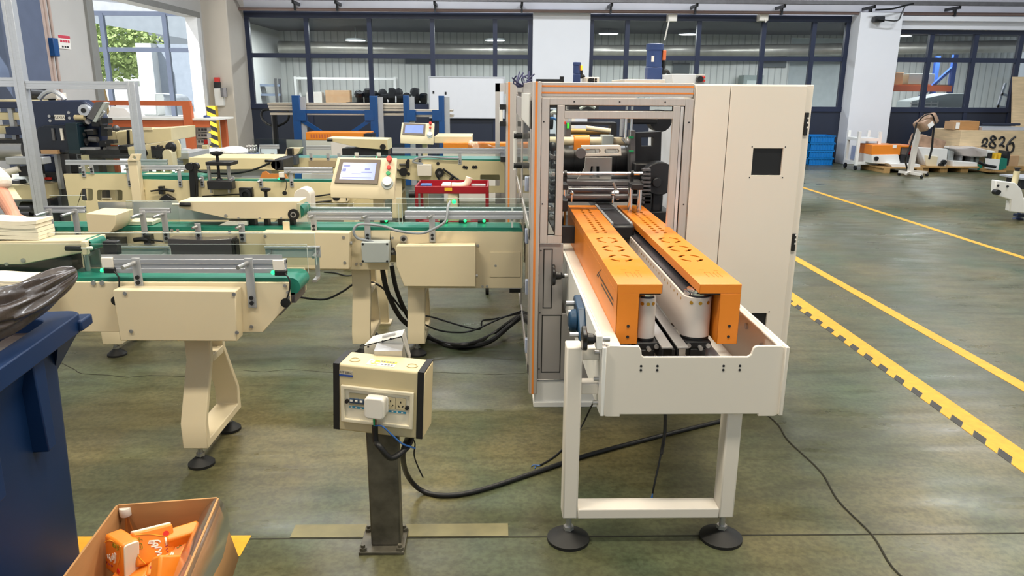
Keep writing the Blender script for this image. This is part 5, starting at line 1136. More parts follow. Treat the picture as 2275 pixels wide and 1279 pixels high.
# ---- line C: long conveyor with window openings, behind line B
C_ = T('belt_conveyor', 'cream conveyor with two window openings and a black screw press behind the long one', 'conveyor', (-2.5, 7.1, 0))
YC = 6.9
def rpx(x0, x1, y0, y1, r=4): return [(x, y) for x, y in rrect(x0, x1, y0, y1, r, 3)]
m = M(); m.pp([(141, 386), (290, 386), (310, 398), (440, 401), (800, 406), (800, 436), (770, 462), (640, 468), (600, 500), (160, 500)], YC, YC+.012, [rpx(181, 206, 419, 446), rpx(215, 272, 422, 446)]); m.o('side_plate', CREAM2, C_, bv=.002)
m = M(); m.pp([(141, 388), (800, 400), (860, 432), (840, 466), (160, 480)], YC+.27, YC+.282, [rpx(170, 196, 419, 446), rpx(225, 262, 422, 446)]); m.o('side_plate', CREAM2, C_)
x0 = PY(298, 395, YC).x; x1 = PY(800, 400, YC).x; xl = PY(141, 386, YC).x
belt(C_, xl+.02, PY(440, 390, YC).x, YC+.018, YC+.26, .872, .03); belt(C_, PY(440, 390, YC).x+.02, x1, YC+.018, YC+.10, .838, .02)
m = M(); m.pp([(318, 386), (374, 386), (374, 391), (316, 391)], YC+.15, YC+.25); m.o('tissue_pad', CREAM, C_); 
m = M(); m.pp([(312, 382), (385, 382), (385, 389), (312, 389)], YC+.3, YC+.34); m.o('green_guide', mat('bright_green_guide', '#1f8a4c', .4), C_)
rail(C_, PY(146, 360, YC).x, PY(290, 360, YC).x, YC, PY(220, 361, YC).z, w=.045); rail(C_, PY(312, 370, YC).x, PY(415, 372, YC).x, YC, PY(360, 372, YC).z, w=.04)
rail(C_, PY(312, 358, YC+.4).x, PY(372, 358, YC+.4).x, YC+.4, PY(340, 360, YC+.4).z, w=.05); rail(C_, PY(632, 378, YC).x, PY(740, 380, YC).x, YC-.01, PY(690, 378, YC).z, w=.055)
for px, ya, yb in ((188, 393, 366), (206, 386, 366), (290, 414, 370), (402, 415, 372), (451, 415, 392), (519, 415, 392), (581, 415, 397), (649, 415, 375)):
    a = PY(px, ya, YC); b = PY(px, yb, YC); bracket(C_, a.x, YC-.002, a.z, b.z, .034, rodlen=.02)
m = M(); a = PY(301, 350, YC-.06); m.bp(292, 357, 312, 500, YC-.09, YC-.01); pc = m.o('console_post', CREAM, C_, bv=.003)
hp = [(291, 342), (313, 342), (310, 357), (282, 357)]
m = M(); m.pp(hp, YC-.11, YC-.09, [[(x, y) for x, y in circ(298, 350, 4)]]); m.o('post_head', CREAM, pc, bv=.002)
for k, py in enumerate((421, 431, 441)): m = M(); p = PY(318, py, YC); m.cyl((p.x, YC, p.z), (p.x, YC-.02, p.z), .018, 12); m.o('selector_cap', BEIGEP, C_)
m = M(); p = PY(362, 420, YC); m.box(p.x-.02, p.x+.02, YC-.05, YC, p.z-.04, p.z+.03); m.tube([(p.x, YC-.04, p.z), (p.x+.05, YC-.05, p.z), (p.x+.12, YC-.05, p.z-.01)], .014, 8, 3); m.cyl((p.x-.1, YC-.03, p.z-.015), (p.x, YC-.03, p.z), .008, 8); m.o('lock_lever', BLACK, C_)
m = M(); p = PY(375, 441, YC); m.prism([(p.x-.075, p.z), (p.x, p.z+.05), (p.x+.075, p.z), (p.x, p.z-.04)], 'xz', YC-.05, YC); m.o('flange_bearing', BLACK, C_, bv=.008)
# black upright with roller head and drive strap
m = M(); m.pp([(419, 368), (436, 368), (434, 440), (422, 440), (420, 400)], YC-.06, YC-.02); u_ = m.o('black_upright', BLACK, C_, bv=.006)
m = M(); p = PY(422, 370, YC-.06); m.cyl((p.x, YC-.08, p.z), (p.x, YC-.02, p.z), .035, 20); p = PY(432, 370, YC-.06); m.cyl((p.x, YC-.07, p.z), (p.x, YC-.02, p.z), .035, 20); m.o('roller_head', BLACK, u_)
m = M(); m.tube([PY(433, 375, YC-.07), PY(437, 400, YC-.07), PY(438, 436, YC-.07)], .012, 6); m.o('drive_strap', RUBBER, u_)
m = M(); m.tube([PY(432, 376, YC+.1), PY(460, 383, YC+.1), PY(510, 386, YC+.1), PY(560, 378, YC+.1), PY(600, 362, YC+.1)], .010, 6); m.o('round_belt', CABLE, C_)
# screw press
m = M(); m.bp(456, 360, 513, 368, YC-.10, YC+.1); pr_ = m.o('press_top', BLACK, C_, bv=.004)
for px in (463, 507): m = M(); a = PY(px, 368, YC); b = PY(px, 402, YC); m.cyl((a.x, YC, b.z), (a.x, YC, a.z), .016, 12); m.o('press_rod', STEEL, pr_)
m = M(); a = PY(484, 345, YC); b = PY(484, 402, YC); m.cyl((a.x, YC-.02, b.z), (a.x, YC-.02, a.z), .013, 12); m.ball((a.x, YC-.02, b.z+.01), .03, 10); m.o('press_screw', BLACK, pr_)
m = M(); a = PY(483, 340, YC); m.lathe([(.03, -.02), (.055, -.005), (.055, .012), (.01, .02)], (a.x, YC-.02, a.z), 16); m.o('screw_handle', BLACK, pr_)
m = M(); m.bp(460, 402, 515, 421, YC-.12, YC-.02); m.o('press_block', DARK, pr_, bv=.004)
for px in (468, 508): m = M(); a = PY(px, 421, YC-.08); m.cyl((a.x, YC-.07, a.z-.03), (a.x, YC-.07, a.z), .012, 8); m.o('press_stud', STEEL, pr_)
m = M(); m.bp(531, 417, 560, 438, YC-.05, YC); b_ = m.o('bearing_block', BLACK, C_, bv=.004)
p = PY(546, 432, YC-.05); m = M(); m.pipe((p.x, YC-.07, p.z), (p.x, YC-.05, p.z), .05, .03, 20); m.o('bearing_ring', DARK, b_)
m = M(); p = PY(590, 421, YC-.1); q = PY(591, 437, YC-.1); m.cyl((p.x, YC-.1, q.z), (p.x, YC-.1, p.z), .014, 10); m.lathe([(.02, -.02), (.045, -.005), (.045, .01), (.01, .018)], (p.x, YC-.1, p.z), 16); m.o('screw_knob', BLACK, C_)
m = M(); m.tube([PY(450, 436, YC-.03), PY(500, 433, YC-.03), PY(533, 431, YC-.03)], .006, 6); m.tube([PY(695, 437, YC-.03), PY(736, 431, YC-.03)], .008, 6); m.tube([PY(695, 450, YC-.03), PY(736, 446, YC-.03)], .008, 6); m.o('drive_belt', BLACK, C_)
m = M(); m.bp(737, 418, 769, 450, YC-.15, YC); k = m.o('drive_box', CREAM, C_, bv=.003)
m = M(); p = PY(747, 437, YC-.15); m.cyl((p.x, YC-.155, p.z), (p.x, YC-.15, p.z), .035, 18); m.bp(769, 424, 771, 432, YC-.16, YC-.15); m.bp(769, 436, 771, 446, YC-.16, YC-.15); m.o('drive_pulley', BLACK, k)
# cream transfer housing over the belt
m = M(); m.pp([(419, 350), (606, 351), (612, 356), (612, 378), (560, 376), (440, 377), (419, 372)], YC+.5, YC+.95); t_ = m.o('transfer_housing', CREAM2, C_, bv=.004)
m = M(); p = PY(617, 366, YC+.5); m.cyl((p.x-.02, YC+.5, p.z), (p.x-.02, YC+.9, p.z), .055, 20); m.box(p.x-.02, p.x+.05, YC+.5, YC+.9, p.z-.055, p.z+.055); m.o('black_drum', DARK, t_, bv=.01)
m = M(); p = PY(600, 357, YC+.5); m.tube([(p.x-.04, YC+.48, p.z), (p.x, YC+.47, p.z), (p.x+.03, YC+.48, p.z)], .013, 8, 3); m.cyl((p.x+.02, YC+.48, p.z), (p.x+.1, YC+.48, p.z+.005), .008, 8); m.o('clamp_handle', BLACK, t_)
m = M(); m.bp(536, 374, 600, 402, YC+.6, YC+.65); m.bp(440, 376, 540, 402, YC+.62, YC+.67); m.o('film_guard', mat('pale_blue_guard', '#c3cfe0', .35), C_)
m = M(); m.pp([(583, 382), (590, 380), (598, 386), (634, 386), (640, 398), (576, 398)], YC+.35, YC+.37); m.o('orange_board', mat('orange_board', '#c9803f', .6, var=.06), C_)
sensor(C_, PY(626, 392, YC-.02).x, YC-.02, PY(626, 394, YC-.02).z, 1)
m = M(); m.bp(655, 386, 670, 399, YC+.3, YC+.35); m.o('blue_block', BLUE, C_); m = M(); m.bp(671, 386, 690, 399, YC+.3, YC+.35); m.o('label_plate', GREY, C_)
m = M(); m.bp(690, 387, 740, 399, YC+.3, YC+.34); m.o('rear_guide', ALUD, C_)
glass(C_, PY(143, 350, YC).x, PY(415, 350, YC).x, YC+.03, .90, 1.10)
for px in (196, 418, 560, 770): legframe(C_, PY(px, 460, YC).x-.05, PY(px, 460, YC).x+.05, YC-.02, YC+.44, .62, .4, .17, .085, inset=.09)
# ---- inclined feeder behind line C with knobs and gear
F_ = T('inclined_feeder', 'cream inclined feeder plate with black knobs and a gear behind the window-opening conveyor', 'feeder', (-3.6, 8.0, 0))
YF = 8.0
m = M(); m.pp([(283, 327), (395, 310), (401, 322), (401, 350), (372, 356), (300, 356), (285, 342)], YF, YF+.02); m.pp([(290, 330), (395, 314), (401, 350), (300, 356)], YF+.5, YF+.52); m.o('side_plate', CREAM2, F_, bv=.003)
for px, py in ((322, 338), (386, 326)):
    p = PY(px, py, YF); m = M(); m.lathe([(.014, -.12), (.016, -.10), (.05, -.09), (.055, -.06), (.03, -.045), (.014, -.02)], (p.x, YF, p.z), 18, 'y'); m.o('round_knob', BLACK, F_)
p = PY(358, 337, YF); o = []
for i in range(48): t = 2*math.pi*i/48; q = .062+.012*(1 if i % 4 < 2 else -1); o.append((p.x+q*math.cos(t), p.z+q*math.sin(t)))
m = M(); m.prism(o, 'xz', YF-.06, YF-.02); m.box(p.x-.08, p.x-.04, YF-.05, YF, p.z-.06, p.z+.06); m.o('gear_wheel', DARK, F_)
xa = PY(364, 340, YF-.1).x; xb = PY(385, 340, YF-.1).x; zc = PY(374, 342, YF-.1).z; rr_ = (xb-xa)/2; xc = (xa+xb)/2
m = M(); m.prism([(xa, zc-.12)]+[(xc+rr_*math.cos(math.radians(a)), zc+rr_*math.sin(math.radians(a))) for a in range(180, -1, -15)]+[(xb, zc-.12)], 'xz', YF-.14, YF-.02); m.o('arched_guard', CREAM, F_, bv=.003)
for x in (-4.3, -3.45):
    for y in (YF+.01, YF+.5): m = M(); m.box(x-.03, x+.03, y-.02, y+.03, 0, .96); m.o('leg', CREAM2, F_)
m = M(); m.pp([(230, 320), (235, 293), (258, 292), (260, 322)], YF+.7, YF+1.4); m.o('feeder_box', CREAM2, F_, bv=.003)
m = M(); m.pp([(260, 322), (259, 294), (282, 291), (284, 324)], YF+.68, YF+1.4); m.o('feeder_box', CREAM2, F_, bv=.003)
m = M(); m.pp([(288, 324), (286, 290), (380, 284), (381, 312), (340, 318)], YF+.6, YF+1.3); m.o('feeder_box', CREAM2, F_, bv=.003)
m = M(); m.pp([(283, 324), (281, 289), (286, 289), (288, 324)], YF+.58, YF+.62); m.o('box_seal', BLACK, F_)
m = M(); m.bp(315, 283, 337, 289, YF+.58, YF+.66); m.o('hinge_plate', CREAM, F_)
m = M(); m.bp(235, 340, 420, 352, YF+.3, YF+.9); m.o('feeder_bed', ALUD, F_)
for x in (-4.08, -3.5): m = M(); m.box(x-.03, x+.03, YF+1.2, YF+1.26, 0, .98); m.o('leg', CREAM2, F_)
# ---- line D: far conveyor running into the second enclosure
D_ = T('belt_conveyor', 'far cream conveyor with a belt triangle drive running into the second enclosure', 'conveyor', (-1.5, 9.5, 0))
YD = 9.3
m = M(); m.pp([(618, 350), (880, 353), (1121, 358), (1121, 428), (1010, 428), (960, 405), (880, 395), (640, 385), (618, 380)], YD, YD+.012, [rpx(1067, 1110, 388, 413, 2)]); m.o('side_plate', CREAM2, D_, bv=.002)
m = M(); m.pp([(540, 350), (1121, 352), (1121, 400), (560, 385)], YD+.5, YD+.512); m.o('side_plate', CREAM2, D_)
xr = PY(1121, 355, YD).x; belt(D_, PY(560, 350, YD).x, xr, YD+.018, YD+.48, .815, .03)
m = M(); m.bp(686, 356, 745, 371, YD-.02, YD); m.o('service_panel', mat('tan_panel', '#b5a284', .45), D_, bv=.002)
rail(D_, PY(872, 333, YD).x, xr, YD, PY(1000, 335, YD).z, w=.07, name='guide_rail')
for px, ya in ((933, 362), (1022, 365), (730, 360), (754, 358), (692, 360), (585, 360), (607, 360)): a = PY(px, ya, YD); b = PY(px, 340 if px < 800 else 336, YD); bracket(D_, a.x, YD-.002, a.z, b.z, .04, rodlen=0)
rail(D_, PY(577, 325, YD).x, PY(620, 325, YD).x, YD, PY(600, 326, YD).z, w=.05); rail(D_, PY(680, 328, YD).x, PY(735, 328, YD).x, YD, PY(700, 328, YD).z, w=.05)
m = M(); m.bp(637, 310, 672, 343, YD+.1, YD+.12); m.o('pusher_plate', STEEL, D_)
m = M(); m.pp([(637, 329), (668, 329), (662, 341), (655, 345), (632, 345)], YD-.12, YD+.05); pp_ = m.o('pusher_box', CREAM, D_, bv=.003)
m = M(); m.bp(638, 330, 649, 344, YD-.2, YD-.12); m.o('pusher_valve', BLACK, pp_); m = M(); m.bp(633, 346, 658, 366, YD-.15, YD); m.o('gear_motor', mat('slate_motor', '#434a55', .45), D_, bv=.005)
m = M(); m.pp([(724, 307), (860, 310), (862, 333), (800, 328), (735, 314)], YD+.05, YD+.45); ph = m.o('press_housing', CREAM2, D_, bv=.003)
p = PY(851, 326, YD+.05); m = M(); m.cyl((p.x, YD+.05, p.z), (p.x, YD+.02, p.z), .035, 18); m.o('roller_bearing', BLACK, ph); p = PY(733, 311, YD+.04); m = M(); m.cyl((p.x-.03, YD+.03, p.z), (p.x+.03, YD+.03, p.z), .018, 8); m.o('clamp_handle', BLACK, ph)
m = M(); m.bp(760, 330, 862, 345, YD+.1, YD+.4); m.o('press_wheels', DARK, D_)
for px in (793, 842): sensor(D_, PY(px, 342, YD).x, YD-.02, PY(px, 347, YD).z)
m = M(); m.bp(927, 366, 958, 391, YD-.1, YD); m.o('junction_box', OFFW, D_, bv=.006)
m = M(); m.tube([PY(940, 364, YD-.05), PY(918, 360, YD-.05), PY(925, 352, YD-.05), PY(950, 348, YD-.05), PY(990, 351, YD-.05), PY(1020, 352, YD-.05)], .012, 6); m.o('sensor_cable', CABLEG, D_)
p = PY(977, 383, YD); m = M(); m.cyl((p.x, YD-.06, p.z), (p.x, YD, p.z), .055, 24); k = m.o('drive_pulley', BLACK, D_); m = M(); m.cyl((p.x, YD-.065, p.z), (p.x, YD-.06, p.z), .02, 12); m.o('pulley_hub', MID, k)
m = M(); m.tube([PY(984, 375, YD-.04), PY(1022, 402, YD-.04)], .014, 6, 0); m.tube([PY(970, 390, YD-.04), PY(982, 408, YD-.04)], .012, 6, 0); m.tube([PY(998, 403, YD-.04), PY(1006, 393, YD-.04)], .02, 6, 0); m.o('drive_belt', BLACK, D_)
p = PY(897, 381, YD); m = M(); m.cyl((p.x, YD-.06, p.z), (p.x, YD, p.z), .05, 16); m.cyl((p.x-.09, YD-.03, p.z+.03), (p.x, YD-.03, p.z), .012, 8); m.o('side_motor', BLACK, D_)
p = PY(906, 365, YD); m = M(); m.box(p.x-.02, p.x+.02, YD-.05, YD, p.z-.04, p.z+.04); m.cyl((p.x-.1, YD-.03, p.z), (p.x, YD-.03, p.z), .012, 8); m.o('lock_lever', BLACK, D_)
for px, py in ((1031, 371), (1036, 372), (1052, 371), (1057, 371), (973, 363), (908, 386), (907, 357)): m = M(); boltp(m, px, py, YD, .02, .01); m.o('plate_bolt', DARK, D_)
glass(D_, PY(560, 330, YD).x, PY(735, 330, YD).x, YD+.03, .86, 1.05); glass(D_, PY(870, 330, YD).x, xr, YD+.03, .86, 1.0)
for px in (640, 880, 1005): legframe(D_, PY(px, 400, YD).x-.06, PY(px, 400, YD).x+.06, YD-.02, YD+.52, .62, .4, .17, .085, inset=.09)
console('cream console with lit screen standing in front of the blue rack', ((893, 272), (965, 274), (889, 303), (963, 306)), 9.95, .12, (938, 949), .09)
# ---- stuff standing beyond line D
OC = T('discharge_conveyor', 'low orange topped conveyor with a clear film over it beyond the far conveyor', 'conveyor', (-.4, 11.5, 0))
m = M(); m.bp(985, 317, 1125, 340, 11.4, 11.7); m.o('cover', ORANGE, OC, bv=.01); m = M(); a = PY(985, 340, 11.35); b = PY(1125, 340, 11.35); m.box(a.x, b.x, 11.35, 11.8, 0, a.z); m.o('body', OFFW, OC)
m = M(); m.bp(965, 303, 1048, 318, 11.5, 12.3); m.o('cream_box', CREAM2, OC, bv=.005)
m = M(); a = PY(1048, 310, 11.3); random.seed(2); q = []
for i in range(8):
    for j in range(4): w = PY(1040+i*9, 312+i*2+j*8*(1-.05*i), 11.33); q.append(w+Vector((0, random.uniform(-.05, .03), random.uniform(-.03, .03))))
m.add(q, [(i*4+j, i*4+j+1, (i+1)*4+j+1, (i+1)*4+j) for i in range(7) for j in range(3)]); m.o('plastic_film', FILM, OC, sub=1)
OB = T('discharge_conveyor', 'orange slotted conveyor cover showing between the braces of the blue rack', 'conveyor', (-2.4, 12.6, 0))
m = M(); m.bp(679, 294, 812, 312, 12.6, 12.85); m.o('cover', ORANGE, OB, bv=.01); m = M(); m.bp(690, 292, 826, 300, 12.9, 13.1); m.o('cover', ORANGE, OB, bv=.01); m = M(); m.bp(808, 297, 827, 312, 12.55, 12.9); m.o('end_roller', DARK, OB); m = M(); a = PY(679, 312, 12.6); b = PY(826, 312, 12.6); m.box(a.x, b.x, 12.6, 13.1, 0, a.z); m.o('body', OFFW, OB)
for k in range(8): m = M(); p = PY(692+k*6, 302, 12.6); m.box(p.x-.012, p.x+.012, 12.597, 12.6, p.z-.03, p.z+.03); m.o('cover_slot', ORANGE2, OB)
# blue bar rack with aluminium profiles
def rack(lab, pa, pb, Y, beam_y, brace, hw):
    r = T('bar_rack', lab, 'rack', ((PY(pa, 250, Y).x+PY(pb, 250, Y).x)/2, Y, 0)); top = PY(pa, 212, Y).z
    for px in (pa, pb):
        x = PY(px, 240, Y).x; m = M(); m.box(x-hw, x+hw, Y-.05, Y+.05, 0, top); u = m.o('upright', BLUE, r, bv=.004)
        m = M(); m.box(x+hw, x+hw+.09, Y+.0, Y+.04, 0, top-.02); m.o('upright_web', ALUD, u)
        m = M(); z = PY(px, 256, Y).z; m.box(x+(-.0 if px == pa else -.16), x+(.16 if px == pa else 0), Y-.06, Y+.06, z-.09, z+.09); m.o('beam_plate', BLUE, u)
        m = M(); m.box(x-.04, x+.04, Y+.05, Y+.9, .03, .12); m.o('base_arm', BLUE, r)
        m = M(); m.box(x-.03, x+.03, Y+.05, Y+.55, PY(px, 258, Y).z-.02, PY(px, 258, Y).z+.03); m.o('support_arm', RED, r)
    xa, xb = PY(pa, 250, Y).x, PY(pb, 250, Y).x; z = PY(pa, beam_y, Y).z
    m = M(); m.box(xa+.07, xb-.07, Y-.03, Y+.03, z-.028, z+.028); m.o('beam', BLUE, r, bv=.003)
    if brace:
        zb = PY(pa, 306, Y).z; xm = (xa+xb)/2
        for s_, x in ((-1, xa+.05), (1, xb-.05)): m = M(); m.tube([(x, Y, z-.12), (xm+s_*.12, Y, zb)], .045, 4, 0); m.o('brace', BLUE, r)
        m = M(); m.box(xa+.07, xb-.07, Y-.02, Y+.02, .15, .22); m.o('beam', BLUE, r)
rack('blue bar rack with diagonal braces under long aluminium bars', 659, 831, 13.5, 248, True, .065)
rack('narrow blue bar rack behind the small far console', 903, 981, 13.3, 251, False, .048)
ALB = mat('aged_aluminium_bar', '#d6cbb9', .5, .15, .06, 6, stretch=(.3, 1, 12))
k = 0
for (pa, pb, Y, rows) in ((593, 895, 13.62, ((229, 234), (235, 240), (241, 246), (251, 256))), (905, 1005, 13.42, ((244, 248), (255, 260)))):
    for i, (ya, yb) in enumerate(rows):
        m = M(); a = PY(pa+2*i, ya, Y); b = PY(pb+i, yb, Y); z1 = PY((pa+pb)/2, ya, Y).z; z0 = PY((pa+pb)/2, yb, Y).z; profile(m, (a.x, Y+.22, (z0+z1)/2), (b.x, Y+.22, (z0+z1)/2), (z1-z0)*.98, .40)
        lab = ['topmost of the long aluminium bars lying on the braced blue rack', 'long aluminium bar second from the top on the braced blue rack', 'long aluminium bar third from the top on the braced blue rack', 'lowest long aluminium bar on the braced blue rack, below its beam', 'upper short aluminium bar on the narrow blue rack', 'lower short aluminium bar on the narrow blue rack'][k]; k += 1
        tag(m.o('aluminium_bar', ALB, bv=.002), lab, 'metal bar', 'aluminium bars stored on the blue racks')
r = T('pallet_truck', 'black pallet truck handle with a looped grip in front of the dark wall panel', 'trolley', PZ(612, 352))
p = PY(612, 300, 14.3); r.location = (p.x, 14.3, 0); ORG[r.name] = Vector(r.location)
m = M(); m.cyl((p.x, 14.3, .3), (p.x, 14.3, PY(612, 250, 14.3).z), .055, 10); m.o('handle_bar', BLACK, r)
m = M(); m.tube([PY(612, 282, 14.3), PY(590, 272, 14.3), PY(581, 258, 14.3), PY(584, 246, 14.3), PY(600, 243, 14.3), PY(625, 243, 14.3), PY(640, 246, 14.3), PY(641, 262, 14.3), PY(632, 273, 14.3), PY(612, 282, 14.3)], .022, 8); m.o('grip_loop', BLACK, r)
m = M(); m.box(p.x-.3, p.x+.3, 14.2, 14.5, .1, .35); m.box(p.x-.3, p.x-.12, 14.5, 15.6, .08, .16); m.box(p.x+.12, p.x+.3, 14.5, 15.6, .08, .16); m.o('fork', DARK, r)
for s_ in (-.2, .2): m = M(); m.cyl((p.x+s_-.04, 14.35, .1), (p.x+s_+.04, 14.35, .1), .1, 16); m.o('wheel', RUBBER, r)
wb = T('whiteboard', 'blank whiteboard mounted across the window beside the middle white pier', 'whiteboard', PY(1037, 262, 17.88))
m = M(); a = PY(954, 172, 17.86); b = PY(1119, 261, 17.86); m.box(a.x, b.x, 17.86, 17.90, b.z, a.z); m.o('board', mat('whiteboard_face', '#f4f5fa', .25, var=.01), wb)
m = M(); t = .025
m.box(a.x-t, b.x+t, 17.845, 17.91, a.z, a.z+t); m.box(a.x-t, b.x+t, 17.845, 17.91, b.z-t, b.z); m.box(a.x-t, a.x, 17.845, 17.91, b.z, a.z); m.box(b.x, b.x+t, 17.845, 17.91, b.z, a.z); m.o('board_frame', ALU, wb)
for px, py in ((963, 205), (990, 207)): m = M(); m.bp(px-2, py-3, px+2, py+3, 17.85, 17.86); m.o('board_magnet', DARK, wb)
# ---- red tool cart
RC = T('tool_cart', 'dark red two-tray tool cart behind the long conveyor', 'cart', (-.35, 6.2, 0))
X0, X1, Ya, Yb = -.645, -.055, 6.0, 6.45
def tray(zb, zt, nm):
    m = M(); t = .012
    m.box(X0, X1, Ya, Ya+t, zb, zt); m.box(X0, X1, Yb-t, Yb, zb, zt); m.box(X0, X0+t, Ya+t, Yb-t, zb, zt); m.box(X1-t, X1, Ya+t, Yb-t, zb, zt); m.box(X0+t, X1-t, Ya+t, Yb-t, zb, zb+.008); return m.o(nm, RED, RC, bv=.003)
tt = tray(.838, .897, 'top_tray'); tray(.56, .615, 'lower_tray')
for x in (X0+.012, X1-.012):
    for y in (Ya+.012, Yb-.012):
        m = M(); m.box(x-.012, x+.012, y-.012, y+.012, .08, .84); l = m.o('leg', RED, RC); m = M(); m.cyl((x-.014, y, .045), (x+.014, y, .045), .045, 16); m.o('caster', RUBBER, l)
m = M(); m.cyl((X0, 6.02, .83), (X0-.05, 6.02, .83), .03, 14); m.o('push_handle', BLACK, RC)
m = M(); p = PY(996, 419, 6.0); m.box(p.x-.03, p.x+.03, 5.996, 6.0, .86, .885); m.o('yellow_label', YELTAPE, tt)
def item(name, lab, cat, mt, fn, bv=.004): m = M(); fn(m); return tag(m.o(name, mt, bv=bv), lab, cat)
z = .8465
item('pliers_pack', 'blue tool pack lying in the red cart tray', 'tool', CABLEB, lambda m: m.box(-.62, -.53, 6.2, 6.3, z, z+.04))
item('paper_box', 'pale paper box lying in the red cart tray', 'box', PAPERW, lambda m: m.box(-.44, -.37, 6.12, 6.3, z, z+.05))
item('paper_roll', 'rumpled roll of white paper bent upward in the red cart tray', 'paper', PAPER, lambda m: m.tube([(-.36, 6.2, z+.03), (-.28, 6.2, z+.03), (-.235, 6.2, z+.05), (-.215, 6.2, z+.10)], .028, 10), 0)
item('steel_bar', 'long grey steel bar lying in the red cart tray', 'metal bar', ALUD, lambda m: m.box(-.20, -.06-.02, 6.22, 6.27, z, z+.04))
item('spanner', 'dark spanner lying flat in the red cart tray', 'tool', MID, lambda m: (m.box(-.53, -.45, 6.1, 6.13, z, z+.012), m.cyl((-.53, 6.115, z), (-.53, 6.115, z+.012), .025, 12)), .001)
item('white_carton', 'white carton lying on the lower tray of the red cart', 'box', PAPERW, lambda m: m.box(-.45, -.2, 6.1, 6.3, .5685, .62))
# ---- aluminium guard frame
G = T('guard_frame', 'tall aluminium profile guard frame in front of the dark blue folding machine', 'frame', (-4.0, 7.45, 0))
YG = 7.45
for x0, x1, yy, zt in ((-4.50, -4.5, YG, 3.2), (-3.46, -3.46, YG, 1.70)):
    m = M(); profile(m, (x0, yy, 0), (x0, yy, zt), .10 if x0 < -4 else .075, .08); m.o('frame_post', ALU, G, bv=.002)
m = M(); profile(m, (-4.45, YG, 1.665), (-3.46, YG, 1.665), .075, .06); m.o('frame_rail', ALU, G, bv=.002)
m = M(); profile(m, (-6.0, YG, 1.69), (-4.55, YG, 1.69), .085, .06); m.o('frame_rail', ALU, G, bv=.002)
m = M(); profile(m, (-6.0, YG, 2.22), (-4.55, YG, 2.22), .06, .06); m.o('frame_rail', WHITE, G, bv=.002) if False else None
m = M(); profile(m, (-6.0, YG, 0), (-6.0, YG, 1.73), .08, .08); m.o('frame_post', ALU, G, bv=.002)
m = M(); profile(m, (-4.45, YG, .12), (-3.46, YG, .12), .06, .06); m.o('frame_rail', ALU, G, bv=.002)
# ---- dark blue folding machine
FM = T('folding_machine', 'dark blue folding machine behind the aluminium guard frame', 'machine', (-4.7, 8.6, 0))
YM = 8.3
m = M(); m.pp([(52, 224), (183, 222), (193, 229), (217, 250), (226, 262), (224, 330), (206, 342), (62, 342)], YM, YM+.16); fb = m.o('machine_body', MBLUE, FM, bv=.02)
m = M(); m.pp([(78, 300), (84, 282), (100, 278), (175, 276), (176, 340), (72, 340)], YM-.16, YM); m.o('lower_guard', mat('gloss_dark_guard', '#151d2c', .2), FM, bv=.01)
m = M(); m.bp(148, 273, 174, 342, YM-.2, YM-.02); m.o('dark_column', mat('dark_teal_steel', '#142a33', .4), FM, bv=.006)
for px in (117, 136): m = M(); m.bp(px-2, 285, px+3, 312, YM-.18, YM-.16); m.o('indicator_strip', PLASTW if px > 120 else MID, FM)
p = PY(133, 260, YM); m = M(); m.bp(121, 255, 144, 267, YM-.006, YM); lb = m.o('name_plate', PLASTW, FM, bv=.001)
text('WUXIAN', .042, Matrix.Translation((p.x, YM-.0065, p.z-.004)) @ RX, DARK, lb)
for px, py in ((66, 226), (65, 251), (70, 278), (72, 293), (110, 258), (112, 268), (153, 250), (155, 262)): m = M(); boltp(m, px, py, YM, .016, .01); m.o('cap_bolt', STEEL, FM)
p = PY(190, 245, YM-.02); m = M(); m.cyl((p.x, YM-.06, p.z), (p.x, YM, p.z), .06, 20); h = m.o('hand_wheel', ALU, FM); m = M(); m.cyl((p.x, YM-.07, p.z), (p.x, YM-.06, p.z), .025, 12); m.o('wheel_hub', BLACK, h)
m = M(); p = PY(170, 261, YM-.02); q = PY(191, 261, YM-.02); m.cyl((p.x, YM-.05, p.z), (q.x, YM-.05, p.z), .03, 12); m.o('brass_cylinder', BEIGEP, FM)
m = M(); m.pp([(204, 270), (228, 226), (236, 228), (213, 272)], YM-.12, YM-.03); sl_ = m.o('delivery_slide', GREY, FM, bv=.004); m = M(); m.pp([(192, 262), (211, 227), (229, 225), (206, 266)], YM-.13, YM-.12); m.o('slide_panel', MID, sl_)
m = M(); m.tube([PY(213, 265, YM-.1), PY(225, 257, YM-.1), PY(231, 248, YM-.1), PY(222, 247, YM-.1)], .012, 6); m.o('wire_loop', ALU, sl_)
random.seed(9)
for k in range(16):
    px = 172+random.random()*66; py = 268+random.random()*66; m = M(); p = PY(px, py, YM-.08)
    if k % 3: m.cyl((p.x-.04, YM-.1+random.random()*.2, p.z), (p.x+.05, YM-.1, p.z+random.uniform(-.03, .03)), random.uniform(.012, .04), 10)
    else: m.box(p.x-.04, p.x+.03, YM-.1, YM, p.z-.03, p.z+.03)
    m.o('drive_linkage', random.choice((DARK, BLACK, DARK, MID, BLACK)), FM)
m = M(); p = PY(232, 285, YM-.1); q = PY(258, 285, YM-.1); m.cyl((p.x, YM-.1, p.z), (q.x, YM-.1, q.z), .012, 8); m.ball(q, .035, 10); m.o('control_lever', MID, FM)
m = M(); m.bp(180, 332, 290, 346, YM-.1, YM+.4); m.bp(172, 345, 290, 352, YM-.15, YM+.3); m.o('dark_bed', DARK, FM, bv=.004)
m = M(); m.bp(178, 328, 212, 333, YM-.3, YM-.2); m.o('steel_bed', STEEL, FM)
m = M(); m.bp(235, 311, 252, 319, YM-.2, YM-.1); m.o('dark_handle', BLACK, FM); m = M(); m.bp(262, 323, 292, 345, YM-.1, YM+.3); m.o('feed_roller', BLACK, FM, bv=.02)
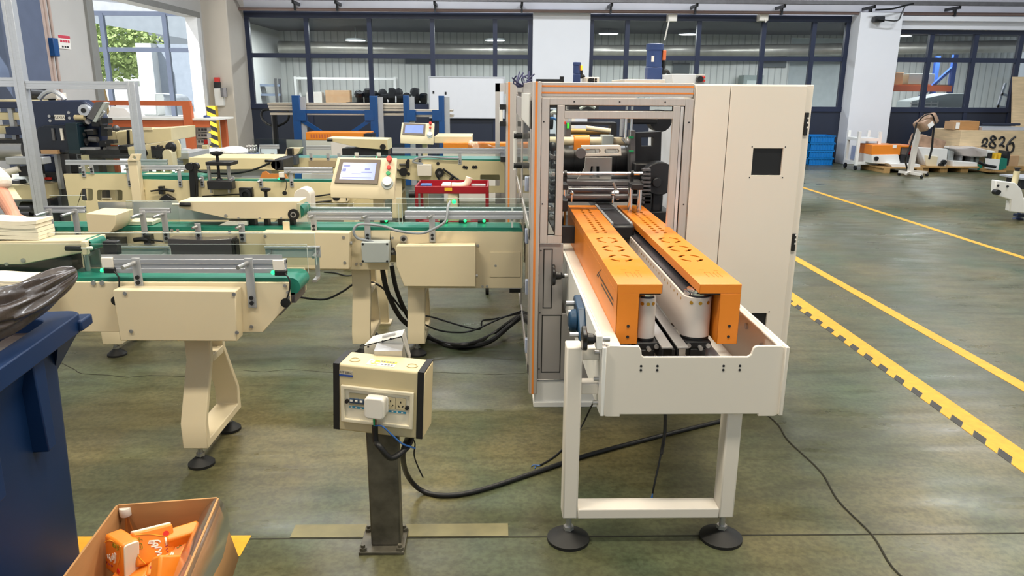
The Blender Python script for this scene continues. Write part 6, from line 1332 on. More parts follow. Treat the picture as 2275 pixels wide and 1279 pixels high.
# upper pieces, left bank of cream bars and legs
m = M(); p = PY(76, 208, YM+.4); m.cyl((p.x, YM+.3, p.z), (p.x+.15, YM+.5, p.z-.02), .07, 16); m.o('motor_body', DARK, FM)
m = M(); m.tube([PY(88, 220, YM+.1), PY(100, 207, YM+.1), PY(118, 202, YM+.1), PY(138, 214, YM+.1), PY(144, 222, YM+.1)], .025, 8); m.o('vacuum_hose', ALU, FM)
m = M(); m.pp([(96, 220), (104, 208), (124, 206), (126, 220)], YM+.2, YM+.4); m.o('blower_box', PLASTW, FM, bv=.004)
for q_ in ((-40, 222, 58, 228, YM, YM+.6), (-40, 250, 60, 266, YM-.02, YM+.3), (-40, 280, 18, 297, YM-.05, YM+.3), (-40, 412, 95, 443, 7.9, 8.2)): m = M(); m.bp(*q_); m.o('cream_bar', CREAM2, FM, bv=.004)
for q_ in ((-40, 226, 52, 240, YM-.06, YM+.3), (12, 282, 50, 300, YM-.1, YM+.2)): m = M(); m.bp(*q_); m.o('dark_bar', MBLUE, FM, bv=.006)
m = M(); m.bp(-40, 311, 52, 317, YM-.1, YM-.04); m.o('lower_rail', DARK, FM)
for px in (27,): m = M(); m.bp(px-4, 238, px+5, 330, YM-.04, YM+.02); m.o('bar_post', ALUD, FM)
m = M(); p = PY(20, 332, YM); m.cyl((p.x-.2, YM, p.z), (p.x+.2, YM, p.z), .12, 20); m.o('steel_drum', STEEL, FM)
m = M(); m.bp(0, 335, 60, 355, YM-.02, YM+.3); m.o('maroon_cover', mat('maroon_cover', '#4a2438', .5), FM, bv=.006)
m = M(); m.bp(12, 350, 95, 365, 7.75, 7.9); m.o('grey_arm', ALUD, FM, bv=.006)
m = M(); a = PY(12, 384, 7.8); b = PY(44, 374, 7.8); m.cyl((a.x, 7.8, a.z), (b.x, 7.8, b.z), .035, 12); m.cyl((a.x-.05, 7.8, a.z-.04), (a.x, 7.8, a.z), .07, 12); m.o('air_motor', PLASTW, FM)
m = M(); m.bp(40, 370, 62, 392, 7.8, 8.1); m.bp(22, 400, 46, 424, 8.0, 8.2); m.o('dark_unit', DARK, FM, bv=.006); m = M(); m.bp(8, 388, 90, 415, 8.1, 8.3); m.bp(12, 446, 92, 490, 8.3, 8.4); m.o('grey_panel', GREY, FM, bv=.004)
for px, py in ((40, 476), (56, 474), (68, 462)): m = M(); p = PY(px, py, 8.0); m.cyl((p.x-.08, 8.0, p.z), (p.x+.08, 8.0, p.z), .07, 16); m.o('black_roller', BLACK, FM)
m = M(); m.bp(80, 350, 122, 382, YM, YM+.3); m.o('control_case', mat('deep_blue_case', '#14264a', .35), FM, bv=.004)
m = M(); m.bp(80, 383, 128, 398, YM-.1, YM); m.o('terminal_rail', DARK, FM)
m = M(); m.bp(88, 402, 118, 440, YM-.1, YM+.1); k = m.o('terminal_cabinet', GREY, FM, bv=.004); m = M(); m.bp(100, 408, 115, 420, YM-.11, YM-.1); m.o('cabinet_window', BLACK, k); m = M(); m.bp(96, 394, 113, 399, YM-.12, YM-.1); m.o('red_fuse', REDB, k)
for px in (68, 126, 200): m = M(); a = PY(px, 350, YM); m.box(a.x-.05, a.x+.05, YM+.05, YM+.15, 0, .97); m.box(a.x-.05, a.x+.05, YM+.3, YM+.4, 0, .97); m.o('leg', MID, FM)
m = M(); m.pp([(76, 343), (128, 336), (130, 341), (78, 348)], YM-.12, YM-.06); m.bp(124, 338, 131, 420, YM-.12, YM-.06); m.o('cover_rail', ALU, FM)
m = M(); m.bp(91, 333, 128, 342, YM-.2, YM-.1); m.o('steel_lip', CARDL, FM)
# ---- orange frame bench with bins, bags
OF = T('work_bench', 'orange steel framed bench with a white top near the doorway', 'bench', (-4.9, 11.2, 0))
YO = 11.0
for px in (187, 416): m = M(); a = PY(px, 232, YO); m.box(a.x-.06, a.x+.06, YO-.04, YO+.04, 0, 1.40); m.o('bench_post', ORANGE2, OF)
m = M(); a = PY(183, 232, YO).x; b = PY(424, 232, YO).x; m.box(a, b, YO-.04, YO+.04, 1.40, 1.465); m.o('bench_rail', ORANGE2, OF)
m = M(); a2 = PY(297, 280, YO).x; m.box(a2-.05, a2+.05, YO+.05, YO+.1, 0, 1.42); m.o('bench_post', ORANGE2, OF)
m = M(); b2 = PY(480, 270, YO).x; m.box(a, b2, YO-.02, YO+.75, 1.20, 1.225); m.o('bench_top', mat('bench_white', '#f0eee6', .4), OF)
m = M(); m.box(a, b2-.1, YO+.0, YO+.04, 1.10, 1.20); m.o('bench_rail', ORANGE2, OF)
for x in (b2-.12, a+.05): m = M(); m.box(x-.04, x+.04, YO+.6, YO+.68, 0, 1.2); m.o('bench_post', ORANGE2, OF)
tag(M().bp(262, 262, 276, 266, YO+.1, YO+.2).o('red_clip', ORANGE2), 'small orange clip lying on the bench top next to the aluminium frame', 'clip')
tag(M().bp(373, 262, 380, 266, YO+.1, YO+.2).o('red_clip', ORANGE2), 'small orange clip lying on the bench top inside the orange frame', 'clip')
m = M(); p = PY(433, 256, YO+.4); m.ball(p+Vector((0, 0, -.02)), .10, 10, (1.1, .9, .75)); m.ball(p+Vector((.1, 0, -.05)), .06, 8); tag(m.o('plastic_bag', PAPERW), 'white plastic bag slumped on the bench top by the orange post', 'bag')
m = M(); p = PY(458, 262, YO+.4); m.ball(p+Vector((0, 0, .0)), .05, 8, (1.4, 1, .8)); tag(m.o('dark_cloth', MOTOR), 'dark bundle lying on the end of the white bench top', 'bundle')
m = M(); m.pp([(245, 236), (278, 240), (300, 262), (300, 266), (236, 266)], YO+.5, YO+.9); tag(m.o('white_sack', WHITE, bv=.03), 'big white wrapped sack on the bench between the orange posts', 'sack')
m = M(); a = PY(238, 300, YO+.3); m.bp(236, 270, 292, 300, YO+.3, YO+.7); tag(m.o('white_carton', WHITE, bv=.01), 'white carton under the orange bench', 'box')
BC = T('bin_cabinet', 'white cabinet of three open small-parts trays under the orange bench', 'cabinet', PY(440, 325, YO+.2))
m = M(); m.pp([(422, 281), (458, 279), (462, 330), (425, 331)], YO+.55, YO+.6); m.o('back_panel', PLASTW, BC)
for k, (ya, yb) in enumerate(((283, 293), (296, 307), (310, 322))):
    m = M(); m.bp(437, ya, 461, yb, YO+.40, YO+.55); t_ = m.o('part_tray', PLASTW, BC, bv=.006)
    for j in range(3): m = M(); m.bp(440+j*7, ya+2, 445+j*7, ya+7, YO+.395, YO+.4); m.o('tray_opening', MID, t_)
m = M(); m.bp(453, 310, 460, 320, YO+.37, YO+.4); m.o('red_tag', REDB, BC)
m = M(); a = PY(420, 331, YO+.3); b = PY(465, 331, YO+.3); m.box(a.x, b.x, YO+.3, YO+.7, 0, a.z); m.o('cabinet_base', OFFW, BC)
m = M(); random.seed(6); p0 = PY(410, 344, 10.4); p1 = PY(525, 338, 10.4)
for i in range(9): c = p0.lerp(p1, i/8); m.ball(c+Vector((0, random.uniform(-.1, .1), random.uniform(-.02, .02))), random.uniform(.10, .15), 10, (1.3, 1.6, .55))
tb_ = tag(m.o('film_bundle', PAPERW), 'long rumpled bundle of white film lying on a table by the beige pier', 'bundle')
TB = T('side_table', 'pale side table carrying the white film bundle beyond the far conveyor', 'table', (-4.0, 10.5, 0))
zt = p0.z-.09; m = M(); m.box(-5.0, -2.9, 10.2, 11.0-.06, zt-.03, zt); m.o('table_top', GREY, TB)
for x in (-4.95, -2.95):
    for y in (10.25, 10.9): m = M(); m.box(x-.02, x+.02, y-.02, y+.02, 0, zt-.03); m.o('leg', ALU, TB)
# water bottles
WB = mat('water_label', '#9dbbe6', .4, var=.1); k = 0
zt2 = zt
for i in range(3):
    for j in range(2):
        x = PY(556+i*7.5, 340, 10.6).x; y = 10.5+j*.085; r = T('water_bottle', '', 'bottle', (x, y, zt2), 'water bottles on the side table'); r['label'] = 'small clear water bottle with blue label in the pack by the beige pier'
        m = M(); m.lathe([(.03, 0), (.032, .02), (.032, .13), (.028, .15), (.014, .185), (.013, .2)], (x, y, zt2), 12); m.o('bottle_body', PET, r)
        m = M(); m.lathe([(.0325, .05), (.0325, .11)], (x, y, zt2), 12); m.o('bottle_label', WB, r); m = M(); m.lathe([(.014, .198), (.014, .215)], (x, y, zt2), 10); m.o('bottle_cap', PLASTW, r)
tag(M().bp(538, 343, 570, 346, 10.3, 10.45).o('blue_tray', mat('slate_tray', '#5a6488', .5)), 'flat slate blue tray in front of the water bottles', 'tray')
m = M(); m.bp(576, 326, 580, 343, 10.5, 10.6); m.bp(578, 326, 610, 343, 10.5, 10.62); tag(m.o('shrink_pack', mat('pale_pack', '#e8eef5', .3)), 'pale shrink wrapped pack beside the water bottles', 'pack')
# ================================================================ NEAR CORNER: bin, bag, carton of tissue packs, person
BN = T('wheelie_bin', 'large dark blue plastic bin with a wide rim beside the short conveyor', 'bin', (-1.72, 2.05, 0))
def loft(loops, close=True):
    m = M(); n = len(loops[0]); vs = [p for l in loops for p in l]
    fs = [(k*n+i, k*n+(i+1) % n, (k+1)*n+(i+1) % n, (k+1)*n+i) for k in range(len(loops)-1) for i in range(n)]
    fs += [tuple(reversed(range(n))), tuple(range((len(loops)-1)*n, len(loops)*n))]
    return m.add(vs, fs)
def lp(x0, x1, y0, y1, z, r): return [Vector((x, y, z)) for x, y in rrect(x0, x1, y0, y1, r, 4)]
BX1, BY1 = -1.345, 2.37
m = loft([lp(-1.93, BX1-.075, 1.72, BY1-.10, 0.02, .04), lp(-1.97, BX1-.062, 1.62, BY1-.06, .80, .05), lp(-1.99, BX1-.04, 1.58, BY1-.035, .885, .05)])
bin_rot = Matrix.Translation((BX1, BY1, 0)) @ Matrix.Rotation(math.radians(7), 4, 'Z') @ Matrix.Translation((-BX1, -BY1, 0))
m.tf(bin_rot); m.o('bin_body', BINB, BN, bv=.006)
m = M(); out = rrect(-2.04, BX1, 1.50, BY1, .05, 4); inn = rrect(-1.97, BX1-.07, 1.57, BY1-.085, .05, 4); m.prism(out, 'xy', .885, .945, [inn]); m.tf(bin_rot); m.o('bin_rim', BINB, BN, bv=.008)
m = M(); m.box(BX1-.03, BX1+.012, BY1-.06, BY1+.03, .89, .925); m.tf(bin_rot); m.o('rim_lug', BINB, BN, bv=.006)
m = M(); m.add([(BX1-.085, BY1-.12, .88), (BX1-.005, BY1-.05, .888), (BX1-.05, BY1-.01, .888), (BX1-.09, BY1-.06, .75), (BX1-.005, BY1-.2, .888)], [(0, 4, 1, 2, 3), (0, 3, 4), (4, 3, 1), (1, 3, 2)]); m.tf(bin_rot); m.o('corner_gusset', BINB, BN)
for y in (1.75, 2.05): m = M(); m.prism([(y, .60), (y+.05, .60), (y+.06, .885), (y-.01, .885)], 'yz', BX1-.10, BX1-.02); m.tf(bin_rot); m.o('side_rib', BINB, BN, bv=.004)
m = M(); m.cyl((-1.9, 1.72, .1), (-1.55, 1.72, .1), .1, 20); m.o('bin_wheel', RUBBER, BN)
m = M(); m.add([(x, y, .9) for x, y in ((-1.97, 1.57), (BX1-.07, 1.57), (BX1-.07, BY1-.085), (-1.97, BY1-.085))], [(0, 1, 2, 3)]); m.tf(bin_rot); m.o('bin_liner', BLKBAG, BN)
# black refuse bag spilling from the bin, long twisted film
def bag():
    m = M(); random.seed(12); tip = Vector((-1.345, 2.36, 1.062)); A = []
    cs = []
    for px, py, Y, hp in ((-75, 712, 1.92, 62), (-30, 700, 1.98, 54), (10, 690, 2.05, 47), (50, 672, 2.12, 42), (88, 654, 2.2, 37), (122, 634, 2.27, 30), (150, 616, 2.33, 22), (166, 606, 2.36, 15)):
        c = PY(px, py, Y); h = (PY(px, py-hp, Y).z-c.z); cs.append((c.x, c.y, c.z, h, h*1.25))
    n = 72; vs = []
    for k, (x, y, z, h, w) in enumerate(cs):
        for i in range(n):
            t = 2*math.pi*i/n; wr = 1+.13*math.sin(5*t+k*.7)+.11*math.sin(9*t-k*.8)+.09*math.sin(14*t+k*1.1)+.05*math.sin(23*t+k*2.1)
            d = Vector((.65, -.62, 0)).normalized()
            vs.append(Vector((x, y, z))+d*math.cos(t)*w*wr+Vector((0, 0, 1))*math.sin(t)*h*wr)
    fs = [(k*n+i, k*n+(i+1) % n, (k+1)*n+(i+1) % n, (k+1)*n+i) for k in range(len(cs)-1) for i in range(n)]
    e = len(vs); vs.append(PY(172, 602, 2.37)); fs += [((len(cs)-1)*n+i, (len(cs)-1)*n+(i+1) % n, e) for i in range(n)]
    m.add(vs, fs); return tag(m.o('refuse_bag', BLKBAG, sub=1), 'crumpled black plastic refuse bag draped up out of the blue bin', 'bag')
bag()
# cardboard carton
z = .40
TL = PZ(262, 1122, z); TR = PZ(482, 1106, z); NL = PZ(145, 1279, z); u = (TR-TL); u.z = 0; ul = u.length; u.normalize(); v = Vector((u.y, -u.x, 0))
BXO = T('carton', 'open cardboard carton of orange tissue packs on the floor near the yellow stripe', 'box', TL+v*.28+u*.15)
BXO.location.z = 0; ORG[BXO.name] = Vector(BXO.location)
L_ = .56
def wall(a, b, th, mt, name, splay=0, dz=0):
    m = M(); a = a.copy(); b = b.copy(); d = (b-a).normalized(); n = Vector((d.y, -d.x, 0))
    top = n*splay
    vs = [a+Vector((0, 0, -a.z)), b+Vector((0, 0, -b.z)), b+top+Vector((0, 0, dz)), a+top+Vector((0, 0, dz))]
    vs += [p+n*th for p in vs]
    m.add(vs, [(0, 1, 2, 3), (7, 6, 5, 4), (0, 4, 5, 1), (1, 5, 6, 2), (2, 6, 7, 3), (3, 7, 4, 0)]); return m.o(name, mt, BXO)
wall(TL, TR, -.006, CARD, 'box_wall'); wl = (NL-TL).normalized(); wl.z = 0
NLf = TL+wl*L_; NRf = TR+v*L_
wall(NLf, TL, -.006, CARD, 'box_wall'); wr_ = wall(TR, NRf, -.006, CARD, 'box_wall'); wall(NRf, NLf, -.006, CARD, 'box_wall')
m = M(); a = TL; m.add([TL+Vector((0, 0, .006-z)), TR+Vector((0, 0, .006-z)), NRf+Vector((0, 0, .006-z)), NLf+Vector((0, 0, .006-z))], [(0, 1, 2, 3)]); m.o('box_floor', CARD, BXO)
# clear tape over the right-hand edge, folded flap
m = M(); pts = []
flap = []
for i in range(9):
    p = TR+v*(L_*i/8)
    for j, (du, dzz) in enumerate(((-.052, -.045), (-.02, -.008), (.0, .003), (.022, -.02), (.035, -.07), (.03, -.16))): flap.append(p+u*(du+.004*math.sin(i*1.7+j))+Vector((0, 0, dzz+.004*math.sin(i*2.3+j*1.3))))
m.add(flap, [(i*6+j, i*6+j+1, (i+1)*6+j+1, (i+1)*6+j) for i in range(8) for j in range(5)]); f_ = m.o('packing_film', FILM, BXO, sub=1)
m = M(); m.add([TR+u*.004+Vector((0, 0, -.02)), NRf+u*.004+Vector((0, 0, -.02)), NRf+u*.055+Vector((0, 0, -.20)), TR+u*.055+v*.03+Vector((0, 0, -.20))], [(0, 1, 2, 3)]); o = m.o('outer_flap', CARD, BXO); so = o.modifiers.new('t', 'SOLIDIFY'); so.thickness = .005
# tissue packs
TORG = mat('tissue_pack_orange', '#f58a28', .35, var=.1, scale=12); TRED = mat('tissue_pack_red', '#e0352c', .4); TYEL = mat('pack_yellow_swirl', '#f7b13c', .35); TGRN = mat('pack_olive_letter', '#8f8a22', .4); TWHT = mat('pack_white_letter', '#f7efe6', .4)
def pack(lab, c, rot, size=(.100, .052, .112), deco=True, endx=True):
    w, d, h = size; mx = Matrix.Translation(c) @ rot
    r = T('tissue_pack', lab, 'tissue pack', c, 'orange tissue packs in the carton')
    m = M(); m.box(-w/2, w/2, -d/2, d/2, -h/2, h/2); m.tf(mx); m.o('wrapper', TORG, r, bv=.008, seg=3)
    m = M(); m.prism(rrect(-d/2+.004, d/2-.004, -h/2+.003, h/2-.003, .008, 3), 'yz', w/2-.004, w/2+.0035); m.tf(mx); m.o('tissue_block', PAPER, r, bv=.002)
    if not deco: return r
    y = -d/2-.0006
    def st(name, mt, pts, rad=.0016):
        m = M()
        for p in pts: m.tube([(a*w, y, b*h) for a, b in p], rad, 5, 4)
        m.tf(mx); m.o(name, mt, r)
    st('yellow_swirl', TYEL, [[(.42, .45), (.34, .1), (.2, -.2), (.14, -.42)], [(-.46, .28), (-.2, .42), (.05, .46)]], .0014)
    st('olive_lettering', TGRN, [[(.0, .40), (.12, .40), (.14, .32), (.0, .31), (.0, .40)], [(.02, .35), (.12, .35)], [(.2, .42), (.32, .4)], [(.21, .36), (.33, .35)], [(.27, .44), (.26, .30), (.2, .29)]], .0011)
    st('white_lettering', TWHT, [[(-.32, -.02), (-.28, -.12), (-.2, .02)], [(-.22, -.06), (-.12, -.14), (-.08, .02)], [(-.02, .1), (-.04, -.06), (.04, -.02), (.0, .06)], [(.1, .16), (.06, .02), (.14, .04)], [(.14, .14), (.1, -.08), (.04, -.14)]], .0024)
    st('plum_lettering', mat('pack_plum', '#a5345a', .4), [[(-.42, -.26), (-.36, -.24), (-.4, -.3)], [(-.3, -.25), (-.26, -.3)], [(-.22, -.24), (-.18, -.3)], [(-.12, -.24), (-.1, -.3), (-.04, -.24)]], .0011)
    m = M(); m.cyl((.24*w, y+.001, -.30*h), (.24*w, y-.0008, -.30*h), .0085, 16); m.tf(mx); m.o('red_badge', TRED, r)
    return r
Rm = lambda a, b, c: Matrix.Rotation(math.radians(a), 4, 'Z') @ Matrix.Rotation(math.radians(b), 4, 'X') @ Matrix.Rotation(math.radians(c), 4, 'Y')
zq = .325
c1 = PZ(272, 1230, zq); 
pack('orange tissue pack standing upright with its white end beside the carton wall', c1, Rm(-36, -6, 0))
c2 = PZ(340, 1210, zq+.005); pack('orange tissue pack with white top leaning against the carton back', c2, Rm(40, -27, -84))
pack('orange tissue pack lying tilted in the middle of the carton', PZ(372, 1248, .28), Rm(30, -58, 20))
pack('orange tissue pack tucked under the film covered carton edge', PZ(408, 1208, .30), Rm(215, -10, 0), deco=False)
pack('orange tissue pack lying flat at the foot of the upright one', PZ(300, 1276, .265), Rm(-10, -70, 0), deco=False)
pack('orange tissue pack leaning at the near side below the tilted one', PZ(380, 1280, .30), Rm(60, -30, 30), deco=False)
for i, (px, py, zz) in enumerate(((250, 1262, .2), (330, 1250, .2), (400, 1250, .2), (300, 1215, .19), (360, 1190, .19))):
    pass
# clear drink bottle
p = PZ(281, 1152, .35); b = T('drink_bottle', 'empty clear drink bottle with white cap standing in the carton', 'bottle', (p.x, p.y, .1))
m = M(); m.lathe([(.032, 0), (.036, .02), (.036, .13), (.033, .145), (.036, .16), (.027, .20), (.0155, .232), (.0135, .25)], (p.x, p.y, .12), 24); m.o('bottle_body', PET, b)
m = M(); m.lathe([(.0165, .243), (.0178, .245), (.0178, .266), (.0165, .27)], (p.x, p.y, .12), 24); m.o('bottle_cap', PLASTW, b)
m = M(); m.box(TL.x+.03, TR.x-.03, TL.y-.42, TL.y-.03, .01, .12); fill = m.o('packing_fill', CARD, BXO)
# person at the far side of the short conveyor, mostly out of frame, reaching for the stack
PR = T('person', 'worker in a grey shirt with pale sleeve reaching an arm toward the tissue stack', 'person', (-3.05, 4.15, 0))
def skin(name, mt, pts, edges, rad, parent, lvl=2):
    me = bpy.data.meshes.new(name); org = ORG[parent.name]; me.from_pydata([Vector(p)-org for p in pts], edges, []); me.materials.append(mt)
    o = bpy.data.objects.new(name, me); COL.objects.link(o); o.parent = parent
    sk = o.modifiers.new('skin', 'SKIN'); me.skin_vertices[0].data[0].use_root = True
    for i, r in enumerate(rad): me.skin_vertices[0].data[i].radius = (r, r) if not isinstance(r, tuple) else r
    ss = o.modifiers.new('sub', 'SUBSURF'); ss.levels = lvl; ss.render_levels = lvl
    for p in me.polygons: p.use_smooth = True
    return o
X, Y = -3.02, 4.15
ea = PY(4, 432, 4.02); hd = PY(38, 494, 3.72)
P = [(X, Y, .95), (X, Y, 1.12), (X, Y-.02, 1.33), (X, Y-.02, 1.46), (X, Y-.03, 1.54), (X, Y-.06, 1.66), (X, Y-.05, 1.76),
     (X+.19, Y-.03, 1.42), (X+.30, Y-.06, 1.17), (ea.x, ea.y, ea.z), (hd.x-.03, hd.y+.03, hd.z+.03), (hd.x+.03, hd.y-.03, hd.z-.01),
     (X-.19, Y-.03, 1.42), (X-.24, Y, 1.15), (X-.22, Y-.12, .95), (X-.2, Y-.2, .9),
     (X+.1, Y, .9), (X+.11, Y+.0, .5), (X+.11, Y+.03, .09), (X+.12, Y-.12, .04), (X-.1, Y, .9), (X-.11, Y, .5), (X-.11, Y+.03, .09), (X-.12, Y-.12, .04)]
E_ = [(0, 1), (1, 2), (2, 3), (3, 4), (4, 5), (5, 6), (3, 7), (7, 8), (8, 9), (9, 10), (10, 11), (3, 12), (12, 13), (13, 14), (14, 15), (0, 16), (16, 17), (17, 18), (18, 19), (0, 20), (20, 21), (21, 22), (22, 23)]
Rr = [(.15, .10), (.14, .10), (.16, .11), (.10, .08), .055, (.085, .10), (.07, .085), .065, .048, .042, .032, (.045, .02), .065, .048, .036, .04, .085, .06, .045, (.045, .035), .085, .06, .045, (.045, .035)]
skin('body', SKIN, P, E_, Rr, PR)
skin('shirt', SHIRT, [(X, Y, .88), (X, Y, 1.1), (X, Y-.02, 1.32), (X, Y-.02, 1.44), (X+.19, Y-.03, 1.41), (X+.25, Y-.05, 1.28), (X-.19, Y-.03, 1.41), (X-.225, Y-.02, 1.27)], [(0, 1), (1, 2), (2, 3), (3, 4), (4, 5), (3, 6), (6, 7)], [(.18, .13), (.165, .12), (.18, .13), (.11, .095), .085, .072, .085, .072], PR)
skin('sleeve', GLOVE, [(X+.24, Y-.05, 1.30), (X+.30, Y-.06, 1.19), (ea.x-.01, ea.y+.02, ea.z+.08), (ea.x+.0, ea.y+.01, ea.z+.02)], [(0, 1), (1, 2), (2, 3)], [.07, .065, .062, .058], PR)
skin('trousers', MOTOR, [(X, Y, .95), (X+.1, Y, .86), (X+.11, Y, .5), (X+.11, Y+.03, .1), (X-.1, Y, .86), (X-.11, Y, .5), (X-.11, Y+.03, .1)], [(0, 1), (1, 2), (2, 3), (0, 4), (4, 5), (5, 6)], [(.16, .12), .1, .08, .07, .1, .08, .07], PR)
skin('hair', mat('dark_hair', '#1c1816', .6), [(X, Y-.03, 1.70), (X, Y-.03, 1.78)], [(0, 1)], [(.092, .105), (.075, .09)], PR)
d = Vector((.06, -.09, -.02))
for k in range(4): a = Vector(P[11])+Vector((-.03+.02*k, .0, .0)); skin('finger', SKIN, [a, a+Vector((.02, -.04, -.005)), a+Vector((.03, -.07, -.02))], [(0, 1), (1, 2)], [.010, .009, .008], PR, 1)
a = Vector(P[10]); skin('thumb', SKIN, [a+Vector((.02, .0, 0)), a+Vector((.06, -.01, -.01)), a+Vector((.085, -.03, -.02))], [(0, 1), (1, 2)], [.012, .010, .009], PR, 1)

# ================================================================ FAR RIGHT: goods along the window wall
for k in range(4):
    r = T('plastic_crate', ['topmost bright blue plastic crate in the stack by the outer pier', 'second bright blue plastic crate from the top of the stack by the outer pier', 'third bright blue plastic crate from the top of the stack by the outer pier', 'bottom bright blue plastic crate of the stack by the outer pier'][k], 'crate', (7.48, 17.45, .51-.17*k), 'blue crates stacked by the pier')
    z0 = .51-.17*k; o_ = .012*(k % 2)
    m = M(); t = .012
    m.box(7.20+o_, 7.76+o_, 17.2, 17.2+t, z0+.003, z0+.165); m.box(7.20+o_, 7.76+o_, 17.7, 17.7+t, z0+.003, z0+.165); m.box(7.20+o_, 7.21+o_, 17.2, 17.7, z0+.003, z0+.165); m.box(7.75+o_, 7.76+o_, 17.2, 17.7, z0+.003, z0+.165); m.box(7.20+o_, 7.76+o_, 17.2, 17.7, z0+.003, z0+.012); m.o('crate_body', CRATEB, r)
    m = M(); m.box(7.185+o_, 7.775+o_, 17.185, 17.2, z0+.14, z0+.166); m.box(7.185+o_, 7.775+o_, 17.19, 17.2, z0+.003, z0+.02)
    for j in range(9): m.box(7.23+j*.062+o_, 7.242+j*.062+o_, 17.188, 17.2, z0+.02, z0+.14)
    m.o('crate_rib', CRATEB, r)
TR_ = T('trolley', 'white framed trolley on casters in front of the outer white pier', 'trolley', (8.1, 16.4, 0))
for x, y in ((7.83, 16.2), (8.28, 16.2), (7.86, 16.75), (8.3, 16.75)):
    m = M(); m.box(x-.03, x+.03, y-.03, y+.03, .1, .82); l = m.o('trolley_post', WHITE, TR_); m = M(); m.cyl((x-.02, y, .05), (x+.02, y, .05), .05, 12); m.o('caster', RUBBER, l)
for z0 in (.12, .62): m = M(); m.box(7.82, 8.3, 16.18, 16.76, z0, z0+.06); m.o('trolley_shelf', WHITE, TR_)
m = M(); m.box(7.88, 8.24, 16.25, 16.6, .18, .5); tag(m.o('film_wrapped_box', FILM), 'box in clear film on the lower shelf of the white trolley', 'box')
WM = T('discharge_conveyor', 'white conveyor with orange cover parked on a pallet by the outer pier', 'conveyor', (8.75, 16.1, .15))
m = M(); m.bp(1937, 322, 2001, 344, 15.9, 16.5); c_ = m.o('cover', ORANGE, WM, bv=.01); m = M(); m.bp(2001, 323, 2030, 327, 15.95, 16.5); m.o('cover', ORANGE, WM); m = M(); m.bp(1984, 322, 1992, 329, 15.89, 15.9); m.o('paper_label', PAPERW, c_)
m = M(); m.bp(2028, 323, 2034, 344, 15.9, 16.4); m.o('cover_end', RED, WM)
m = M(); m.bp(2003, 328, 2028, 344, 16.1, 16.4); m.o('roller_bank', GREY, WM); m = M(); m.bp(2000, 344, 2032, 363, 16.0, 16.3); m.o('dark_base', DARK, WM)
m = M(); m.pp([(1937, 344), (1996, 343), (2001, 365), (1937, 363)], 15.88, 16.5); b_ = m.o('body', WHITE, WM, bv=.01); m = M(); p = PY(1947, 352, 15.86); m.cyl((p.x, 15.84, p.z), (p.x, 15.88, p.z), .045, 10); m.o('star_knob', BLACK, b_)
m = M(); m.pp([(1975, 363), (2045, 365), (2045, 379), (1990, 379)], 15.7, 16.3); m.o('white_skid', WHITE, WM, bv=.01)
PL = T('pallet', 'wooden pallet under the white conveyor with the orange cover', 'pallet', (8.9, 15.8, 0))
for px in (1962, 2035): m = M(); p = PY(px, 378, 15.75); m.box(p.x-.07, p.x+.07, 15.6, 16.6, 0, .09); m.o('pallet_block', WOODD, PL)
m = M(); a = PY(1955, 372, 15.7); b = PY(2045, 372, 15.7); m.box(a.x, b.x, 15.6, 16.6, .09, .115); m.o('pallet_deck', WOODD, PL)
# stand with wrapped head
ST = T('floor_stand', 'leaning white post stand with a cardboard wrapped head, on a wheeled base', 'stand', (8.75, 15.4, 0))
a = PZ(2022, 382, .09); b = PY(2040, 285, a.y); m = M(); m.tube([a, b], .06, 4, 0); m.o('stand_post', OFFW, ST)
for (p0, p1) in (((1998, 381), (2048, 388)), ((2025, 380), (2060, 383))):
    q0 = PZ(*p0, .075); q1 = PZ(*p1, .075); m = M(); m.tube([q0, q1], .035, 4, 0); l = m.o('base_bar', OFFW, ST)
    for q in (q0, q1): m = M(); m.cyl((q.x-.02, q.y, .03), (q.x+.02, q.y, .03), .03, 12); m.cyl((q.x, q.y, .03), (q.x, q.y, .07), .012, 6); m.o('caster', RUBBER, l)
m = M(); m.tube([a, PZ(2012, 386, .075)], .03, 4, 0); m.o('base_bar', OFFW, ST)
c = PY(2057, 272, a.y); m = M(); m.box(-.20, .20, -.14, .14, -.115, .115); m.tf(Matrix.Translation(c) @ Matrix.Rotation(math.radians(-32), 4, 'Y') @ Matrix.Rotation(.3, 4, 'Z')); hd_ = m.o('wrapped_head', mat('taped_cardboard', '#a98a72', .45, var=.15), ST, bv=.05, seg=3)
m = M(); m.box(-.12, .02, -.146, -.14, -.09, .0); m.tf(Matrix.Translation(c) @ Matrix.Rotation(math.radians(-32), 4, 'Y') @ Matrix.Rotation(.3, 4, 'Z')); m.o('paper_label', PAPERW, hd_)
m = M(); m.tube([PY(2037, 272, a.y-.1), PY(2030, 300, a.y-.12), PY(2020, 330, a.y-.12), PY(2012, 355, a.y-.1), PZ(2016, 376, .1)], .018, 6); m.tube([PY(2077, 272, a.y-.1), PY(2073, 300, a.y-.1), PY(2070, 330, a.y-.1), PY(2064, 354, a.y-.1)], .02, 6); m.tube([PY(2040, 272, a.y-.05), PY(2052, 258, a.y-.15), PY(2070, 254, a.y-.15), PY(2078, 275, a.y-.1)], .014, 6); m.o('stand_cable', CABLE, ST)
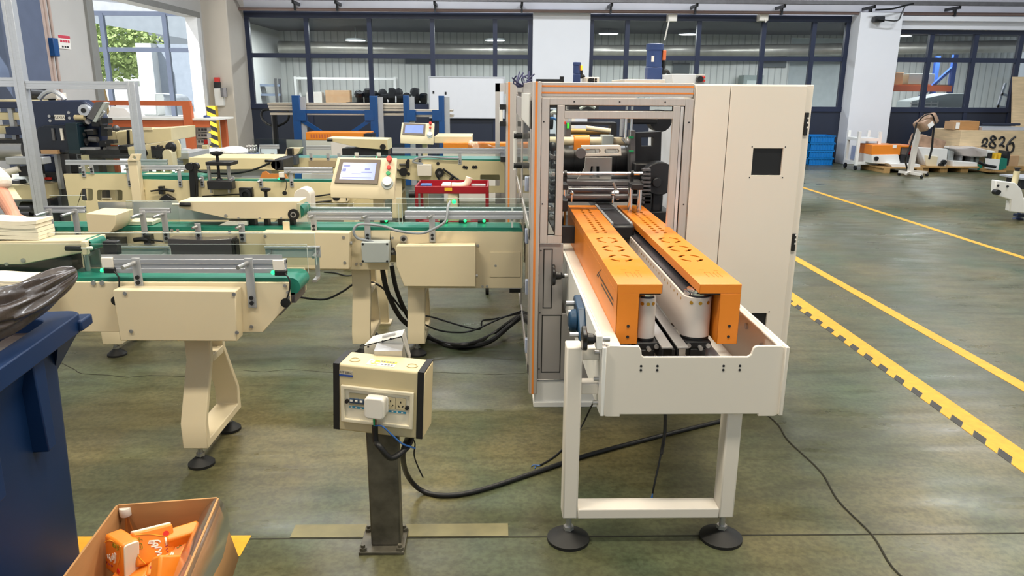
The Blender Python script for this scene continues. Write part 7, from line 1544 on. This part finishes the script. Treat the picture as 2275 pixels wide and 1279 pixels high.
# wrapped carton on white machine
WB2 = T('white_machine', 'boxy white machine with two black knobs on a pallet under the tilted wrapped carton', 'machine', (9.8, 15.9, .14))
m = M(); m.pp([(2040, 327), (2106, 331), (2102, 371), (2058, 368), (2048, 345)], 15.8, 16.7); b_ = m.o('body', WHITE, WB2, bv=.01); m = M(); m.pp([(2055, 345), (2084, 348), (2080, 369), (2058, 368)], 15.78, 15.8); m.o('cream_panel', CREAM, b_)
for px, py in ((2090, 367), (2096, 360)): p = PY(px, py, 15.78); m = M(); m.cyl((p.x, 15.74, p.z), (p.x, 15.8, p.z), .05, 14); m.o('black_knob', BLACK, b_)
m = M(); m.pp([(2106, 333), (2120, 336), (2116, 371), (2104, 370)], 16.0, 16.6); m.o('side_flap', GREY, WB2)
m = M(); c = PY(2068, 316, 16.1); m.box(-.30, .30, -.2, .2, -.13, .13); m.tf(Matrix.Translation(c+Vector((0, .15, -.02))) @ Matrix.Rotation(math.radians(14), 4, 'Y')); wc = tag(m.o('wrapped_carton', mat('film_cardboard', '#a5866e', .3, var=.2, scale=9), bv=.03), 'film wrapped brown carton tilted on top of the boxy white machine', 'box')
PL2 = T('pallet', 'long wooden pallet under the white machines near the numbered crate', 'pallet', (10, 16, 0))
for px in (2052, 2094, 2140): p = PY(px, 376, 15.8); m = M(); m.box(p.x-.08, p.x+.08, 15.75, 16.8, 0, .10); m.o('pallet_block', WOODD, PL2)
a = PY(2045, 371, 15.7).x; b = PY(2175, 374, 15.7).x; m = M(); m.box(a, b, 15.7, 16.8, .10, .135); m.o('pallet_deck', WOODD, PL2)
WC = T('white_machine', 'white frame machine bundled in clear film in front of the numbered crate', 'machine', (10.3, 15.9, .14))
m = M(); m.pp([(2118, 357), (2172, 361), (2172, 377), (2116, 373)], 15.75, 16.4); m.o('base_beam', WHITE, WC, bv=.01); m = M(); m.bp(2170, 366, 2182, 378, 15.8, 16.2); m.o('green_end', TEAL, WC)
m = M(); m.pp([(2120, 330), (2165, 326), (2186, 331), (2212, 336), (2214, 345), (2180, 350), (2140, 346)], 15.9, 16.5); m.o('upper_plate', WHITE, WC, bv=.02)
for px in (2135, 2160, 2172): m = M(); m.bp(px-3, 345, px+3, 362, 16.0, 16.2); m.o('strut', ALUD, WC)
m = M(); m.bp(2122, 346, 2150, 356, 16.2, 16.4); m.o('dark_unit', DARK, WC)
q = []; random.seed(13)
for i in range(10):
    for j in range(5): w = PY(2108+i*9, 322+j*7+i*.6, 15.85); q.append(w+Vector((0, random.uniform(-.08, .08), random.uniform(-.03, .03))))
m = M(); m.add(q, [(i*5+j, i*5+j+1, (i+1)*5+j+1, (i+1)*5+j) for i in range(9) for j in range(4)]); m.o('plastic_film', FILM, WC, sub=1)
WD = T('white_machine', 'small white unit with green side and black levers against the numbered crate', 'machine', (10.65, 15.7, .1))
m = M(); m.pp([(2196, 352), (2222, 354), (2218, 378), (2194, 375)], 15.5, 15.6); m.o('body', WHITE, WD); m = M(); m.pp([(2222, 354), (2238, 352), (2236, 374), (2219, 378)], 15.5, 16.0); m.o('green_side', TEAL, WD); m = M(); m.bp(2236, 336, 2243, 368, 15.6, 15.9); m.o('black_plate', BLACK, WD)
for k in range(3): m = M(); m.bp(2200+k*10, 340, 2204+k*10, 353, 15.55, 15.65); m.o('yellow_pin' if k else 'black_pin', YELTAPE if k else BLACK, WD)
m = M(); m.tube([PY(2175, 360, 15.45), PY(2190, 367, 15.45), PY(2212, 371, 15.45)], .03, 6); m.o('black_lever', BLACK, WD)
m = M(); a = PZ(2196, 379, 0); m.bp(2196, 377, 2236, 383, 15.5, 16.0); m.o('unit_base', WOODD, WD)
# numbered plywood crate
CR = T('wooden_crate', 'large pale plywood crate marked 2826 by hand', 'crate', (11.3, 16.2, 0))
YK = 16.2
a = PY(2130, 330, YK).x; b = PY(2330, 330, YK).x; zt = PY(2200, 290, YK).z
m = M(); m.box(a, b, YK, YK+1.1, .10, zt); m.o('crate_body', WOOD, CR, bv=.004)
m = M(); m.box(a, b, YK-.02, YK+.1, 0, .10); m.box(a, b, YK+.9, YK+1.1, 0, .10); m.o('crate_skid', WOODD, CR)
m = M(); m.bp(2238, 346, 2262, 378, YK-.015, YK); m.o('crate_cleat', CARDL, CR)
INK = mat('marker_ink', '#1b1a1c', .5)
def digit(pts, name='marker_digit'):
    m = M(); m.tube([PY(x, y, YK-.004) for x, y in pts], .022, 6, 5); m.o(name, INK, CR)
digit([(2182, 318), (2187, 308), (2193, 310), (2191, 318), (2181, 325), (2184, 323), (2193, 326)])
digit([(2213, 308), (2206, 302), (2201, 307), (2205, 314), (2211, 322), (2208, 328), (2201, 326), (2198, 320), (2205, 312), (2213, 308)])
digit([(2219, 310), (2226, 304), (2231, 307), (2229, 315), (2220, 323), (2226, 322), (2231, 326)])
digit([(2256, 303), (2245, 312), (2237, 325), (2239, 336), (2247, 337), (2252, 328), (2250, 318), (2242, 320)])
m = M(); m.bp(2132, 269, 2176, 289, YK+.2, YK+.6); c_ = tag(m.o('carton', CARD, bv=.01), 'brown carton sitting on top of the plywood crate, a white label on its end', 'box'); 
ORG[c_.name] = c_.location.copy()
m = M(); m.bp(2119, 270, 2132, 288, YK+.25, YK+.6); m.o('carton_end', CARDL, c_); m = M(); m.bp(2124, 272, 2132, 286, YK+.19, YK+.2); m.o('paper_label', PAPERW, c_)
m = M(); a = PY(2182, 287, YK+.1); m.box(a.x, a.x+1.0, YK+.1, YK+.6, zt, zt+.07); t_ = tag(m.o('metal_tray', ALU, bv=.005), 'shallow metal tray with dark rods on top of the plywood crate', 'tray')
ORG[t_.name] = t_.location.copy()
m = M(); m.cyl((a.x+.1, YK+.3, zt+.12), (a.x+.95, YK+.3, zt+.12), .025, 8); m.cyl((a.x+.2, YK+.45, zt+.1), (a.x+.95, YK+.45, zt+.1), .02, 8); m.o('dark_rod', PANEL, t_)
m = M(); a = PY(2262, 215, 17.2); m.add([(a.x-.02, 17.0, .0), (a.x+1.2, 17.0, 0), (a.x+1.2, 17.6, 2.0), (a.x+.08, 17.6, 2.0), (a.x-.02, 17.04, .0), (a.x+1.2, 17.04, 0), (a.x+1.2, 17.64, 2.0), (a.x+.08, 17.64, 2.0)], [(0, 1, 2, 3), (7, 6, 5, 4), (0, 4, 5, 1), (1, 5, 6, 2), (2, 6, 7, 3), (3, 7, 4, 0)])
tag(m.o('plywood_board', WOOD), 'tall plywood board leaning on the window wall behind the crate', 'board')
# white machine end at the edge of the floor lane
EM = T('white_machine', 'white machine end with black knob and cream post beyond the outer yellow line', 'machine', (7.0, 9.7, 0))
YE = 9.6
m = M(); m.pp([(2213, 400), (2256, 406), (2270, 420), (2275, 440), (2330, 445), (2330, 480), (2243, 470), (2246, 444), (2219, 436), (2211, 428)], YE, YE+.10); b_ = m.o('body', WHITE, EM, bv=.012)
for px, py in ((2217, 412), (2238, 414)): p = PY(px, py, YE); m = M(); m.cyl((p.x, YE-.01, p.z), (p.x, YE, p.z), .015, 10); m.o('plate_screw', DARK, b_)
p = PY(2211, 426, YE-.04); m = M(); m.cyl((p.x, YE-.10, p.z), (p.x, YE-.02, p.z), .035, 12); m.cyl((p.x, YE-.05, p.z), (p.x+.07, YE-.03, p.z), .02, 8); m.o('star_knob', BLACK, b_)
m = M(); p = PY(2258, 380, YE+.1); q = PY(2257, 408, YE+.1); m.cyl((p.x, YE+.1, q.z-.05), (p.x+.01, YE+.1, p.z), .038, 14); k = m.o('cream_post', CREAM2, EM); m = M(); m.cyl((p.x+.01, YE+.1, p.z), (p.x+.01, YE+.1, p.z+.03), .028, 10); m.box(p.x-.03, p.x+.05, YE+.08, YE+.12, p.z+.03, p.z+.045); m.o('post_nut', DARK, k)
m = M(); m.bp(2268, 398, 2330, 420, YE+.2, YE+.5); m.o('roller_bed', DARK, EM); m = M(); m.bp(2270, 395, 2330, 399, YE+.15, YE+.6); m.o('steel_top', ALU, EM)
a = PZ(2268, 492, 0); m = M(); m.cyl((a.x+.1, a.y+.2, 0), (a.x+.1, a.y+.2, .25), .02, 8); m.lathe([(.07, 0), (.06, .015), (.015, .03)], (a.x+.1, a.y+.2, 0), 16); m.bp(2262, 476, 2300, 482, YE+.1, YE+.2); m.o('leveling_foot', MBLUE, EM)
